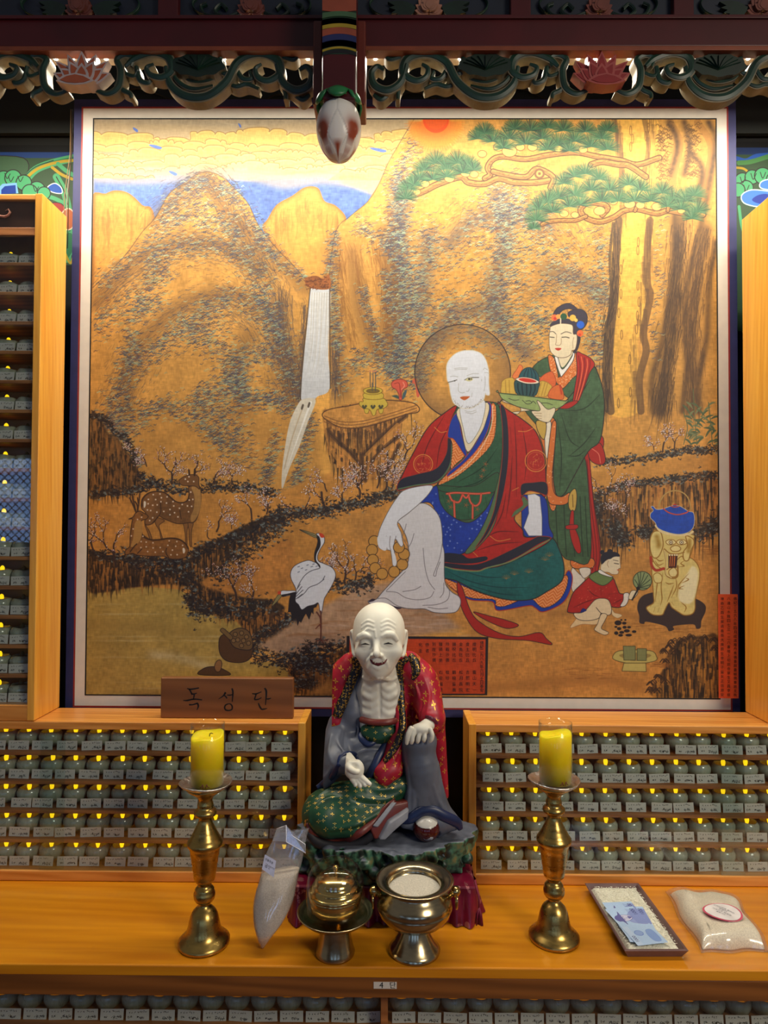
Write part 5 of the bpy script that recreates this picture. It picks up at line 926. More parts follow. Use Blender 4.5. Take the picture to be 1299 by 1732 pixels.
def card_mesh(seed):
    r = random.Random(seed); W, H = .0255, .0225; mb = MB().box(-W, W, -.0003, .0003, 0, H)
    def mark(x, z, l, th, t=.00042): 
        dx, dz = l * math.cos(th) / 2, l * math.sin(th) / 2; nx, nz = -math.sin(th) * t, math.cos(th) * t; y = -.0005
        mb.add([(x - dx - nx, y, z - dz - nz), (x + dx - nx, y, z + dz - nz), (x + dx + nx, y, z + dz + nz), (x - dx + nx, y, z - dz + nz)], [(0, 1, 2, 3)], 1)
    def syll(x, z, s, k):
        for _ in range(k): mark(x + r.uniform(-s, s) * .45, z + r.uniform(-s, s) * .45, s * r.uniform(.35, .95), r.choice([0, 0, math.pi / 2, math.pi / 2, .8, -.8]) + r.uniform(-.2, .2), .0003 if s < .0035 else .00042)
    for i in range(3): syll(-.018 + i * .0062, .0165, .0027, 4)
    x = .002
    for i in range(r.randint(3, 5)): syll(x, .0175 + r.uniform(-.0008, .0008), .0034, 4); x += .0042
    x = -.019 + r.uniform(0, .004)
    for i in range(2): syll(x, .007, .004, 5); x += .0046
    x = .001 + r.uniform(0, .003)
    for i in range(r.randint(3, 4)): syll(x, .006 + r.uniform(-.001, .001), .0055, 6); x += .0054
    me = mb.mesh('name_card'); me.materials.append(m_card); me.materials.append(m_ink); return me
CARDS = [card_mesh(s) for s in range(14)]
def jar(X, Y, Z, label, group, lit=True, parts=True):
    e = empty('candle_jar', (X, Y, Z), rnd.uniform(0, 6.28)); tag(e, label, 'candle jar', group)
    for nm, me in (('bowl', me_bowl), ('tealight', me_tea if lit else me_tead), ('led_flame', me_fl if lit is True else me_unl)): o = bpy.data.objects.new(nm, me); COL.objects.link(o); o.parent = e
    return e
def card(X, Y, Z, label, group):
    o = bpy.data.objects.new('name_card', rnd.choice(CARDS)); COL.objects.link(o); o.location = (X, Y, Z + .0008); o.rotation_euler = (R(-6 + rnd.uniform(-3, 3)), rnd.uniform(-.035, .035), rnd.uniform(-.05, .05)); tag(o, label, 'name card', group); return o
LZ = (PY(300, 1222, YF).z + PY(1000, 1226, YF).z) / 2          # ledge top
rail_z = LZ - .020
rows = [(PY(300, y, 1.72).z + PY(1000, y + 4.5, 1.72).z) / 2 for y in (1271, 1320, 1369, 1418.5, 1468)]
def cabinet(name, x0, x1, z0, z1, shelves, label, end, yf=YF, yb=YB, topd=True, group=None, capb=.020):
    """x0..x1 outside; end: 'r','l' or 'b' = which ends show an end board"""
    e = empty(name, ((x0 + x1) / 2, (yf + yb) / 2, z0)); tag(e, label, 'cabinet', group)
    def S(o): return sub(o, e)
    t = .018; zb = min([z for z in shelves if z > z0 + .012])
    S(MB().box(x0, x1, yf, yb, z1 - capb, z1, .003).build('top_board', m_cab)); S(MB().box(x0, x1, yf, yb, z0, zb, .003).build('bottom_board', m_cab))
    S(MB().box(x0 - .0006, x0 + t, yf - .0012, yb - .0005, z0 + .001, z1 + .0008, .002).build('end_board', m_cabv)); S(MB().box(x1 - t, x1 + .0006, yf - .0012, yb - .0005, z0 + .001, z1 + .0008, .002).build('end_board', m_cabv))
    S(MB().box(x0 + t, x1 - t, yb - .006, yb, zb, z1 - capb).build('back_panel', m_cabb))
    for z in shelves:
        if z > zb + .01: S(MB().box(x0 + t, x1 - t, yf + .010, yb - .006, z - .009, z, .0015).build('shelf', m_cabd))
    g = S(MB().box(x0 + t, (x0 + x1) / 2 + .03, yf + .0045, yf + .0065, zb - .002, z1 - capb + .002).build('glass_pane', m_pane)); S(MB().box((x0 + x1) / 2 - .03, x1 - t, yf + .0015, yf + .0035, zb - .002, z1 - capb + .002).build('glass_pane', m_pane))
    return e
xl = PY(516, 1300, YF).x; xr = PY(793, 1300, YF).x
CZ0 = TZ + .0005
cabinet('votive_cabinet', -1.46, xl, CZ0, LZ, rows, 'glass-fronted honey pine votive cabinet left of the statue, under the wooden name board', 'r')
cabinet('votive_cabinet', xr, 1.50, CZ0, LZ, rows, 'glass-fronted honey pine votive cabinet right of the statue, behind the rice tray', 'l')
GL, GR = 'lit votive jars in the lower left cabinet', 'lit votive jars in the lower right cabinet'
def fill_rows(u0, du, nj, side, cut=None):
    for ri, z in enumerate(rows):
        for k in range(nj):
            u = u0 + du * k + rnd.uniform(-1.5, 1.5); vv = 1281 + 49.5 * ri; X = PY(u, vv, 1.765).x
            if side == 'left' and (X > xl - .044 or X < -1.40): continue
            if side == 'right' and X < xr + .044: X = xr + .046
            if side == 'right' and X > 1.44: continue
            w1 = ORD[k if side == 'left' else k]; sh = 'top' if ri == 0 else 'bottom' if ri == 4 else ORD[ri]
            jar(X, 1.765 + rnd.uniform(-.003, .003), z + .0004, 'celadon candle jar, %s from left on the %s shelf, lower %s cabinet' % (w1, sh, side), 'votive jars in the lower %s cabinet' % side, lit=True)
            card(X + rnd.uniform(-.003, .004) - (.004 if side == 'left' else -.003), 1.7225, z, 'white name card below the %s jar from the left, %s shelf, lower %s cabinet' % (w1, sh, side), 'name cards in the lower %s cabinet' % side)
fill_rows(9.5 - 39.4, 39.35, 14, 'left'); fill_rows(826, 39.7, 13, 'right')
# tall cabinets either side
xi = PY(66, 700, YF).x; xo = PY(1257, 700, YB).x
tzT = PY(57, 328, YF).z
trow = [PY(12, 446 + 49.5 * k, 1.72).z for k in range(16)]
tc = cabinet('tall_votive_cabinet', -1.46, xi, LZ + .0005, tzT, trow, 'tall honey pine votive cabinet standing on the left ledge beside the painting', 'r', capb=.016)
hz = PY(30, 398, YF).z; hz1 = PY(30, 384, YF).z
sub(MB().box(-1.44, xi - .018, YF + .001, YF + .012, hz, hz1, .002).build('top_rail', m_cabd), tc)
sub(MB().box(-1.44, xi - .018, YF + .010, YF + .018, hz1, tzT - .016).build('fascia_board', plain('dark_stained_board', (84, 48, 30), .35)), tc)
hk = MB(); hp = [PY(u, v, YF + .006) for u, v in [(-14, 366), (-6, 364), (2, 366), (8, 367), (14, 364), (17, 359), (14, 354), (9, 357)]]; hk.tube(hp, [.003, .0035, .0035, .0035, .003, .003, .002, .001], 8); sub(hk.build('carved_hook', plain('pink_wood', (196, 120, 96), .5)), tc)
cabinet('tall_votive_cabinet', xo, 1.50, LZ + .0005, PY(1300, 333, YF).z, trow, 'tall honey pine cabinet end standing on the right ledge beside the painting', 'l', capb=.016)
for ri, z in enumerate(trow):
    for k, u in enumerate((14 - 1.0 * ri * .5, 49 - ri * .35)):
        X = PY(u, 700, 1.765).x; ns = ORD[ri]
        jar(X, 1.765, z + .0004, '%s celadon jar on the %s shelf down of the tall left cabinet' % (['lit', 'unlit'][k], ns), 'votive jars in the tall left cabinet', lit=(k == 0))
        card(PY([7, 43.5][k] - ri * .35, 700, 1.7225).x, 1.7225, z, 'name card %s on the %s shelf down of the tall left cabinet' % (['under the lit jar', 'under the unlit jar'][k], ns), 'name cards in the tall left cabinet')
# ------------------------------------------------------------------ altar table and the tier below
m_tab = wood('varnished_altar_top', (200, 120, 14), (228, 152, 26), 0, .3, .9, wv=.12, coat=.35)
YT = (PZ(200, 1632, TZ).y + PZ(1100, 1640, TZ).y) / 2
FZ = PY(650, 1690, YT).z
tb = empty('altar_table', (0, YT, FZ)); tag(tb, 'long varnished orange wood altar table carrying the statue, candlesticks and offerings', 'altar table')
sub(MB().box(-1.6, 1.6, YT, 2.0, TZ - .022, TZ, .003).build('table_top', m_tab), tb)
sub(MB().box(-1.6, 1.6, YT + .003, YT + .025, FZ, TZ - .0225, .002).build('fascia', wood('fascia_wood', (104, 60, 24), (146, 88, 38), 0, .35, .8, coat=.3)), tb)
q0, q1 = PY(632, 1661, YT + .002), PY(671, 1672.5, YT + .002)
st = MB().box(q0.x, q1.x, YT + .0018, YT + .003, q1.z, q0.z).build('tier_sticker', m_card); tag(st, 'small white sticker numbered 4 stuck on the table front', 'sticker')
tx = MB()
for ch, u, s in (('4', 645, .0115), ('단', 664.5, .0125)):
    v, f = glyphs(ch, 1.0); P = np.array(v); a, b_ = P.min(0), P.max(0); sc = s / (b_[1] - a[1]); c = PY(u, 1667, YT); tx.add([(c.x + (p[0] - (a[0] + b_[0]) / 2) * sc, YT + .0013, c.z + (p[1] - (a[1] + b_[1]) / 2) * sc) for p in P], f)
c0 = PY(638, 1663, YT); 
tx.build('lettering', m_ink, st)
LY = 1.50; lz = PY(650, 1733, LY + .02).z - .004
lc = empty('lower_tier_cabinet', (0, LY, lz)); tag(lc, 'lower votive cabinet tucked beneath the altar table top', 'cabinet')
sub(MB().box(-1.6, 1.6, LY + .01, LY + .14, lz - .012, lz, .001).build('shelf', m_cabd), lc); sub(MB().box(-1.6, 1.6, LY + .14, LY + .15, lz - .3, FZ + .03).build('back_panel', m_cabb), lc)
sub(MB().box(PY(644, 1710, LY).x, PY(656, 1710, LY).x, LY - .004, LY + .13, lz, FZ + .03, .001).build('divider', m_cabd), lc)
sub(MB().box(-1.6, 1.6, LY - .002, LY, lz, FZ + .02).build('glass_pane', m_pane), lc); sub(MB().box(-1.6, 1.6, LY, LY + .16, 0, lz - .012).build('plinth', m_cabd), lc)
for k in range(30):
    u = 10 + 43.6 * k if k < 15 else 680 + 43.6 * (k - 15); X = PY(u, 1700, 1.575).x; sd = 'left' if k < 15 else 'right'
    jar(X, 1.575, lz + .0004, 'celadon jar under the altar top, %s from the left in the %s half' % (ORD[k % 15], sd), 'votive jars below the altar top', lit='amber')
    card(PY(u + 3, 1724, 1.525).x, 1.53, lz, 'name card under the altar top, %s from the left in the %s half' % (ORD[k % 15], sd), 'name cards below the altar top')
# ------------------------------------------------------------------ brass, candles, offerings
m_brass = metal('old_brass', (190, 158, 88), .27); m_gold = metal('polished_brass', (214, 186, 120), .16); m_bronze = metal('bronze_ware', (186, 170, 134), .2)
m_foil = metal('silver_foil', (214, 212, 208), .32); nt = m_foil.node_tree; b = nt.nodes['Principled BSDF']; n = N(nt, 'ShaderNodeTexVoronoi', Scale=130.0); nt.links.new(coords(nt), n.inputs['Vector']); bump(nt, b, n.outputs[0], .6, .002)
m_wax = plain('yellow_wax', (250, 214, 10), .45, var=.02); m_wax.node_tree.nodes['Principled BSDF'].inputs['Subsurface Weight'].default_value = .7; m_wax.node_tree.nodes['Principled BSDF'].inputs['Subsurface Scale'].default_value = 1.0; m_wax.node_tree.nodes['Principled BSDF'].inputs['Subsurface Radius'].default_value = (.05, .035, .004)
m_cglass = glass('candle_glass', (252, 253, 250), refl=.015); m_mark = plain('red_brown_print', (120, 40, 12), .5)
def stick(u, vb, label, lc, label_c, lean):
    base_p = PZ(u, vb, TZ); Y = base_p.y; X = base_p.x
    e = empty('candlestick', (X, Y, TZ)); tag(e, label, 'candlestick')
    k = .335 / 267.
    # (height fraction in steps, radius)
    zt = lambda yc: (1540 - yc) / 1100 * .335
    pr = [(.0, 0), (.0520, 0), (.0535, .003), (.0535, .008), (.050, .011), (.0485, .013), (.043, .017), (.0375, .024), (.034, .034), (.0315, .046), (.0290, .057), (.0245, .067), (.0175, .0745), (.0125, .079), (.0118, .083), (.0125, .086), (.0185, .089), (.0215, .094), (.0225, .100), (.0220, .106), (.0195, .110), (.0200, .113), (.0170, .117), (.0135, .120), (.0130, .124), (.0175, .128), (.0215, .133), (.0225, .137), (.0245, .155), (.0255, .1555), (.0262, .168), (.0272, .1685), (.0285, .183), (.0295, .1835), (.0315, .198), (.0335, .202), (.0365, .206), (.0372, .210), (.0360, .214), (.0325, .219), (.0290, .2235), (.0285, .226), (.0250, .231), (.0245, .233), (.0210, .240), (.0160, .250), (.0135, .257), (.0130, .262), (.0165, .265), (.0225, .268), (.0240, .272), (.0235, .277), (.0185, .281), (.0160, .284), (.0170, .288), (.0165, .292), (.0145, .297), (.0150, .302), (.0190, .308), (.0270, .314), (.036, .320), (.040, .324), (.040, .327), (.0, .327)]
    sub(MB().lathe(pr, (X, Y, TZ), 56).build('shaft', m_brass), e)
    pp = [(.0, .3275), (.035, .3275), (.048, .330), (.0545, .336), (.0552, .338), (.0535, .3385), (.046, .334), (.036, .3315), (.0, .3310)]
    pl = sub(MB().lathe(pp, (X, Y, TZ), 60, fn=lambda r, z, a: (r * (1 + .012 * math.sin(23 * a) * (r > .03)), z + .0018 * math.sin(2 * a + u) * (r > .03))).build('drip_plate', m_foil), e)
    zc = TZ + .3318; cx = X + lean
    c = empty('pillar_candle', (cx, Y, zc)); tag(c, lc, 'candle')
    H, r = .128, .0355; r_ = random.Random(int(u))
    sub(MB().lathe([(.0, .0012), (r - .0016, .0012), (r - .0016, H * .80), (r - .003, H * .815), (r * .80, H * .80), (r * .5, H * .795), (r * .15, H * .785), (.0, H * .785)], (cx, Y, zc), 44, fn=lambda q, z, a: (q, z + (.0045 * math.sin(a + 1.2 + u) + .0025 * math.sin(3 * a)) * (z > H * .7) * (q / r))).build('wax', m_wax), c)
    sub(MB().lathe([(.0, 0), (r, 0), (r, H), (r - .0010, H + .0004), (r - .0012, H * .83)], (cx, Y, zc), 48).build('glass_cup', m_cglass), c)
    if u < 600: sub(MB().tube([(cx + .004, Y, zc + H * .78), (cx + .005, Y - .001, zc + H * .83), (cx + .0085, Y - .002, zc + H * .845), (cx + .012, Y - .002, zc + H * .835)], .0009, 6).build('wick', m_ink), c)
    mk = MB(); a0 = -math.pi / 2 + (.12 if u < 600 else .3)
    for s in (-1, 1):
        for (d0, z0, d1, z1, w0) in [(.002, .004, .004, .012, .0008), (.004, .012, .0055, .008, .0008), (.0055, .008, .010, .005, .0007), (.0035, .0085, .0055, .013, .0005)]:
            pts = [(cx + (r + .0003) * math.cos(a0 + s * d / r), Y + (r + .0003) * math.sin(a0 + s * d / r), zc + z) for d, z in ((d0, z0), ((d0 + d1) / 2, (z0 + z1) / 2), (d1, z1))]; mk.tube(pts, w0, 5, sy=.3)
    sub(mk.build('printed_mark', m_mark), c)
stick(345, 1595, 'tall turned brass candlestick holding a yellow candle, beside the leaning rice bag', 'yellow pillar candle with curled wick in a clear cup, left brass candlestick', '', .003)
stick(937, 1587, 'tall turned brass candlestick holding a yellow candle, beside the rice tray', 'yellow pillar candle with no wick showing in a clear cup, right brass candlestick', '', .0035)
# lidded water bowl on a stand
def onedge(u, v): p = PZ(u, v, TZ); return p
p = PZ(564, 1633, TZ); cx, cy = p.x, max(p.y, YT + .004) + .041
wb_ = empty('offering_bowl', (cx, cy, TZ)); tag(wb_, 'lidded bronze water bowl on a flared foot under a clear dome, beside the incense pot', 'offering bowl')
sub(MB().lathe([(.0, 0), (.040, 0), (.041, .004), (.0385, .010), (.034, .030), (.0305, .052), (.030, .060), (.034, .063), (.050, .067), (.066, .074), (.077, .084), (.079, .0865), (.0775, .0875), (.064, .079), (.046, .073), (.0, .071)], (cx, cy, TZ), 56).build('stand', m_bronze), wb_)
sub(MB().lathe([(.0, .072), (.022, .072), (.024, .077), (.040, .083), (.0510, .094), (.0535, .105), (.0540, .116), (.0545, .121), (.0530, .122), (.0525, .105), (.0, .1)], (cx, cy, TZ), 56).build('bowl', m_gold), wb_)
ld = sub(MB().lathe([(.0555, .1215), (.0560, .125), (.0535, .1285), (.0500, .1290), (.0485, .136), (.0465, .1395), (.044, .140), (.043, .147), (.039, .154), (.030, .160), (.018, .163), (.0, .164)], (cx, cy, TZ), 56).build('lid', m_gold), wb_)
kn = MB().lathe([(.004, .1635), (.0035, .169), (.0055, .1705), (.0062, .174), (.0045, .1775), (.0, .1785)], (cx, cy, TZ), 20).build('knob', m_gold, ld)
sub(MB().lathe([(.0600, .0905), (.0604, .12), (.0598, .140), (.057, .158), (.050, .172), (.038, .1815), (.020, .1865), (.0, .188)], (cx, cy, TZ), 48).build('clear_dome', glass('clear_plastic_dome', (250, 250, 246), refl=.04)), wb_)
# incense pot
p = PZ(703, 1643, TZ); cx, cy = p.x, max(p.y, YT + .002) + .053
ip = empty('incense_pot', (cx, cy, TZ)); tag(ip, 'footed bronze incense pot filled with pale sand, with ring handles, at the table edge', 'incense pot')
sub(MB().lathe([(.0, 0), (.0525, 0), (.0535, .005), (.049, .010), (.041, .020), (.033, .034), (.028, .046), (.027, .050), (.029, .053), (.045, .057), (.062, .067), (.0735, .080), (.0785, .093), (.0785, .096), (.0765, .099), (.0775, .101), (.074, .110), (.066, .121), (.060, .127), (.0590, .131), (.063, .136), (.072, .141), (.080, .1445), (.0815, .146), (.0805, .1475), (.074, .1470), (.062, .1440), (.0555, .1400), (.0545, .1370), (.0545, .124), (.0, .12)], (cx, cy, TZ), 64).build('body', m_bronze), ip)
m_sand = plain('incense_sand', (196, 190, 176), .9, var=.1, nscale=400, bmp=.5)
sub(MB().lathe([(.0545, .126), (.03, .1285), (.0, .1295)], (cx, cy, TZ), 40, fn=lambda r, z, a: (r, z + .003 * math.sin(a) * r / .05)).build('sand', m_sand), ip)
for s in (-1, 1):
    hx_ = cx + s * .084; hd = MB().lathe([(.0, -.010), (.0075, -.008), (.0105, 0), (.0075, .008), (.0, .010)], (hx_, cy - .012, TZ + .128), 16)
    hd.tube([(cx + s * .070, cy - .008, TZ + .113), (cx + s * .078, cy - .010, TZ + .124), (hx_, cy - .012, TZ + .128)], [.005, .006, .006], 8)
    h_ = sub(hd.build('handle', m_gold), ip)
    rg = [(hx_ + s * .002, cy - .012 + .012 * math.sin(t), TZ + .109 + .015 * math.cos(t)) for t in np.linspace(0, 2 * math.pi, 22)]; MB().tube(rg, .0023, 8, cap=False).build('ring', m_gold, h_).matrix_parent_inverse = Matrix.Translation(-h_.parent.location) if 0 else Matrix.Identity(4)
# name board
q = [PY(272, 1150, 1.735), PY(496, 1150, 1.735)]; zt_ = PY(384, 1147, 1.735).z; x0, x1 = q[0].x, q[1].x
m_sign = wood('walnut_brown_board', (118, 72, 36), (140, 88, 46), 0, .45, .7); 
nb = MB().box(x0, x1, 1.735, 1.757, LZ + .0005, zt_, .0025).build('name_board', m_sign); tag(nb, 'brown wooden name board brush-lettered 독성단 in black standing on the ledge', 'name board')
bs = MB(); m_carve = plain('carved_black_ink', (10, 9, 9), .5)
def brush(pts, ws):
    P = catmull(np.array([(250 + x / 4.479, 1120 + y / 4.479) for x, y in pts]), False, 6); n = len(P); W = np.interp(np.linspace(0, 1, n), np.linspace(0, 1, len(ws)), ws) / 4.479
    Q = [PY(a, b_, 1.7345) for a, b_ in P]; px = 1.735 / FPX; L, Rr = [], []
    for i in range(n):
        d = (Q[min(i + 1, n - 1)] - Q[max(i - 1, 0)]); d.y = 0; d.normalize(); nx = Vector((-d.z, 0, d.x)); L.append(Q[i] + nx * W[i] * px / 2); Rr.append(Q[i] - nx * W[i] * px / 2)
    v = [(a.x, 1.7343, a.z) for a in L + Rr]; bs.add(v, [(i, i + 1, n + i + 1, n + i) for i in range(n - 1)])
SYL = [([(297, 200), (330, 205), (388, 195)], [6, 12, 9]), ([(312, 203), (325, 222), (335, 245)], [10, 11, 9]), ([(330, 242), (355, 240), (372, 234)], [12, 9, 6]), ([(352, 245), (350, 262), (344, 285)], [10, 9, 6]), ([(268, 290), (300, 290), (350, 280), (412, 286)], [5, 12, 11, 8]), ([(312, 322), (340, 322), (380, 310)], [12, 9, 12]), ([(378, 312), (383, 335), (372, 362)], [14, 12, 5]),
                ([(590, 228), (572, 255), (535, 280)], [16, 10, 3]), ([(578, 250), (592, 262), (600, 275)], [8, 11, 9]), ([(600, 248), (620, 250), (645, 246)], [6, 10, 8]), ([(638, 198), (645, 230), (640, 300)], [12, 13, 7]), ([(612, 315), (590, 325), (582, 345), (592, 362), (615, 366), (636, 358), (640, 338), (630, 320), (612, 314)], [8, 11, 12, 12, 10, 11, 12, 10, 6]),
                ([(790, 238), (820, 240), (862, 224)], [7, 11, 6]), ([(822, 240), (815, 262), (808, 282)], [10, 10, 10]), ([(808, 284), (835, 282), (862, 268)], [11, 9, 6]), ([(885, 196), (898, 225), (892, 325)], [12, 15, 6]), ([(896, 278), (915, 278), (935, 272)], [8, 11, 5]), ([(838, 310), (848, 335), (862, 356), (880, 356), (905, 350)], [8, 12, 12, 12, 4])]
for a_, b_ in ((0, 7), (7, 12), (12, 18)):
    bs = MB()
    for pts, ws in SYL[a_:b_]: brush(pts, ws)
    bs.build('brush_lettering', m_carve, nb)


# rice tray with notes
m_tray = plain('mauve_brown_lacquer', (112, 84, 82), .4, var=.08); m_rice = plain('polished_rice', (236, 230, 210), .7, var=.12, nscale=420, bmp=.8)
tc4 = [PZ(u, v, TZ + .018) for u, v in [(989, 1493), (1080, 1495), (1163, 1605), (1058, 1612)]]
ctr = sum(tc4, Vector()) / 4
ax = ((tc4[1] - tc4[0]) + (tc4[2] - tc4[3])).normalized(); ay = ((tc4[0] - tc4[3]) + (tc4[1] - tc4[2])).normalized(); ang = math.atan2(ay.y, ay.x) - math.pi / 2
W2, L2 = ((tc4[1] - tc4[0]).length + (tc4[2] - tc4[3]).length) / 4, ((tc4[0] - tc4[3]).length + (tc4[1] - tc4[2]).length) / 4
def shear(x, y, z):                                            # tray axes: x across, y along
    p = Vector((ctr.x, ctr.y, 0)) + Vector((math.cos(ang), math.sin(ang), 0)) * x + Vector((-math.sin(ang), math.cos(ang), 0)) * y; return (p.x, p.y, TZ + z)
tr = empty('rice_tray', (ctr.x, ctr.y, TZ)); tag(tr, 'rectangular mauve-brown tray of loose white rice with blue banknotes laid on it', 'tray')
mb = MB(); prof = [(0, .0, 0), (1, .0, 0)]
def ring(w_, l_, z): return [shear(-w_, -l_, z), shear(w_, -l_, z), shear(w_, l_, z), shear(-w_, l_, z)]
rs = [ring(W2 - .010, L2 - .010, .0004), ring(W2, L2, .018), ring(W2 - .002, L2 - .002, .0195), ring(W2 - .006, L2 - .006, .0185), ring(W2 - .012, L2 - .012, .004)]
v = sum(rs, []); f = [(3, 2, 1, 0)] + [(i * 4 + k, i * 4 + (k + 1) % 4, i * 4 + 4 + (k + 1) % 4, i * 4 + 4 + k) for i in range(4) for k in range(4)] + [(16, 17, 18, 19)]
sub(mb.add(v, f).build('tray_body', m_tray), tr)
nx_, ny_ = 44, 80; hn = vnoise(nx_, ny_, 6, 91) * .5 + vnoise(nx_, ny_, 2, 92) * .5; v = []
for j in range(ny_):
    for i in range(nx_):
        a, b_ = i / (nx_ - 1) * 2 - 1, j / (ny_ - 1) * 2 - 1; ed = min(1, (1 - abs(a)) * 8, (1 - abs(b_)) * 14); v.append(shear(a * (W2 - .0105), b_ * (L2 - .0105), .006 + (.009 + .003 * hn[j, i]) * min(1, ed + .15)))
f = [(j * nx_ + i, j * nx_ + i + 1, (j + 1) * nx_ + i + 1, (j + 1) * nx_ + i) for j in range(ny_ - 1) for i in range(nx_ - 1)]
rb = MB().add(v, f, 0, True).build('rice_bed', m_rice); tag(rb, 'bed of loose polished white rice filling the mauve-brown tray', 'rice', kind='stuff')
gr = MB(); r5 = random.Random(5)
for _ in range(1500):
    a, b_ = r5.uniform(-.97, .97), r5.uniform(-.97, .97); x, y = a * (W2 - .012), b_ * (L2 - .012); th = r5.uniform(0, 3.14); c = Vector(shear(x, y, .0182)); d = Vector((math.cos(th), math.sin(th), r5.uniform(-.3, .3))) * .0024; e2 = Vector((-math.sin(th), math.cos(th), 0)) * .0009; up = Vector((0, 0, .0009))
    gr.add([c - d, c + e2, c + d, c - e2, c + up], [(0, 1, 4), (1, 2, 4), (2, 3, 4), (3, 0, 4)])
g_ = gr.build('rice_grains', m_rice, rb)
# banknotes: a blue note drawn with the same brushes
def new_canvas(c4_, w_, h_, bg):
    global PW, PH, PS, HM, cv, NZ
    PW, PH, PS = w_, h_, 1.; HM = _homog(c4_, [(0, 0), (w_, 0), (w_, h_), (0, h_)]); cv = np.zeros((h_, w_, 3), np.float32); cv[:] = lin(bg); NZ = vnoise(w_, h_, 6, 77) * .6 + vnoise(w_, h_, 2, 78) * .4
def note_art(seed):
    new_canvas([(0, 0), (136, 0), (136, 68), (0, 68)], 544, 272, (176, 206, 240)); PSs = 4
    global PS; PS = 4.
    fill([(0, 0), (136, 0), (136, 68), (0, 68)], (186, 212, 242), smooth=0, tex=.1)
    for k in range(22): stroke([(0, 4 + 3 * k), (40, 1 + 3 * k), (90, 8 + 3 * k), (136, 3 + 3 * k)], (150, 186, 232), .8, a=.7)
    fill([(70, 68), (74, 40), (84, 30), (92, 34), (104, 36), (118, 48), (126, 68)], (150, 164, 214)); fill([(84, 26), (88, 14), (98, 10), (106, 16), (108, 30), (102, 42), (92, 42)], (206, 206, 230), outline=(70, 76, 150), ow=.8)
    fill([(72, 20), (84, 16), (86, 8), (96, 3), (106, 8), (110, 16), (122, 22), (104, 22), (90, 22)], (104, 104, 164)); stroke([(90, 24), (94, 23.5)], (60, 60, 130), 1); stroke([(99, 24), (103, 24.5)], (60, 60, 130), 1); stroke([(96, 25), (95, 31), (98, 32)], (110, 110, 170), .7); fill([(92, 35), (97, 34), (102, 36), (97, 43)], (110, 112, 170))
    for k in range(40): x = 70 + 56 * (k / 40); stroke([(x, 68), (x + 2, 52), (x + 4, 44)], (80, 98, 170), .5, a=.5)
    fill([(8, 44), (30, 40), (48, 46), (46, 60), (10, 60)], (120, 150, 214), a=.7); circle(40, 26, 9, (150, 176, 226), outline=(90, 120, 200)); fill([(2, 2), (66, 2), (66, 14), (2, 14)], (206, 222, 246), smooth=0, a=.5)
    return to_image('banknote_print', cv.copy())
im = note_art(1); m_note = painted('banknote_paper', im, .6, .3)
def note(x, y, rot, z, label):
    ca, sa = math.cos(rot), math.sin(rot); hw, hl = .068, .034
    P = [shear(x + a * ca - b_ * sa, y + a * sa + b_ * ca, z) for a, b_ in ((-hw, hl), (hw, hl), (hw, -hl), (-hw, -hl))]
    o = picture_quad('banknote', [Vector(p) for p in P], m_note, None, -.0003); tag(o, label, 'banknote', 'blue banknotes on the rice tray')
    tx = MB()
    for t, a0, b0, s in (('1000', -.046, .022, .011), ('1000', .048, -.029, .013)):
        v, f = glyphs(t, s); tx.add([shear(x + (a0 + p[0]) * ca - (b0 + p[1]) * sa, y + (a0 + p[0]) * sa + (b0 + p[1]) * ca, z + .0004) for p in v], f)
    tx.build('denomination', plain('navy_print', (40, 48, 120), .6), o); return o
note(-W2 + .058, -L2 + .088, 1.50, .0225, 'blue 1000 note lying lowest on the rice, furthest along its edge')
note(-W2 + .049, -L2 + .104, 1.64, .0232, 'blue 1000 note whose portrait faces up, among the fanned notes on the rice')
note(-W2 + .052, -L2 + .080, 1.74, .0240, 'blue 1000 note lying uppermost of the fanned notes in the rice tray')
print('TRAY', W2, L2, ang)
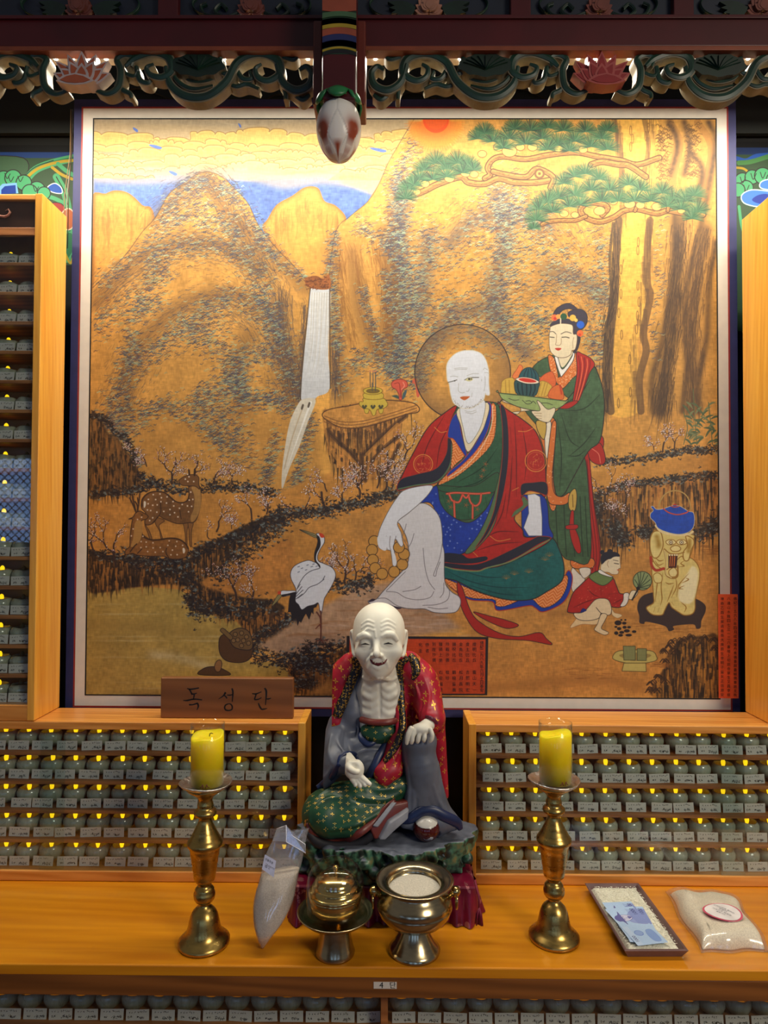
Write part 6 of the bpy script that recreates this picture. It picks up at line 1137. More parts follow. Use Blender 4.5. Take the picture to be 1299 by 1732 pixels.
# ------------------------------------------------------------------ sculpting: a signed distance field on a grid, meshed with surface nets
class Clay:
    def __init__(s, lo, hi, h):
        s.lo = np.array(lo, float); s.h = h; s.n = np.ceil((np.array(hi) - s.lo) / h).astype(int) + 1
        s.ax = [(s.lo[i] + h * np.arange(s.n[i])).astype(np.float32) for i in range(3)]; s.d = np.full(s.n, 1.0, np.float32)
    def box(s, lo, hi):
        a = np.clip(np.floor((np.array(lo) - s.lo) / s.h).astype(int), 0, s.n); b = np.clip(np.ceil((np.array(hi) - s.lo) / s.h).astype(int) + 1, 0, s.n)
        if (b - a).min() <= 0: return None
        return tuple(slice(a[i], b[i]) for i in range(3))
    def co(s, sl): return s.ax[0][sl[0]][:, None, None], s.ax[1][sl[1]][None, :, None], s.ax[2][sl[2]][None, None, :]
    def op(s, sl, e, k, sub=False):
        a = s.d[sl]
        if sub: e = -e
        if k > 0:
            hh = np.clip(.5 + .5 * ((e - a) if not sub else (a - e)) / k, 0, 1)
            r = (e * (1 - hh) + a * hh - k * hh * (1 - hh)) if not sub else (e * (1 - hh) + a * hh + k * hh * (1 - hh))
        else: r = np.minimum(a, e) if not sub else np.maximum(a, e)
        s.d[sl] = r
    def ell(s, c, r, k=.01, sub=False, rot=None):
        c = np.array(c, float); r = np.array(r, float); m = max(r) + max(k, .004) * 2.5 + 2 * s.h; sl = s.box(c - m, c + m)
        if sl is None: return
        X, Y, Z = s.co(sl); X, Y, Z = X - c[0], Y - c[1], Z - c[2]
        if rot is not None:
            Q = np.array(Matrix.Rotation(rot[1], 3, rot[0]).transposed()); X, Y, Z = Q[0, 0] * X + Q[0, 1] * Y + Q[0, 2] * Z, Q[1, 0] * X + Q[1, 1] * Y + Q[1, 2] * Z, Q[2, 0] * X + Q[2, 1] * Y + Q[2, 2] * Z
        k0 = np.sqrt((X / r[0]) ** 2 + (Y / r[1]) ** 2 + (Z / r[2]) ** 2); k1 = np.sqrt((X / r[0] ** 2) ** 2 + (Y / r[1] ** 2) ** 2 + (Z / r[2] ** 2) ** 2) + 1e-6
        s.op(sl, (k0 * (k0 - 1) / k1).astype(np.float32), k, sub)
    def tube(s, pts, rad, k=.006, sub=False, smooth=True):
        P = np.array([list(p) for p in pts], float); rad = np.interp(np.linspace(0, 1, len(P)), np.linspace(0, 1, len(rad)), rad) if hasattr(rad, '__len__') else np.full(len(P), float(rad))
        if smooth and len(P) > 2: Q = catmull(P, False, 4); rad = np.interp(np.linspace(0, 1, len(Q)), np.linspace(0, 1, len(P)), rad); P = Q
        m = rad.max() + max(k, .003) * 2.2 + 2 * s.h; sl = s.box(P.min(0) - m, P.max(0) + m)
        if sl is None: return
        X, Y, Z = s.co(sl); e = None
        for i in range(len(P) - 1):
            a, b = P[i], P[i + 1]; d = b - a; L = d @ d + 1e-12; m2 = max(rad[i], rad[i + 1]) + max(k, .003) * 2.2 + 2 * s.h
            s2 = s.box(np.minimum(a, b) - m2, np.maximum(a, b) + m2)
            if s2 is None: continue
            x, y, z = s.co(s2); x, y, z = x - a[0], y - a[1], z - a[2]; t = np.clip((x * d[0] + y * d[1] + z * d[2]) / L, 0, 1)
            q = np.sqrt((x - t * d[0]) ** 2 + (y - t * d[1]) ** 2 + (z - t * d[2]) ** 2) - (rad[i] + (rad[i + 1] - rad[i]) * t)
            if e is None: e = np.full([c.stop - c.start for c in sl], 1., np.float32)
            o = tuple(slice(s2[j].start - sl[j].start, s2[j].stop - sl[j].start) for j in range(3)); e[o] = np.minimum(e[o], q)
        if e is not None: s.op(sl, e, k, sub)
    def val(s, p):
        g = (np.asarray(p) - s.lo) / s.h; i = np.floor(g).astype(int); i = np.clip(i, 0, s.n - 2); f = g - i; r = 0
        for a in (0, 1):
            for b in (0, 1):
                for c in (0, 1): r += s.d[i[0] + a, i[1] + b, i[2] + c] * (f[0] if a else 1 - f[0]) * (f[1] if b else 1 - f[1]) * (f[2] if c else 1 - f[2])
        return r
    def hit(s, u, v, y0=1.35, y1=1.9, dflt=1.65):
        """the point of the surface that lies in one direction from the viewer"""
        dr = ray(u, v); y = max(y0, s.ax[1][0]); y1 = min(y1, s.ax[1][-1] - s.h)
        while y < y1:
            p = EYE + dr * (y / dr[1]); q = (p - s.lo) / s.h
            if (q > 0).all() and (q < s.n - 2).all():
                d = s.val(p)
                if d < .0006: return Vector(p)
                y += max(min(d, .01) * .7, .0006)
            else: y += .004
        return PY(u, v, dflt)
    def path(s, uv, off=0.0, dflt=1.65): return [s.hit(u, v, dflt=dflt) + Vector((0, off, 0)) for u, v in uv]
    def crop(s, f): s.d = np.maximum(s.d, f.astype(np.float32))
    def mesh(s, name, smooth=1):
        d = s.d; d = np.pad(d, 1, constant_values=1.); lo = s.lo - s.h; ins = d < 0
        sgn = np.zeros(np.array(d.shape) - 1, bool); cnt = 0
        for a in (0, 1):
            for b in (0, 1):
                for c in (0, 1): cnt = cnt + ins[a:d.shape[0] - 1 + a, b:d.shape[1] - 1 + b, c:d.shape[2] - 1 + c].astype(np.int8)
        act = (cnt > 0) & (cnt < 8); idx = -np.ones(act.shape, np.int64); cells = np.argwhere(act); idx[act] = np.arange(len(cells))
        acc = np.zeros((len(cells), 3)); wt = np.zeros(len(cells)); off = [(a, b, c) for a in (0, 1) for b in (0, 1) for c in (0, 1)]
        for i, p in enumerate(off):
            for q in off[i + 1:]:
                if sum(abs(p[j] - q[j]) for j in range(3)) != 1: continue
                da = d[cells[:, 0] + p[0], cells[:, 1] + p[1], cells[:, 2] + p[2]]; db = d[cells[:, 0] + q[0], cells[:, 1] + q[1], cells[:, 2] + q[2]]; cr = (da < 0) != (db < 0)
                t = np.where(cr, da / np.where(cr, da - db, 1), 0)[:, None]; acc += np.where(cr[:, None], np.array(p) * (1 - t) + np.array(q) * t, 0); wt += cr
        V = (cells + acc / wt[:, None]) * s.h + lo; F = []
        for ax in range(3):
            o = [1, 1, 1]; A = [slice(None)] * 3; B = [slice(None)] * 3; A[ax] = slice(0, -1); B[ax] = slice(1, None); ia, ib = ins[tuple(A)], ins[tuple(B)]; ed = np.argwhere(ia != ib); u_, v_ = [(1, 2), (2, 0), (0, 1)][ax]
            ok = (ed[:, u_] > 0) & (ed[:, v_] > 0) & (ed[:, u_] < d.shape[u_] - 1) & (ed[:, v_] < d.shape[v_] - 1); ed = ed[ok]; fl = ia[ed[:, 0], ed[:, 1], ed[:, 2]]
            c = []
            for du, dv in ((-1, -1), (0, -1), (0, 0), (-1, 0)): e = ed.copy(); e[:, u_] += du; e[:, v_] += dv; c.append(idx[e[:, 0], e[:, 1], e[:, 2]])
            q = np.stack(c, 1); q[~fl] = q[~fl][:, ::-1]; F.append(q)
        F = np.vstack(F); F = F[(F >= 0).all(1)]
        for _ in range(smooth):
            S = np.zeros_like(V); W = np.zeros(len(V))
            for a, b in ((0, 1), (1, 2), (2, 3), (3, 0)): np.add.at(S, F[:, a], V[F[:, b]]); np.add.at(S, F[:, b], V[F[:, a]]); np.add.at(W, F[:, a], 1); np.add.at(W, F[:, b], 1)
            V = V * .5 + .5 * S / np.maximum(W, 1)[:, None]
        me = bpy.data.meshes.new(name); me.vertices.add(len(V)); me.vertices.foreach_set('co', V.astype(np.float32).ravel()); me.loops.add(len(F) * 4); me.loops.foreach_set('vertex_index', F.astype(np.int32).ravel()); me.polygons.add(len(F)); me.polygons.foreach_set('loop_start', np.arange(len(F), dtype=np.int32) * 4)
        me.update(calc_edges=True); me.validate(); me.polygons.foreach_set('use_smooth', [True] * len(me.polygons)); return me
def floral(name, c, gold, cell=42, size=.30, rough=.42, var=.08, dens=1.0, seed=0, petals=4, ysh=-.35):
    """painted cloth with scattered gilt blossoms, procedural"""
    m, nt, b = base(name); b.inputs['Roughness'].default_value = rough; L = nt.links.new
    def M(op, a, b_=None):
        n = N(nt, 'ShaderNodeMath', operation=op)
        for i, x in enumerate((a, b_)):
            if x is None: continue
            if isinstance(x, (int, float)): n.inputs[i].default_value = x
            else: L(x, n.inputs[i])
        return n.outputs[0]
    sp = N(nt, 'ShaderNodeSeparateXYZ'); L(coords(nt, (cell, cell, cell)), sp.inputs[0]); cb = N(nt, 'ShaderNodeCombineXYZ'); L(M('ADD', sp.outputs[0], M('MULTIPLY', sp.outputs[1], .25)), cb.inputs[0]); L(M('ADD', sp.outputs[2], M('MULTIPLY', sp.outputs[1], ysh)), cb.inputs[1])
    v = N(nt, 'ShaderNodeTexVoronoi', Scale=1.0, Randomness=.55); v.voronoi_dimensions = '2D'; L(cb.outputs[0], v.inputs['Vector'])
    sub_ = N(nt, 'ShaderNodeVectorMath', operation='SUBTRACT'); L(cb.outputs[0], sub_.inputs[0]); L(v.outputs['Position'], sub_.inputs[1]); s2 = N(nt, 'ShaderNodeSeparateXYZ'); L(sub_.outputs[0], s2.inputs[0])
    an = M('ARCTAN2', s2.outputs[1], s2.outputs[0]); cs = M('COSINE', M('MULTIPLY', an, float(petals))); rad = M('MULTIPLY', M('ADD', M('MULTIPLY', cs, .55), .6), size); f = M('LESS_THAN', v.outputs['Distance'], rad); f = M('MULTIPLY', f, M('GREATER_THAN', v.outputs['Distance'], size * .16))
    n = N(nt, 'ShaderNodeTexNoise', Scale=38.0, Detail=4.0); L(coords(nt), n.inputs['Vector']); wr = N(nt, 'ShaderNodeTexNoise', Scale=160.0, Detail=2.0); L(coords(nt), wr.inputs['Vector']); f = M('MULTIPLY', f, M('GREATER_THAN', wr.outputs['Fac'], .40))
    c0 = ramp(nt, n.outputs['Fac'], [(.3, tuple(x * (1 - var * 2) for x in c)), (.7, tuple(min(255, x * (1 + var)) for x in c))])
    mx = N(nt, 'ShaderNodeMix'); mx.data_type = 'RGBA'; L(f, mx.inputs[0]); L(c0, mx.inputs[6]); mx.inputs[7].default_value = s2l(gold); L(mx.outputs[2], b.inputs['Base Color']); L(M('MULTIPLY', f, .6), b.inputs['Metallic']); return m
S = PY
m_skin = plain('chalky_flesh_paint', (224, 221, 206), .5, var=.04, nscale=18, bmp=.05); m_red = floral('crimson_robe_paint', (168, 18, 44), (222, 170, 60), 47, .25, petals=4)
m_gry = plain('slate_robe_paint', (92, 97, 110), .42, var=.14, nscale=14); m_grn = floral('green_skirt_paint', (26, 74, 50), (226, 190, 90), 54, .23, petals=4, ysh=1.15); m_blu = plain('navy_hem_paint', (26, 40, 78), .38, var=.12)
m_blk = floral('black_brocade_paint', (16, 15, 20), (206, 160, 60), 120, .36, petals=3); m_brn = plain('red_brown_hem_paint', (112, 44, 38), .38, var=.12); m_gap = plain('dark_lining_paint', (24, 22, 28), .6); m_sole = plain('pale_grey_sole_paint', (150, 152, 160), .4, var=.08); m_shoe = plain('glossy_maroon_shoe', (74, 22, 20), .14, var=.1); m_lip = plain('dark_red_lip', (92, 22, 26), .4); m_teeth = plain('ivory_teeth', (206, 196, 176), .35)
stt = empty('monk_statue', S(640, 1400, 1.63)); tag(stt, 'painted statue of a bald smiling old monk seated with one knee raised on a rock', 'statue')
# --- head, chest and hands
hd = Clay(PY(583, 1250, 1.50) - Vector((0, 0, .0)), PY(700, 1005, 1.74), .00145)
hd = Clay((-.115, 1.49, 1.165), (.062, 1.735, 1.50), .0014)
def e(c, r, u, v, y, a, b_, c_, k=.01, sub=False, rot=None): pass
hd.ell(S(641, 1063, 1.625), (.0610, .068, .0615), .01); hd.ell(S(640.5, 1088, 1.603), (.0540, .055, .058), .02); hd.ell(S(640, 1112, 1.592), (.0420, .046, .042), .02); hd.ell(S(640, 1130, 1.582), (.0250, .026, .022), .018)
hd.ell(S(614, 1103, 1.573), (.019, .018, .017), .014); hd.ell(S(667, 1102, 1.573), (.019, .018, .017), .014)            # cheekbones
hd.ell(S(617.5, 1089, 1.547), (.0165, .0135, .0115), .009, True); hd.ell(S(657, 1088, 1.547), (.0165, .0135, .0115), .009, True)   # eye hollows
hd.ell(S(617.5, 1090, 1.562), (.0125, .009, .0068), .004); hd.ell(S(657, 1089, 1.562), (.0125, .009, .0068), .004)               # lids
for uv in ([(603, 1083), (608, 1077), (616, 1074), (624, 1076)], [(647, 1076), (655, 1073), (664, 1074), (671, 1082)]): hd.tube([S(u, v, 1.550 + abs(u - 638) * .0004) for u, v in uv], [.004, .0075, .0078, .005], .003)
hd.tube([S(636, 1083, 1.556), S(636.5, 1094, 1.545), S(637, 1104, 1.535)], [.0050, .0062, .0078], .006); hd.ell(S(637, 1107, 1.5335), (.0082, .0085, .0072), .004); hd.ell(S(630, 1109, 1.543), (.0050, .0065, .0046), .004); hd.ell(S(644.5, 1109, 1.543), (.0050, .0065, .0046), .004)
for sx in (-1, 1):
    hd.tube([S(637 + sx * 8.5, 1111, 1.545), S(637 + sx * 15, 1118, 1.549), S(638 + sx * 18, 1128, 1.558)], [.0022, .0034, .0024], .005)           # smile folds
    hd.tube([S(637 + sx * 12, 1094, 1.555), S(637 + sx * 20, 1098, 1.5555), S(637 + sx * 28, 1095, 1.563)], [.0012, .0022, .001], .003)
for k, vv in enumerate((1049, 1056, 1063)):
    hd.tube(hd.path([(612, vv + 7), (622, vv + 1), (632, vv + 4)], .0012), [.0008, .0022, .0008], .0035); hd.tube(hd.path([(645, vv + 4), (656, vv), (668, vv + 6)], .0012), [.0008, .0022, .0008], .0035)
hd.tube(hd.path([(634, 1066), (635.5, 1078)], .0012), .0016, .003)
mo = hd.path([(626, 1116), (631, 1121.5), (640, 1124.5), (649, 1121.5), (654.5, 1115.5)], .0005); hd.tube(mo, [.0012, .0028, .0034, .0028, .0012], .002, True)
hd.tube(hd.path([(631, 1127), (640, 1131), (649, 1127)], .003), [.0012, .0034, .0012], .005); hd.ell(S(640, 1137, 1.570), (.014, .011, .009), .010)
for sx, u0 in ((-1, 597.5), (1, 684)):                                    # ears with long lobes
    hd.tube([S(u0 - sx * 2, 1088, 1.618), S(u0, 1072, 1.620), S(u0 + sx * 2.5, 1068, 1.628), S(u0 + sx * 3, 1078, 1.634), S(u0 + sx * 1, 1092, 1.628), S(u0 - sx * 1, 1104, 1.618), S(u0 - sx * 3, 1109, 1.612)], [.0042, .0042, .0046, .0044, .0044, .0052, .004], .003)
hd.tube([S(641, 1120, 1.632), S(642, 1150, 1.668)], [.036, .046], .014)
hd.ell(S(642, 1168, 1.672), (.060, .040, .040), .014); hd.ell(S(642, 1196, 1.672), (.054, .042, .060), .014); hd.ell(S(643, 1225, 1.668), (.050, .044, .035), .014)
for sx in (-1, 1):
    hd.ell(S(642 + sx * 16, 1172, 1.640), (.019, .010, .017), .009)
    for k in range(4): hd.tube(hd.path([(642 + sx * 5, 1160 + k * 14), (642 + sx * 14, 1166 + k * 14), (642 + sx * 25, 1161 + k * 15)], .0032), [.002, .0050, .003], .009)
    hd.tube(hd.path([(642 + sx * 3, 1147), (642 + sx * 16, 1150), (642 + sx * 28, 1146)], .001), [.003, .004, .003], .005)
hd.tube(hd.path([(642, 1156), (642.5, 1180), (643, 1212)], -.0005), [.003, .0035, .002], .004, True)
# hands
hl = Clay((-.095, 1.46, .985), (.01, 1.60, 1.13), .0012); hr_ = Clay((.035, 1.48, 1.10), (.135, 1.64, 1.235), .0011)
yl = 1.535                                                                 # open palm, upturned, reaching forward over the lap
hl.tube([S(585, 1281, yl + .045), S(593, 1290, yl + .02)], [.0155, .0140], .004); hl.ell(S(599, 1301, yl), (.0225, .016, .0235), .007)
hl.ell(S(592, 1303, yl - .006), (.0075, .008, .013), .006); hl.ell(S(607, 1307, yl - .004), (.0065, .007, .012), .006); hl.ell(S(600, 1298, yl - .0165), (.0095, .007, .012), .006, True)
for a, r in (([(604, 1313), (610, 1320), (615, 1324), (617, 1328)], .0064), ([(607, 1310), (614, 1317), (620, 1322), (625, 1326)], .0066), ([(599, 1315), (604, 1322), (608, 1326), (609, 1330)], .0063), ([(593, 1312), (597, 1320), (601, 1325), (601, 1328)], .0056)):
    hl.tube([S(u, v, yl - .004 + (.004 if i == 0 else 0) - .003 * i) for i, (u, v) in enumerate(a)], [r, r, r * .92, r * .75], .0014)
hl.tube([S(590, 1296, yl - .004), S(593, 1301, yl - .014), S(600, 1305, yl - .017), S(605, 1306, yl - .016)], [.0074, .0068, .0058, .0046], .003)
yr = 1.575                                                                 # hand hanging over the knee
hr_.tube([S(727, 1224, yr + .030), S(720, 1229, yr + .012)], [.0150, .0155], .005); hr_.ell(S(712, 1233, yr), (.0225, .016, .0130), .007)
for i, (a, r) in enumerate((([(695, 1232), (691, 1241), (689, 1250), (688, 1257)], .0056), ([(702, 1236), (698, 1245), (697, 1252), (696, 1256)], .0059), ([(710, 1238), (708, 1247), (707, 1252), (706, 1255)], .0057), ([(718, 1239), (718, 1247), (717, 1251), (717, 1253)], .0054), ([(728, 1234), (731, 1243), (730, 1250), (727, 1254)], .0053))):
    hr_.tube([S(u, v, yr - .009 - .003 * (j > 0) + .003 * (j > 2)) for j, (u, v) in enumerate(a)], [r, r, r * .93, r * .75], .0013)
bmj = bmesh.new()
for c_ in (hd, hl, hr_): bmj.from_mesh(c_.mesh('part', 1))
me_b = bpy.data.meshes.new('body'); bmj.to_mesh(me_b); bmj.free(); me_b.polygons.foreach_set('use_smooth', [True] * len(me_b.polygons))
sub(link('body', me_b, m_skin), stt)
f_ = MB(); f_.tube([p + Vector((0, .0016, .0004)) for p in mo], [.0014, .0033, .0038, .0033, .0014], 10); sub(f_.build('open_mouth', m_lip), stt)
tm = MB()
for i in range(7):
    t = (i + .5) / 7; q = hd.hit(630 + 20.5 * t, 1117.5 + 5.2 * math.sin(math.pi * t)); tm.tube([q + Vector((0, -.0012, .0012)), q + Vector((0, -.0020, -.0012))], .00145, 6)
sub(tm.build('teeth', m_teeth), stt)
for u0, v0 in ((618, 1090), (657, 1089)):
    ey = MB(); pp = hd.path([(u0 - 7.5, v0 + .2), (u0, v0 - 1.2), (u0 + 7, v0 + .4)], -.0008); ey.tube(pp, [.0006, .0021, .0006], 6); sub(ey.build('eye_slit', plain('dark_eye_paint', (30, 26, 26), .4)), stt)
    sub(MB().lathe([(0, -.0016), (.0016, 0), (0, .0016)], tuple(pp[1] + Vector((0, .0002, -.0004))), 10).build('pupil', m_ink), stt)
# --- robes
G0 = (-.205, 1.45, .92); G1 = (.19, 1.80, 1.37)
rd = Clay((-.135, 1.50, .99), (.165, 1.80, 1.37), .0021)                    # crimson outer robe
rd.ell(S(640, 1168, 1.705), (.098, .058, .060), .02); rd.ell(S(643, 1215, 1.715), (.100, .062, .080), .03); rd.ell(S(650, 1280, 1.715), (.100, .06, .07), .03)
rd.tube([S(596, 1128, 1.685), S(578, 1150, 1.685), S(571, 1190, 1.680), S(568, 1218, 1.67)], [.036, .038, .032, .026], .02)
rd.tube([S(690, 1126, 1.685), S(714, 1152, 1.680), S(724, 1190, 1.66), S(731, 1218, 1.622)], [.036, .040, .036, .030], .02)
rd.tube([S(738, 1215, 1.640), S(742, 1260, 1.645), S(748, 1320, 1.65), S(752, 1345, 1.65)], [.020, .018, .014, .010], .012)
rd.tube([S(676, 1200, 1.655), S(672, 1250, 1.635), S(662, 1290, 1.620), S(650, 1316, 1.605)], [.017, .022, .024, .020], .014)
rd.ell(S(656, 1304, 1.612), (.036, .022, .022), .012); rd.tube([S(604, 1112, 1.66), S(642, 1118, 1.69), S(682, 1112, 1.66)], [.016, .018, .016], .012)
for uv in ([(700, 1150), (708, 1180), (700, 1215), (694, 1240)], [(716, 1145), (726, 1175), (722, 1208)], [(690, 1180), (690, 1220), (676, 1262), (652, 1300)], [(676, 1262), (664, 1290), (640, 1312)], [(686, 1270), (680, 1296), (668, 1318)], [(575, 1150), (566, 1180), (561, 1210)], [(590, 1135), (578, 1160), (572, 1200)]):
    rd.tube(rd.path(uv, .0022, 1.66), [.0015, .0036, .0036, .0015], .005)
for uv in ([(707, 1160), (714, 1190), (709, 1212)], [(683, 1240), (672, 1268), (655, 1296)]): rd.tube(rd.path(uv, -.0006, 1.66), [.001, .0024, .001], .004, True)
# open front showing the chest
X, Y, Z = rd.co((slice(None),) * 3); zc_ = S(642, 1232, 1.65).z; ww = .036 + .0 * Z; xc = S(642, 1180, 1.66).x
opening = np.maximum(np.abs(X - xc) - np.where(Z > zc_, .0385, .0385 - (zc_ - Z) * .9), Y - 1.672); opening = np.maximum(opening, (zc_ - .028) - Z)
rd.crop(-opening)
pa, pb_ = S(611, 1100, 1.66), S(573, 1232, 1.66); lx0 = pa.x + (pb_.x - pa.x) * (pa.z - Z) / (pa.z - pb_.z)
cutl = np.maximum(np.maximum(lx0 - X, X - xc), np.maximum(Y - 1.70, (zc_ - .03) - Z)); cutl = np.maximum(cutl, Z - pa.z); rd.crop(-cutl); sub(link('crimson_robe', rd.mesh('crimson_robe', 1), m_red), stt)
# black lining edge and brocade bands running down each side of the chest
def band_mesh(name, uv, rads, m, clay, off=0, dflt=1.65, flat=.55, parent=None):
    P = [Vector(p) for p in catmull(np.array([list(p) for p in clay.path(uv, off, dflt)]), False, 6)]; rr = np.interp(np.linspace(0, 1, len(P)), np.linspace(0, 1, len(rads)), rads); return sub(MB().tube(P, rr, 14, sy=flat).build(name, m), stt)
band_mesh('brocade_collar', [(690, 1112), (677, 1124), (677, 1150), (679, 1190), (681, 1225), (674, 1252), (660, 1276), (650, 1288)], [.008, .0095, .0085, .0085, .0085, .0085, .0080, .005], m_blk, rd, -.002)
band_mesh('brocade_collar', [(692, 1108), (701, 1120), (704, 1136), (698, 1150)], [.009, .0125, .010, .004], m_blk, rd, -.001)
band_mesh('brocade_collar', [(600, 1110), (603, 1128), (592, 1156), (580, 1185), (570, 1212)], [.008, .0115, .0125, .0135, .011], m_blk, rd, -.001)
band_mesh('lapel_lining', [(612, 1128), (608, 1160), (606, 1200), (611, 1235), (622, 1252)], [.007, .0085, .0090, .0090, .005], m_gap, rd, .001)
band_mesh('cuff_band', [(697, 1232), (706, 1219), (722, 1213), (736, 1220), (744, 1236)], [.003, .0045, .0048, .0045, .003], plain('dusky_plum_cuff', (96, 30, 52), .4), rd, 0)
# slate sleeve, lap cloth and the cloth over the raised knee
gy = Clay((-.15, 1.46, .935), (.17, 1.76, 1.345), .0022)
gy.tube([S(574, 1225, 1.675), S(567, 1258, 1.650), S(570, 1286, 1.615), S(584, 1292, 1.590)], [.028, .031, .030, .024], .02); gy.tube([S(566, 1290, 1.62), S(556, 1312, 1.61), S(548, 1326, 1.61)], [.026, .020, .012], .015)
gy.ell(S(600, 1208, 1.690), (.034, .036, .05), .02); gy.tube([S(603, 1135, 1.688), S(597, 1170, 1.680), S(596, 1205, 1.672)], [.018, .024, .028], .015); gy.ell(S(620, 1262, 1.655), (.060, .030, .030), .02); gy.ell(S(628, 1290, 1.640), (.055, .030, .030), .02)
gy.tube([S(708, 1262, 1.615), S(714, 1300, 1.610), S(720, 1350, 1.618), S(728, 1385, 1.625)], [.036, .040, .042, .046], .02); gy.ell(S(712, 1252, 1.613), (.037, .036, .030), .015); gy.tube([S(700, 1262, 1.66), S(690, 1300, 1.68), S(690, 1350, 1.69)], .05, .02)
gy.tube([S(692, 1385, 1.60), S(712, 1396, 1.597), S(745, 1390, 1.60), S(768, 1394, 1.62)], [.018, .014, .020, .012], .012); gy.ell(S(728, 1386, 1.618), (.058, .030, .020), .02); gy.tube([S(736, 1340, 1.615), S(748, 1368, 1.612), S(766, 1390, 1.612)], [.020, .018, .013], .015); gy.tube([S(700, 1345, 1.605), S(692, 1372, 1.598), S(684, 1390, 1.595)], [.020, .016, .012], .015); gy.ell(S(722, 1412, 1.585), (.029, .030, .022), .006, True)
for uv in ([(575, 1235), (572, 1256), (585, 1276)], [(560, 1245), (556, 1272), (562, 1290)], [(600, 1262), (618, 1254), (640, 1252), (656, 1258)], [(604, 1276), (622, 1268), (640, 1268)], [(610, 1292), (622, 1284), (636, 1286)], [(690, 1300), (693, 1340), (688, 1380)], [(741, 1290), (747, 1330), (758, 1376)], [(733, 1330), (742, 1356), (766, 1384)], [(700, 1340), (700, 1366), (694, 1388)], [(745, 1360), (752, 1378), (772, 1392)], [(560, 1300), (552, 1314), (544, 1324)], [(606, 1226), (606, 1246), (614, 1262)]):
    gy.tube(gy.path(uv, .0020, 1.62), [.0012, .0040, .0040, .0012], .006)
for uv in ([(725, 1352), (732, 1370), (738, 1388)], [(704, 1352), (704, 1374), (703, 1388)], [(584, 1240), (583, 1262), (594, 1276)], [(606, 1268), (622, 1261), (644, 1260)]): gy.tube(gy.path(uv, -.001, 1.62), [.001, .003, .001], .005, True)
sub(link('slate_robe', gy.mesh('slate_robe', 1), m_gry), stt)
band_mesh('navy_cuff', [(571, 1296), (576, 1280), (588, 1274), (601, 1276), (606, 1288)], [.003, .0048, .0052, .0048, .003], m_blu, gy, -.001)
band_mesh('navy_hem', [(676, 1389), (694, 1384), (712, 1372), (732, 1370), (752, 1380), (772, 1390), (779, 1402)], [.006, .0115, .0115, .0110, .0125, .0120, .006], m_blu, gy, -.002, 1.60)
band_mesh('navy_border', [(618, 1322), (630, 1302), (642, 1276), (654, 1256), (664, 1244)], [.006, .009, .009, .008, .004], m_blu, gy, -.004, 1.63)
band_mesh('navy_border', [(616, 1228), (611, 1246), (624, 1258), (640, 1250)], [.006, .008, .007, .004], m_blu, gy, -.004, 1.65)
band_mesh('navy_hem', [(574, 1292), (562, 1312), (546, 1326), (536, 1332)], [.005, .008, .008, .005], m_blu, gy, -.001, 1.62)
# green skirt, folded leg and belly
gn = Clay((-.20, 1.44, .925), (.085, 1.76, 1.24), .0022)
gn.ell(S(642, 1236, 1.648), (.046, .033, .030), .008); gn.ell(S(590, 1362, 1.645), (.092, .085, .050), .02); gn.ell(S(548, 1372, 1.600), (.046, .058, .046), .02); gn.tube([S(545, 1380, 1.605), S(590, 1352, 1.600), S(640, 1338, 1.615), S(690, 1325, 1.63)], [.044, .040, .034, .030], .02)
gn.tube([S(560, 1396, 1.568), S(600, 1390, 1.568), S(632, 1372, 1.590), S(662, 1350, 1.61)], [.028, .029, .024, .018], .015)
for uv in ([(600, 1345), (625, 1352), (655, 1352), (680, 1340)], [(540, 1345), (560, 1334), (590, 1330), (620, 1338)], [(536, 1365), (556, 1352), (580, 1350)], [(560, 1404), (600, 1396), (640, 1376), (664, 1358)], [(556, 1420), (600, 1410), (636, 1392)], [(524, 1370), (526, 1392), (536, 1408)], [(616, 1332), (640, 1336), (665, 1334)], [(620, 1246), (640, 1250), (660, 1244)]):
    gn.tube(gn.path(uv, .0022, 1.60), [.0012, .0042, .0042, .0012], .006)
for uv in ([(596, 1352), (622, 1360), (652, 1360)], [(560, 1410), (602, 1402), (640, 1383)]): gn.tube(gn.path(uv, -.001, 1.6), [.001, .0028, .001], .005, True)
sub(link('green_skirt', gn.mesh('green_skirt', 1), m_grn), stt)
RZ = .932
sub(MB().tube(catmull(np.array([list(PY(u, v, y)) for u, v, y in [(611, 1217, 1.640), (626, 1221, 1.622), (643, 1222, 1.617), (660, 1221, 1.622), (676, 1217, 1.645)]]), False, 6), .0075, 12).build('red_brown_sash', m_brn), stt)
band_mesh('red_brown_hem', [(519, 1392), (528, 1408), (548, 1419), (578, 1421), (606, 1410), (634, 1388), (654, 1366), (668, 1353)], [.004, .0072, .0082, .0085, .0085, .0080, .0075, .006], m_brn, gn, -.001, 1.575)
band_mesh('dark_underhem', [(519, 1408), (534, 1425), (560, 1433), (592, 1432), (616, 1424), (632, 1410)], [.006, .0105, .0115, .0115, .010, .008], m_gap, gn, .004, 1.555)
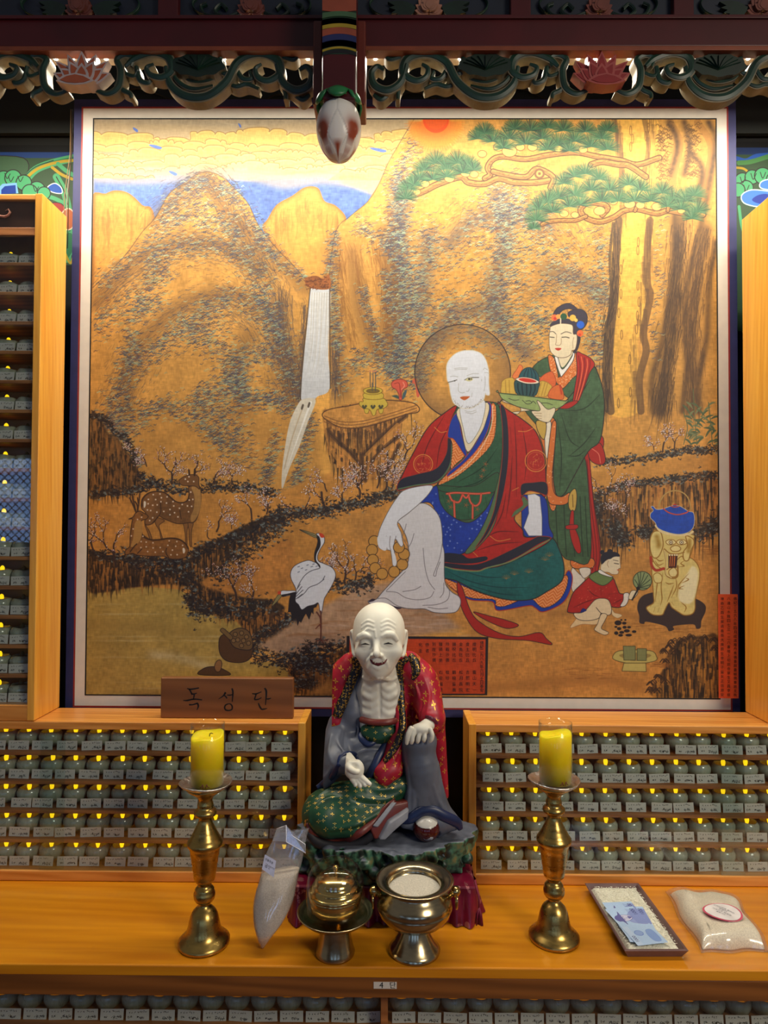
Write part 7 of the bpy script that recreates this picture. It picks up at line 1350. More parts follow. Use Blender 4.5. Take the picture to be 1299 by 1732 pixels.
# folded foot: wrapped leggings, brown shoe side and pale sole
def slab(name, uvy, th, m, rnd_=.004):
    P = [PY(*q) for q in uvy]; n = len(P); nrm = (P[1] - P[0]).cross(P[2] - P[0]).normalized(); nrm = nrm if nrm.y > 0 else -nrm
    bm = bmesh.new(); vs = [bm.verts.new(p) for p in P]; f = bm.faces.new(vs); r = bmesh.ops.extrude_face_region(bm, geom=[f]); bmesh.ops.translate(bm, verts=[g for g in r['geom'] if isinstance(g, bmesh.types.BMVert)], vec=nrm * th); bmesh.ops.recalc_face_normals(bm, faces=bm.faces); bmesh.ops.bevel(bm, geom=bm.edges[:], offset=rnd_, segments=3, profile=.5, affect='EDGES')
    me = bpy.data.meshes.new(name); bm.to_mesh(me); bm.free(); return sub(link(name, me, m, smooth=True), stt)
slab('brown_shoe_side', [(626, 1402, 1.550), (664, 1360, 1.572), (692, 1354, 1.585), (692, 1374, 1.580), (652, 1416, 1.556), (634, 1421, 1.550)], .03, m_brn, .005)
slab('legging_band', [(630, 1397, 1.546), (662, 1357, 1.568), (671, 1357, 1.568), (639, 1399, 1.546)], .02, m_sole, .0025)
slab('shoe_sole', [(642, 1421, 1.545), (660, 1392, 1.552), (693, 1368, 1.574), (691, 1386, 1.570), (668, 1406, 1.557), (652, 1422, 1.548)], .016, m_sole, .004)
sh = Clay((.015, 1.48, .925), (.13, 1.66, 1.02), .0014); bc = PY(721, 1400, 1.585)
sh.tube([bc + Vector((0, .05, .004)), bc], [.030, .0285], .01); sh.ell(bc + Vector((0, -.002, 0)), (.0285, .030, .0235), .01)
sub(link('maroon_shoe', sh.mesh('maroon_shoe', 2), m_shoe), stt)
s2_ = Clay((.015, 1.48, .925), (.13, 1.66, 1.02), .0014); s2_.d = sh.d - .0012; X, Y, Z = s2_.co((slice(None),) * 3); s2_.crop((bc.z + .0105 + (Y - bc.y + .03) * .25) - Z + 0 * X); s2_.crop(Y - bc.y - .012 + 0 * X + 0 * Z); sub(link('white_shoe_top', s2_.mesh('white_shoe_top', 1), plain('white_glaze', (196, 192, 184), .2)), stt)
sub(MB().lathe([(0, .0), (.0105, -.0008), (.0115, -.003)], (0, 0, 0), 24).build('toe_patch', m_sole), stt); t2 = [c for c in stt.children if c.name.startswith('toe_patch')][0]; t2.matrix_basis = Matrix.Translation(bc + Vector((.003, -.0295, -.0125))) @ Matrix.Rotation(R(112), 4, 'X') @ Matrix.Diagonal((1, .55, 1, 1))
# --- rock plinth
rk = Clay((-.235, 1.455, .835), (.235, 1.80, .965), .0026); X, Y, Z = rk.co((slice(None),) * 3)
cxr, cyr = PY(648, 1420, 1.62).x, 1.647; th = np.arctan2(Y - cyr, X - cxr); rad = .94 + .02 * np.sin(41 * th + Z * 90) + .035 * np.sin(5 * th + 1) + .03 * np.sin(9 * th + 2) + .022 * np.sin(17 * th) + .015 * np.sin(29 * th + Z * 40)
q = np.sqrt(((X - cxr) / .225) ** 2 + ((Y - cyr) / .134) ** 2) / rad; zt2 = RZ + .004 * np.sin(X * 30) * np.sin(Y * 40)
side = (q - 1) * .14 + .010 * np.abs(np.sin(th * 11 + 2)) * np.clip((.925 - Z) / .05, 0, 1) + .3 * np.clip(.905 - Z, 0, 1) * (.5 + .5 * np.sin(th * 7))
rk.d = np.maximum(side, Z - zt2).astype(np.float32); rk.d = np.maximum(rk.d, .8525 - Z).astype(np.float32)
rk.d = np.maximum(rk.d, np.where(np.abs(X) > .178, Y - 1.692, -1.)).astype(np.float32)
for k in range(130):
    t = rnd.uniform(0, 6.283); zz = rnd.uniform(.856, .925); p = (cxr + .205 * math.cos(t), cyr + .118 * math.sin(t), zz); rk.ell(p, (rnd.uniform(.006, .016),) * 3, .006, rnd.random() < .62)
rk.d = np.maximum(rk.d, np.where(np.abs(X) > .178, Y - 1.696, -1.)).astype(np.float32)
rk.d = np.maximum(rk.d, .8525 - Z).astype(np.float32)
m_rock, nt, b = base('painted_rock'); b.inputs['Roughness'].default_value = .38
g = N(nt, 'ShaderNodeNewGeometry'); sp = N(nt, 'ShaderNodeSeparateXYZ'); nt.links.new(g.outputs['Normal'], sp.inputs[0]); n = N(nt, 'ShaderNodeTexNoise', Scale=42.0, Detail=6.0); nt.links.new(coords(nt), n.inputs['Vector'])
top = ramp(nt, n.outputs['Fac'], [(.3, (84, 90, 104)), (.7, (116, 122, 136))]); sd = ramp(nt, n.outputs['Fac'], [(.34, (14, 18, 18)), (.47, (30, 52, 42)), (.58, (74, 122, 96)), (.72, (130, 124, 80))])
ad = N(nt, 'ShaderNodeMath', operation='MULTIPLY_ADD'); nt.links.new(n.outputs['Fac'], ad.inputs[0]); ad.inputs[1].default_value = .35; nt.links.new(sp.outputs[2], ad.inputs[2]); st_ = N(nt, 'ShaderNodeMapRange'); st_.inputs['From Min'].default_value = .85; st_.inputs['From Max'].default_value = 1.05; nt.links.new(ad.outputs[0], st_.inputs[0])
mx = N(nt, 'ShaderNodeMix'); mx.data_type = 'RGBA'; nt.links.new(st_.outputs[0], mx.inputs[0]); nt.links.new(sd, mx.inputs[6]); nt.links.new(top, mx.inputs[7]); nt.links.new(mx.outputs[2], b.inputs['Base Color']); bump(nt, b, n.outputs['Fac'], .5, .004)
sub(link('rock_base', rk.mesh('rock_base', 1), m_rock), stt)
# --- draped stand under the statue
m_silk2 = floral('magenta_silk', (112, 5, 44), (178, 110, 114), 17, .30, rough=.35, petals=5)
bx0, bx1 = PY(497, 1530, 1.545).x, PY(806, 1530, 1.545).x; by0, by1 = 1.535, 1.69
sd_ = empty('draped_stand', ((bx0 + bx1) / 2, by0, TZ)); tag(sd_, 'low stand draped in magenta embroidered silk carrying the rock-based statue', 'stand')
nv = 26; prm = []; 
def perim(t):
    L = [(bx0, by1), (bx0, by0), (bx1, by0), (bx1, by1)]; seg_ = [by1 - by0, bx1 - bx0, by1 - by0]; s = t * sum(seg_)
    for i in range(3):
        if s <= seg_[i] or i == 2: f = min(s / seg_[i], 1); a, b_ = L[i], L[i + 1]; n_ = [(-1, 0), (0, -1), (1, 0)][i]; return a[0] + (b_[0] - a[0]) * f, a[1] + (b_[1] - a[1]) * f, n_
        s -= seg_[i]
NT = 260; v = []; zt3 = .8505
for j in range(nv):
    f = j / (nv - 1)
    for i in range(NT):
        x, y, n_ = perim(i / (NT - 1)); wv = (.0035 + .010 * f) * (math.sin(i * .55) * .5 + math.sin(i * .23 + 1) * .5) + .012 * f ** 1.5
        v.append((x + n_[0] * wv, y + n_[1] * wv, zt3 - .002 - (zt3 - TZ - .004) * f))
fc = [(j * NT + i, (j + 1) * NT + i, (j + 1) * NT + i + 1, j * NT + i + 1) for j in range(nv - 1) for i in range(NT - 1)]
mb = MB().add(v, fc, 0, True); mb.box(bx0 + .001, bx1 - .001, by0 + .001, by1, TZ + .0005, zt3 + .001, .006); sub(mb.build('silk_cover', m_silk2), sd_)
ts = PY(806, 1545, 1.47)
tm = MB(); tm.tube([ts + Vector((.0, .03, .055)), ts + Vector((.006, .01, .03)), ts + Vector((.006, 0, .01))], .0022, 8)
for k in range(26): a = rnd.uniform(0, 6.28); r = rnd.uniform(.002, .010); tm.tube([ts + Vector((.006, 0, .012)), ts + Vector((.006 + r * .7 * math.cos(a), r * .7 * math.sin(a), -.002)), ts + Vector((.006 + r * math.cos(a), r * math.sin(a), -.022))], .0016, 5)
sub(tm.build('tassel', plain('magenta_thread', (110, 6, 44), .6)), sd_)
# --- leaning plastic bag of rice
m_bag = glass('clear_polybag', (246, 246, 250), rough=.12, refl=.10, milky=.16)
bgp = PZ(445, 1603, TZ); bag = empty('rice_bag', (bgp.x, bgp.y, TZ)); tag(bag, 'upright clear plastic bag half full of rice, leaning against the magenta draped stand', 'rice bag')
ct = [PZ(444, 1604, TZ + .001), PY(448, 1585, 1.425), PY(455, 1560, 1.437), PY(462, 1530, 1.452), PY(468, 1500, 1.464), PY(474, 1475, 1.472), PY(480, 1450, 1.478), PY(487, 1425, 1.484), PY(495, 1405, 1.488)]
rw = [.002, .015, .031, .040, .043, .042, .040, .038, .036]; rdp = [.002, .012, .024, .031, .031, .024, .014, .009, .006]
def bag_mesh(n0, n1, shr, wr, capz):
    P = catmull(np.array([list(c) + [a, b_] for c, a, b_ in zip(ct, rw, rdp)])[n0:n1], False, 5); n = 36; v = []
    for i, q in enumerate(P):
        for k in range(n):
            t = 2 * math.pi * k / n; w1 = 1 + wr * (math.sin(7 * t + i * .5) * .5 + math.sin(4 * t - i * .37)); v.append((q[0] + (q[3] - shr) * math.cos(t) * w1 + (q[3] * .10) * math.sin(t), q[1] + (q[4] - shr) * math.sin(t) * w1, q[2] + (q[3]) * .16 * math.cos(t) * min(1, i / 8)))
    f = [(i * n + k, i * n + (k + 1) % n, (i + 1) * n + (k + 1) % n, (i + 1) * n + k) for i in range(len(P) - 1) for k in range(n)] + [tuple(range(n))[::-1]]
    if capz: f.append(tuple((len(P) - 1) * n + k for k in range(n)))
    return MB().add(v, f, 0, True)
sub(bag_mesh(0, 9, 0, .035, False).build('plastic', m_bag), bag); sub(bag_mesh(0, 6, .0012, .03, True).build('rice_fill', plain('bagged_rice', (206, 190, 164), .6, var=.10, nscale=420, bmp=.4)), bag)
fl = MB(); r0 = PY(468, 1402, 1.486); r1 = PY(484, 1396, 1.480); r2 = PY(516, 1428, 1.478); r3 = PY(484, 1424, 1.470); r4 = PY(517, 1443, 1.474)
fl.add([r1, r0, PY(461, 1422, 1.476), r3], [(0, 1, 2, 3)]).add([r1, r3, r4, r2], [(0, 1, 2, 3)]); fo = fl.build('folded_mouth', m_bag); so = fo.modifiers.new('t', 'SOLIDIFY'); so.thickness = .0008; sub(fo, bag)
ed = MB(); ed.tube([r0, r1, r3, r4, r2, PY(492, 1412, 1.478)], .0009, 6); sub(ed.build('seam', plain('white_plastic_edge', (226, 226, 232), .4)), bag)
lbq = [PY(448, 1445, 1.446), PY(467, 1456, 1.444), PY(463, 1484, 1.428), PY(443, 1470, 1.432)]; lb = MB().add(lbq, [(0, 3, 2, 1)]).build('paper_label', plain('blue_grey_label', (150, 152, 176), .7)); so = lb.modifiers.new('t', 'SOLIDIFY'); so.thickness = .0005; sub(lb, bag)
tx = MB(); ex, ey_ = (lbq[1] - lbq[0]), (lbq[0] - lbq[3])
for t, a, b_, s in (('선물용쌀', .10, .68, .0052), ('공양미', .16, .25, .0085)):
    v_, f = glyphs(t, s, 'LEFT'); tx.add([lbq[3] + ex.normalized() * (a * ex.length + p[0]) + ey_.normalized() * (b_ * ey_.length + p[1]) + Vector((0, -.0009, .0004)) for p in v_], f)
sub(tx.build('label_lettering', m_ink), bag)
# --- rice bag lying on the right
cs = [PZ(u, v, TZ + .012) for u, v in [(1124, 1502), (1244, 1512), (1300, 1601), (1186, 1604)]]
pb = empty('flat_rice_bag', (sum(cs, Vector()) / 4).xy.to_3d() + Vector((0, 0, TZ))); tag(pb, 'clear bag of rice lying flat beside the rice tray, with a pink-edged oval label', 'rice bag')
def pillow(nn, h_, inset, seed, jit):
    v = []; hn = vnoise(nn, nn, nn / 5, seed) - .5
    for j in range(nn):
        for i in range(nn):
            a, b_ = i / (nn - 1), j / (nn - 1); A_ = inset + a * (1 - 2 * inset); B_ = inset + b_ * (1 - 2 * inset); p = (cs[3] * (1 - A_) + cs[2] * A_) * (1 - B_) + (cs[0] * (1 - A_) + cs[1] * A_) * B_
            e1 = (1 - (2 * a - 1) ** 6) * (1 - (2 * b_ - 1) ** 6); hh = h_ * e1 ** .6 * (1 + jit * hn[j, i]) * (.8 + .35 * (1 - b_)); v.append((p.x + .004 * math.sin(b_ * 9) * (abs(a - .5) > .3), p.y + .003 * math.sin(a * 11) * (abs(b_ - .5) > .3), TZ + .004 + hh))
    f = [(j * nn + i, j * nn + i + 1, (j + 1) * nn + i + 1, (j + 1) * nn + i) for j in range(nn - 1) for i in range(nn - 1)]; k = nn * nn; f2 = [tuple(x + k for x in q_[::-1]) for q_ in f]
    v2 = [(x, y, TZ + .0008 + min(.0032, (z - TZ) * .3)) for x, y, z in v]; rim = [i for i in range(nn)] + [j * nn + nn - 1 for j in range(1, nn)] + [nn * nn - 1 - i for i in range(1, nn)] + [(nn - 1 - j) * nn for j in range(1, nn - 1)]
    f3 = [(rim[i], rim[i - 1], rim[i - 1] + k, rim[i] + k) for i in range(len(rim))]; return MB().add(v + v2, f + f2 + f3, 0, True)
sub(pillow(40, .030, .045, 3, .35).build('rice_fill', plain('packed_rice', (238, 228, 206), .6, var=.09, nscale=420, bmp=.4)), pb); sub(pillow(40, .0325, .0, 3, .35).build('plastic', glass('clear_polybag_flat', (252, 250, 248), rough=.15, refl=.07, milky=.06)), pb)
def onbag(u, v, h_): return PZ(u, v, TZ + h_)
lc_ = onbag(1222, 1541, .043); lx = (onbag(1253, 1553, .040) - onbag(1194, 1528, .044)) / 2; ly = (onbag(1240, 1532, .045) - onbag(1205, 1550, .042)) / 2
def oval(s, dz, name, m, par): return sub(MB().add([lc_ + lx * s * math.cos(t) + ly * s * math.sin(t) + Vector((0, 0, dz - .004 * (s * math.cos(t)) ** 2)) for t in np.linspace(0, 2 * math.pi, 41)[:-1]] + [lc_ + Vector((0, 0, dz))], [(i, (i + 1) % 40, 40) for i in range(40)]).build(name, m), par)
oval(1, 0, 'label_rim', plain('pink_label_rim', (206, 84, 110), .5), pb); oval(.9, .0005, 'oval_label', plain('white_label', (232, 226, 224), .5), pb)
tx = MB()
for li, (t, s) in enumerate((('부처님전에 올리는', .0058), ('공양미', .0062), ('마음으로 정성껏', .0058), ('올립니다', .0050))):
    v_, f = glyphs(t, s); ex = lx.normalized(); ey_ = ly - ex * ly.dot(ex); ey_.normalize(); tx.add([lc_ + ex * p[0] + ey_ * (p[1] + .008 - .0068 * li) + Vector((0, 0, .0012 - 2.6 * p[0] ** 2)) for p in v_], f)
sub(tx.build('label_lettering', plain('grey_print', (96, 96, 110), .6)), pb)
# ------------------------------------------------------------------ painted beams, carved lattice, hanging lotus post
m_rbeam = plain('dark_red_beam', (66, 6, 12), .45, var=.1, nscale=9); m_lit_under = plain('lit_underside_brown', (120, 56, 30), .5); m_navyp = plain('blue_black_panel', (18, 26, 40), .55)
m_lgrn = plain('carved_green', (20, 50, 38), .45, var=.16, nscale=26); m_ledge = plain('pale_carved_edge', (104, 96, 76), .6, var=.15); m_dgrn = plain('dark_lotus_leaf', (12, 34, 24), .5, var=.2)
LB = 1.50
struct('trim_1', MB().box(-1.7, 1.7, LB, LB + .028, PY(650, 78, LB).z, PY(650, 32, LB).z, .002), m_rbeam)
struct('trim_2', MB().box(-1.7, 1.7, LB - .002, LB + .026, PY(650, 86, LB).z, PY(650, 78.5, LB).z, .001), m_lit_under)  # front strip coloured orange-brown to stand for the lit underside of the beam
struct('trim_3', MB().box(-1.7, 1.7, LB + .03, LB + .06, PY(650, 31, LB + .03).z, 3.3), m_navyp)
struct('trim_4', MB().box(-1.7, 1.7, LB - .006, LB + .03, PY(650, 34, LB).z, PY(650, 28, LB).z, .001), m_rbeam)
# LED strip: channel and individual diodes
ls = empty('led_strip_lamp', (0, LEDY, LEDZ)); tag(ls, 'string of white LED lamps fixed behind the carved lattice above the painting', 'light strip')
sub(MB().box(-1.22, 1.28, LEDY - .012, LEDY + .012, LEDZ, LEDZ + .008).build('channel', plain('white_channel', (210, 208, 200), .5)), ls)
m_led = emit('led_diode', (255, 248, 225), 17); me_d = MB().lathe([(0, -.0045), (.0040, -.003), (.0050, 0), (.0, .0005)], n=12).mesh('diode'); me_d.materials.append(m_led)
for k in range(60):
    o = bpy.data.objects.new('diode', me_d); COL.objects.link(o); o.parent = ls; o.location = (-1.20 + .0415 * k, -.0125, .001)
# upper tier: carved panels with flowers, divided by red posts
def V2(u, v, Y): p = PY(u, v, Y); return p.x, p.z
def ribbon(mb, uv, w, Y, th=.03, mi=(1, 0), n=7, taper=.35):
    P = catmull(np.array(uv, float), False, n); k = len(P); px = Y / FPX; Q = [PY(a, b, Y) for a, b in P]; t = np.linspace(0, 1, k); W = (np.array([w] * k) if not hasattr(w, '__len__') else np.interp(t, np.linspace(0, 1, len(w)), w)) * px / 2
    nrm = []
    for i in range(k): d = Q[min(i + 1, k - 1)] - Q[max(i - 1, 0)]; d.y = 0; d.normalize(); nrm.append(Vector((-d.z, 0, d.x)))
    def strip(ws, y0, y1, m_, dom):
        v = []
        for i in range(k):
            a = Q[i] + nrm[i] * ws[i]; b = Q[i] - nrm[i] * ws[i]; v += [(a.x, y0 + dom, a.z), (Q[i].x, y0, Q[i].z), (b.x, y0 + dom, b.z), (b.x, y1, b.z), (a.x, y1, a.z)]
        f = [(i * 5 + j, i * 5 + (j + 1) % 5, i * 5 + 5 + (j + 1) % 5, i * 5 + 5 + j) for i in range(k - 1) for j in range(5)] + [(4, 3, 2, 1, 0), tuple((k - 1) * 5 + j for j in range(5))]; mb.add(v, f, m_)
    strip(W, Y, Y + th, mi[0], .001); strip(W * .70, Y - .003, Y + .002, mi[1], .0022)
def petal_poly(cx, cy, ang, L, Wd, n=7):
    t = np.linspace(0, 1, n); w = np.sin(np.pi * t ** .8) * Wd / 2; pts = [(L * a, b) for a, b in zip(t, w)] + [(L * a, -b) for a, b in zip(t[::-1][1:-1], w[::-1][1:-1])]
    c, s_ = math.cos(ang), math.sin(ang); return [(cx + x * c - y * s_, cy + x * s_ + y * c) for x, y in pts]
m_tint = plain('old_rose_petals', (130, 60, 44), .5); m_cream = plain('cream_petal_edge', (176, 160, 138), .5)
lat = empty('carved_panel', PY(650, 15, LB + .03)); tag(lat, 'dim row of carved flower and scroll medallions on blue-black boards over the red beam', 'carving')
mb = MB()
for cx, kind in ((135, 0), (425, 1), (725, 0), (1012, 1), (1285, 0)):
    mb = MB(); Yp = LB + .022
    for s_ in (-1, 1):
        ribbon(mb, [(cx + s_ * 8, 30), (cx + s_ * 50, 33), (cx + s_ * 88, 22), (cx + s_ * 100, 6), (cx + s_ * 90, -10)], 2.2, Yp, .008, (1, 1))
        if kind: 
            ribbon(mb, [(cx + s_ * 20, 20), (cx + s_ * 45, 28), (cx + s_ * 62, 18), (cx + s_ * 52, 6), (cx + s_ * 42, 14)], 6, Yp - .002, .008); ribbon(mb, [(cx + s_ * 55, 26), (cx + s_ * 78, 24), (cx + s_ * 86, 10), (cx + s_ * 76, 4)], 5, Yp - .002, .008)
        else:
            for k in range(5): mb.prism([V2(a, b, Yp) for a, b in petal_poly(cx + s_ * 22, 14, math.pi / 2 - s_ * (math.pi / 2 + .2 - k * .22), 48 - 3 * k, 13)], Yp - .003 - .0007 * k, Yp + .006, 0)
    sub(mb.build('scroll', [m_dgrn, m_lgrn]), lat)
    fb = MB()
    for k in range(9): fb.prism([V2(a, b, Yp) for a, b in petal_poly(cx, 24, -math.pi / 2 + (k - 4) * .36, 30 - abs(k - 4) * 1.5, 15)], Yp - .006 - .0012 * (4 - abs(k - 4)), Yp + .004, 0)
    for k in range(5): fb.prism([V2(a, b, Yp) for a, b in petal_poly(cx, 24, -math.pi / 2 + (k - 2) * .5, 17, 12)], Yp - .015 - .001 * (2 - abs(k - 2)), Yp - .006, 0)
    sub(fb.build('flower', plain('peony_paint', (104, 54, 44) if cx != 725 else (150, 104, 84), .5)), lat)
for i, u in enumerate((285, 880, 1155, 590 - 0)):
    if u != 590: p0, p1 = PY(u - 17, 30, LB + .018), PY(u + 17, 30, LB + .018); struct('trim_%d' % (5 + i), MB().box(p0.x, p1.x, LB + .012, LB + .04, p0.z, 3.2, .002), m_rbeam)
# the lattice of scrolls
YL = 1.515
def half(cx, s_, name, label, lim=(0, 1299)):
    e = empty(name, PY(cx + s_ * 200, 120, YL)); tag(e, label, 'carving', None); X_ = lambda d: cx + s_ * d
    def rb(pts, w, dy=0, part='scroll', th=.030):
        pts = [(X_(a), b) for a, b in pts]
        if all(p[0] < lim[0] - 40 or p[0] > lim[1] + 40 for p in pts): return
        mb = MB(); ribbon(mb, pts, w, YL + dy, th); sub(mb.build(part, [m_lgrn, m_ledge]), e)
    rb([(24, 152), (44, 158), (62, 146), (66, 118), (60, 100), (74, 92), (88, 98), (84, 112)], [7, 11, 13, 13, 12, 11, 9, 6]); rb([(58, 140), (70, 152), (82, 158), (84, 166)], [10, 9, 9, 6], .004)
    rb([(74, 112), (90, 98), (120, 88), (146, 96), (152, 118), (136, 130), (116, 126), (110, 114), (122, 108)], [8, 14, 17, 17, 15, 13, 11, 9, 6], -.002); rb([(92, 112), (98, 134), (112, 140), (118, 132)], [9, 10, 9, 6], .006); rb([(70, 122), (88, 128), (96, 118)], 7, .006)
    rb([(142, 112), (150, 142), (176, 162), (212, 162), (244, 138), (264, 104), (296, 90), (328, 98), (336, 122), (316, 136), (298, 130), (294, 116), (304, 108)], [9, 14, 17, 17, 16, 15, 17, 17, 15, 13, 11, 9, 6]); rb([(150, 120), (166, 140), (190, 150), (222, 144)], [7, 8, 8, 4], .004)
    rb([(236, 92), (232, 112), (242, 124), (254, 118)], [8, 10, 9, 6], .006); rb([(258, 112), (272, 132), (288, 132), (284, 120)], [9, 10, 9, 6], .008); rb([(246, 140), (262, 146), (280, 142), (300, 150)], [7, 9, 9, 6], .01)
    rb([(330, 108), (340, 138), (362, 152), (384, 144), (390, 124), (380, 112), (368, 118)], [9, 14, 16, 15, 13, 10, 7], -.001); rb([(336, 134), (344, 152), (345, 168)], [9, 9, 7], .006); rb([(352, 150), (362, 160), (374, 168), (386, 160)], [7, 9, 9, 7], .008); rb([(340, 96), (358, 100), (366, 92)], [7, 9, 7], .006)
    rb([(160, 100), (172, 128), (196, 138), (226, 130), (240, 104)], [5, 6, 6, 6, 4], .012)
    lf = MB(); pts = [(X_(197 + 46 * math.cos(t) * (1 + .05 * math.sin(7 * t))), 112 + 19 * math.sin(t) * (1 + .08 * math.sin(9 * t))) for t in np.linspace(0, 2 * math.pi, 40)[:-1]]; lf.prism([V2(a, b, YL) for a, b in pts], YL - .004, YL + .03, 0, 1)
    for k in range(9): a = math.pi * (k + .5) / 9; ribbon(lf, [(X_(197), 118), (X_(197 + 22 * math.cos(a)), 112 - 10 * math.sin(a)), (X_(197 + 38 * math.cos(a)), 108 - 14 * math.sin(a))], 1.4, YL - .005, .003, (2, 2))
    sub(lf.build('lily_leaf', [m_dgrn, m_ledge, m_lgrn]), e); return e
half(138, 1, 'scroll_lattice', 'carved green scroll lattice between the white lotus and the hanging post', (0, 530)); half(138, -1, 'scroll_lattice', 'carved green scroll lattice running off beyond the white lotus', (0, 530))
half(1018, -1, 'scroll_lattice', 'carved green scroll lattice between the red lotus and the hanging post', (617, 1299)); half(1018, 1, 'scroll_lattice', 'carved green scroll lattice on the far side of the red lotus', (617, 1299))
def lotus(cx, cy, ce, cf, label):
    e = empty('lotus_carving', PY(cx, cy, YL)); tag(e, label, 'carving')
    mo_ = plain('lotus_edge', ce, .5); mi_ = plain('lotus_fill', cf, .5)
    spec = [(-math.pi / 2 + a, r0, L, W_, dp) for a, r0, L, W_, dp in [(-.85, 8, 60, 19, 0), (.85, 8, 60, 19, 0), (-.45, 8, 56, 20, 1), (.45, 8, 56, 20, 1), (0, 8, 56, 22, 2), (-1.2, 6, 52, 20, 3), (1.2, 6, 52, 20, 3), (-.95, 2, 46, 24, 4), (.95, 2, 46, 24, 4), (-.5, 2, 44, 24, 5), (.5, 2, 44, 24, 5), (0, 2, 36, 24, 6)]]
    for a, r0, L, W_, dp in spec:
        mb = MB(); y = YL - .010 - dp * .0022; c = (cx - r0 * 0, cy + 14)
        mb.prism([V2(p, q_, y) for p, q_ in petal_poly(c[0], c[1], a, L, W_)], y, YL + .01, 0); mb.prism([V2(p, q_, y) for p, q_ in petal_poly(c[0] + 6 * math.cos(a), c[1] + 6 * math.sin(a), a, L - 12, W_ * .62)], y - .0012, y + .001, 1); sub(mb.build('petal', [mo_, mi_]), e)
    mb = MB(); mb.prism([V2(cx + a, cy + b, YL) for a, b in [(-32, 24), (-20, 15), (0, 11), (20, 15), (32, 24), (18, 29), (0, 31), (-18, 29)]], YL - .032, YL, 0); mb.prism([V2(cx + a, cy + b, YL) for a, b in [(-25, 23), (-14, 17), (0, 14), (14, 17), (25, 23), (14, 27), (0, 28), (-14, 27)]], YL - .0335, YL - .03, 1); sub(mb.build('petal', [mo_, mi_]), e)
lotus(138, 128, (184, 168, 164), (166, 84, 52), 'carved lotus with whitish petals blushed orange set in the lattice'); lotus(1018, 128, (150, 66, 62), (128, 22, 26), 'carved lotus with dark red petals set in the lattice')
# bracket uprights and the hanging post with its bud
m_upr = plain('brown_red_bracket', (96, 36, 24), .4)
for i, (a, b) in enumerate(((529, 545), (603, 618))): p0, p1 = PY(a, 176, 1.47), PY(b, 80, 1.47); struct('trim_%d' % (9 + i), MB().box(p0.x, p1.x, 1.47, 1.55, p0.z, p1.z + .06, .003), m_upr)
YH = 1.40; p0, p1 = PY(545, 168, YH), PY(603, -60, YH)
hp_ = empty('hanging_post', ((p0.x + p1.x) / 2, YH + .035, p0.z)); tag(hp_, 'hanging dark red post with painted bands ending in a white and rust lotus bud', 'post')
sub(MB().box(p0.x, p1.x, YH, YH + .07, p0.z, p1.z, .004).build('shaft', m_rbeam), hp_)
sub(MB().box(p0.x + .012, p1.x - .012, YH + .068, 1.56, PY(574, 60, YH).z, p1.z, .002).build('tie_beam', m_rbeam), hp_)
BC = {'g': (26, 50, 34), 'y': (150, 128, 30), 'o': (140, 66, 44), 'b': (26, 36, 84), 'k': (12, 12, 16), 'n': (60, 90, 60)}
for v0, v1, c, bow in [(-30, 92, 'g', 0), (84, 92, 'k', 6), (79, 85, 'y', 6), (68, 80, 'g', 5), (58, 70, 'b', 5), (47, 60, 'o', 5), (40, 48, 'y', 4), (30, 42, 'g', 4), (20, 30, 'n', 4), (-10, 20, 'o', -2)]:
    U = np.linspace(545.3, 602.7, 13); up = [(u, v0 + (0 if c == 'g' and v0 == -30 else bow * (1 - ((u - 574) / 29) ** 2) * -1 + bow)) for u in U]; dn = [(u, v1 - bow * (1 - ((u - 574) / 29) ** 2) * 1.0 + bow * .6) for u in U[::-1]]
    mb = MB(); k = [0][0]; off_ = .0004 * (1 + (['g', 'k', 'y', 'b', 'o', 'n'].index(c) if v0 != -30 else 0)); mb.prism([V2(a, b, YH) for a, b in up + dn], YH - off_, YH + .001, 0); sub(mb.build('painted_band', plain('band_' + c, BC[c], .5)), hp_)
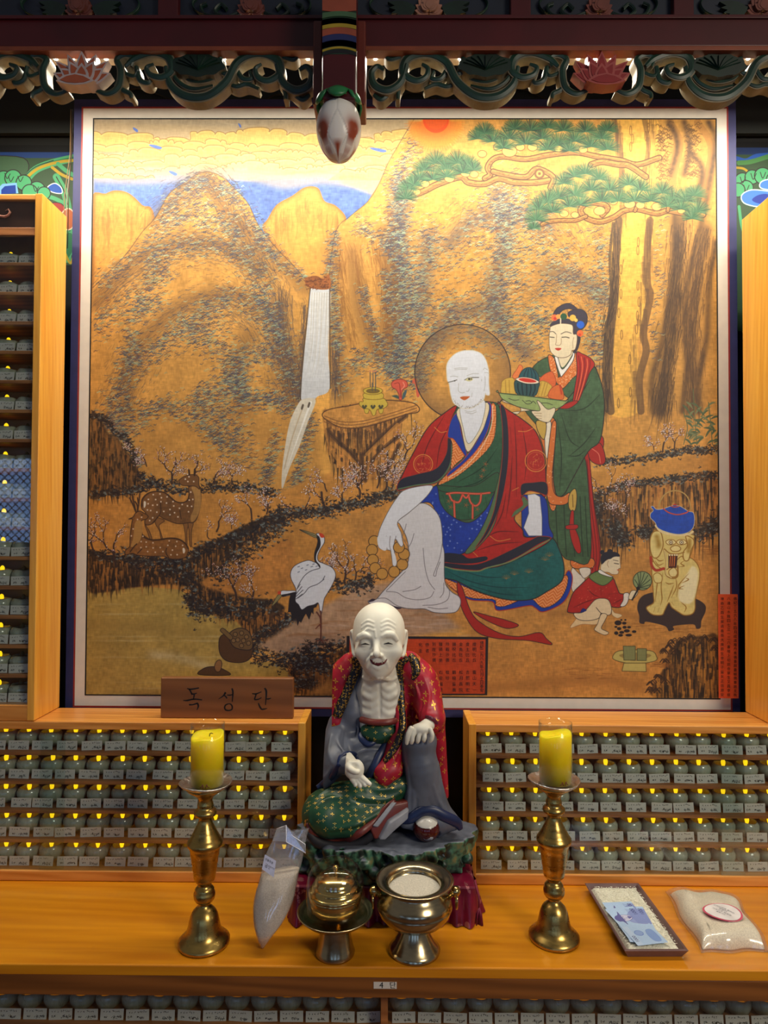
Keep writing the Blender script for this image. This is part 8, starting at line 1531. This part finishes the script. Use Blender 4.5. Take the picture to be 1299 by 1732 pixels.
# bud
m_bud, nt, b = base('lotus_bud_paint'); b.inputs['Roughness'].default_value = .35
at = N(nt, 'ShaderNodeVertexColor'); at.layer_name = 'Paint'; nt.links.new(at.outputs[0], b.inputs['Base Color'])
bud = empty('lotus_bud', PY(573, 172, YH + .035)); tag(bud, 'carved white and rust lotus bud with green sepals at the foot of the hanging post', 'carving')
bc_ = PY(573, 224, YH + .035); hb = (PY(573, 172, YH + .035).z - PY(573, 276, YH + .035).z); ztop = PY(573, 172, YH + .035).z; nb_ = 120; ns = 70; prof = [(t, .0478 * math.sin(math.pi * min(1, t * .93 + .07) ** .95) ** .52) for t in np.linspace(0, 1, ns)]
prof = [(t, r * (1 if t < .93 else ((1 - t) / .07) ** .8 * .9 + .1 * (1 - t) / .07)) for t, r in prof]
V_ = []; CL = []
for t, r in prof:
    for k in range(nb_):
        a = 2 * math.pi * k / nb_; d = (a + math.pi / 2 + math.pi) % (2 * math.pi) - math.pi         # 0 faces the viewer
        seg6 = d / (math.pi / 2) ; f5 = abs((seg6 + .0) % 1 - .5) * 2         # 1 on front ridge, 0 between
        edge = .0; dd = abs((seg6 + .5) % 1 - .5) * (math.pi / 2)                                    # angle from the nearest front ridge line
        wline = .02 + (1.4 * max(0, t - .34) if t < .70 else .504); inner = t > .34 and dd < wline
        ridge = (abs(dd - wline) < .035 or (t > .70 and abs(dd - .504 * (1 - (t - .70) / .3)) < .04)) if t > .34 else dd < .03
        rr = r * (1 - (.016 if ridge else 0)); V_.append((bc_.x + rr * math.cos(a), YH + .035 + rr * math.sin(a), ztop - t * hb))
        white = np.array([.80, .77, .70]); rust = np.array([.30, .05, .015])
        if inner: q_ = max(0, min(1, (t - .74) / .08)) * max(0, 1 - (dd / max(.5 * (1 - (t - .70) / .3), .02)) ** 2) if t > .7 else 0
        else: q_ = min(1, 1.5 * math.exp(-((t - .60) / .17) ** 2) * math.exp(-((dd - .72) / .34) ** 2)) if t < .80 else .55 * math.exp(-((t - .88) / .06) ** 2)
        CL.append(tuple(white * (1 - q_) + rust * q_) if not ridge else (.66, .63, .58))
me = bpy.data.meshes.new('bud_petals'); F_2 = [(i * nb_ + k, i * nb_ + (k + 1) % nb_, (i + 1) * nb_ + (k + 1) % nb_, (i + 1) * nb_ + k) for i in range(ns - 1) for k in range(nb_)]
me.from_pydata(V_, [], [q_[::-1] for q_ in F_2]); ca = me.color_attributes.new('Paint', 'FLOAT_COLOR', 'POINT')
for i, c in enumerate(CL): ca.data[i].color = (*c, 1)
sub(link('bud_petals', me, m_bud, smooth=True), bud)
m_sep = plain('green_sepals', (30, 104, 56), .4, var=.1)
for k in range(6):
    a = -math.pi / 2 + k * math.pi / 3; L = MB(); c = (bc_.x, YH + .035); zt_ = ztop
    rows_ = [(.022, .014, .014), (.034, .013, .021), (.046, .002, .024), (.0500, -.010, .019), (.0495, -.019, .006)]; v = []
    for r, dz, w_ in rows_:
        for j in range(-3, 4): t = a + (w_ / max(r, .01)) * j / 3; v.append((c[0] + (r + .002 * (1 - abs(j) / 3)) * math.cos(t), c[1] + (r + .002 * (1 - abs(j) / 3)) * math.sin(t), zt_ + dz))
    L.add(v, [(i * 7 + j, i * 7 + j + 1, i * 7 + 8 + j, i * 7 + 7 + j) for i in range(4) for j in range(6)], 0, True); o = L.build('sepal', m_sep); so = o.modifiers.new('t', 'SOLIDIFY'); so.thickness = .004; so.offset = -1; sub(o, bud)
sub(MB().lathe([(0, .014), (.024, .012), (.036, .004), (.040, -.006), (.0, -.006)], (bc_.x, YH + .035, ztop), 30).build('calyx', m_sep), bud)
# ------------------------------------------------------------------ painted wall boards beside the scroll
def wall_art(name, x0, y0, x1, y1, Y, draw, label):
    new_canvas([(x0, y0), (x1, y0), (x1, y1), (x0, y1)], int((x1 - x0) * 3), int((y1 - y0) * 3), (40, 58, 40)); globals()['PS'] = 3.; draw()
    im = to_image(name, np.clip(cv, 0, 1)); o = picture_quad('painted_wall_board', [PY(x0, y0, Y), PY(x1, y0, Y), PY(x1, y1, Y), PY(x0, y1, Y)], painted(name + '_paint', im, .5, .3), None, .012); tag(o, label, 'wall board'); return o
DKG, MG, LG, YL_, NB, BL2, OR2 = (48, 76, 50), (30, 108, 70), (70, 160, 108), (176, 150, 36), (12, 20, 44), (30, 84, 176), (176, 92, 50)
crL = crop(0, 0, 2.0); cB = crop(0, 300, 4.33)
def art_left():
    fill([(-40, 180), (130, 180), (130, 252), (-40, 252)], (26, 28, 26), smooth=0); fill([(-40, 246), (130, 246), (130, 258), (-40, 258)], (8, 8, 10), smooth=0)
    stroke([(-30, 225), (14, 220), (24, 206), (60, 196), (110, 188), (122, 176)], (96, 92, 80), 1.6); stroke([(-20, 190), (20, 178), (50, 160)], (40, 66, 44), 7)
    fill([(-40, 258), (130, 258), (130, 268), (-40, 268)], (26, 60, 120), smooth=0)
    fill([(-40, 268), (130, 268), (130, 720), (-40, 720)], DKG, smooth=0)
    fill([(-40, 268), (40, 268), (38, 300), (-40, 300)], (60, 92, 66), outline=DK, ow=1.5)
    for c, w_ in ((LG, 13), (MG, 5)): stroke([(40, 310), (60, 288), (90, 276), (125, 268)], c, w_)
    stroke([(40, 306), (64, 286), (98, 275), (125, 272)], YL_, 5); stroke([(40, 300), (60, 283), (90, 272)], DK, 1.3); stroke([(88, 284), (104, 296), (122, 304)], YL_, 5); stroke([(98, 278), (112, 290), (126, 298)], LG, 7)
    stroke([(95, 300), (110, 330), (118, 380), (114, 440)], LG, 12); stroke([(95, 300), (110, 330), (118, 380), (114, 440)], DK, 1.5); stroke([(60, 330), (90, 336), (112, 350), (118, 374)], LG, 7)
    fill([(80, 318), (92, 311), (103, 318), (104, 328), (88, 326)], BL2, outline=(230, 240, 240), ow=1.6); fill([(88, 345), (104, 346), (112, 360), (106, 370), (92, 360)], (150, 44, 40), outline=DK, ow=1.2)
    for x, y, r in ((6, 305, 15), (22, 302, 14), (40, 310, 13), (62, 322, 14), (74, 328, 11), (50, 326, 13)): circle(x, y, r, LG, outline=DK, ow=1.6)
    for x, y in ((18, 305), (34, 305), (60, 322), (12, 300)): stroke([(x - 4, y - 6), (x, y + 3), (x + 5, y - 5)], DK, 1.2)
    fill([(-4, 320), (4, 312), (28, 310), (31, 328), (-4, 330)], (120, 180, 230), smooth=0); fill([(2, 322), (8, 316), (26, 314), (27, 328), (2, 330)], (24, 60, 150), smooth=0)
    circle(115, 372, 12, OR2, ry=18, outline=(220, 200, 180), ow=2); fill([(110, 400), (122, 396), (126, 420), (112, 440)], MG, outline=LG, ow=2); stroke([(106, 420), (118, 446), (124, 436)], YL_, 4); fill([(-40, 450), (130, 450), (130, 720), (-40, 720)], (12, 14, 14), smooth=0)
def art_right():
    fill([(1235, 180), (1420, 180), (1420, 244), (1235, 244)], (22, 24, 24), smooth=0); stroke([(1240, 190), (1262, 186), (1290, 200), (1320, 204)], (60, 60, 56), 1.6); fill([(1235, 240), (1420, 240), (1420, 250), (1235, 250)], (8, 8, 10), smooth=0)
    fill([(1235, 250), (1420, 250), (1420, 262), (1235, 262)], (24, 50, 100), smooth=0); fill([(1235, 262), (1420, 262), (1420, 560), (1235, 560)], DKG, smooth=0)
    stroke([(1245, 268), (1262, 272), (1280, 264), (1310, 262)], BL2, 7); stroke([(1250, 276), (1270, 274), (1300, 265)], (70, 130, 70), 8); stroke([(1245, 284), (1258, 286), (1268, 294)], YL_, 4)
    for x, y, r in ((1256, 306, 13), (1272, 300, 12), (1290, 298, 14), (1262, 318, 12), (1248, 322, 12), (1310, 305, 14)): circle(x, y, r, LG, outline=DK, ow=1.6)
    for x, y in ((1256, 306), (1274, 300), (1290, 298), (1262, 320)): stroke([(x - 4, y - 6), (x, y + 4), (x + 5, y - 6)], DK, 1.2)
    fill([(1254, 332), (1270, 322), (1300, 324), (1340, 330), (1300, 350), (1262, 346)], (60, 120, 210), outline=(190, 220, 240), ow=2); fill([(1272, 338), (1284, 330), (1300, 330), (1300, 346), (1280, 344)], (20, 50, 150)); fill([(1286, 310), (1300, 304), (1330, 306), (1330, 322), (1290, 320)], (60, 120, 210), outline=(190, 220, 240), ow=2)
    stroke([(1250, 350), (1254, 380), (1260, 400)], LG, 5)
wall_art('wall_left_art', -60, 180, 130, 720, 1.96, art_left, 'green and blue painted wall board with cloud scrolls above the tall left cabinet')
wall_art('wall_right_art', 1235, 180, 1420, 560, 1.96, art_right, 'green and blue painted wall board above the tall right cabinet')
# dark boards above the scroll with faint painted arcs
ab = MB(); ab.box(-1.2, 1.3, 1.935, 1.95, PY(650, 196, 1.935).z - .05, 3.3); ob = ab.build('painted_lintel', plain('green_black_lintel', (20, 26, 22), .6)); tag(ob, 'dark green-black painted lintel board right above the hanging painting', 'lintel'); lm = MB()
for uv in ([(180, 172), (230, 150), (290, 168)], [(440, 176), (470, 160), (520, 170)], [(650, 176), (700, 156), (760, 176)], [(830, 168), (880, 150), (940, 176)]): ribbon(lm, uv, 1.6, 1.933, .003, (0, 0))
lm.build('painted_arc', plain('faint_line_paint', (70, 66, 54), .6), ob)
# wires hanging by the frame
wr = empty('hanging_wires', PY(121, 300, 1.93)); tag(wr, 'thin pale wires hanging beside the upper left edge of the painting frame', 'wire')
for k, (a, b) in enumerate(((123, 112), (122, 115), (120, 108))): sub(MB().tube([PY(a, 185, 1.91 - .004 * k), PY(a - 1.5, 260, 1.91 - .004 * k), PY(b + 1, 330, 1.91 - .004 * k), PY(b - 1, 420, 1.91 - .004 * k)], .0012, 6).build('wire', plain('wire_skin', [(190, 180, 160), (90, 60, 40), (160, 130, 90)][k], .5)), wr)
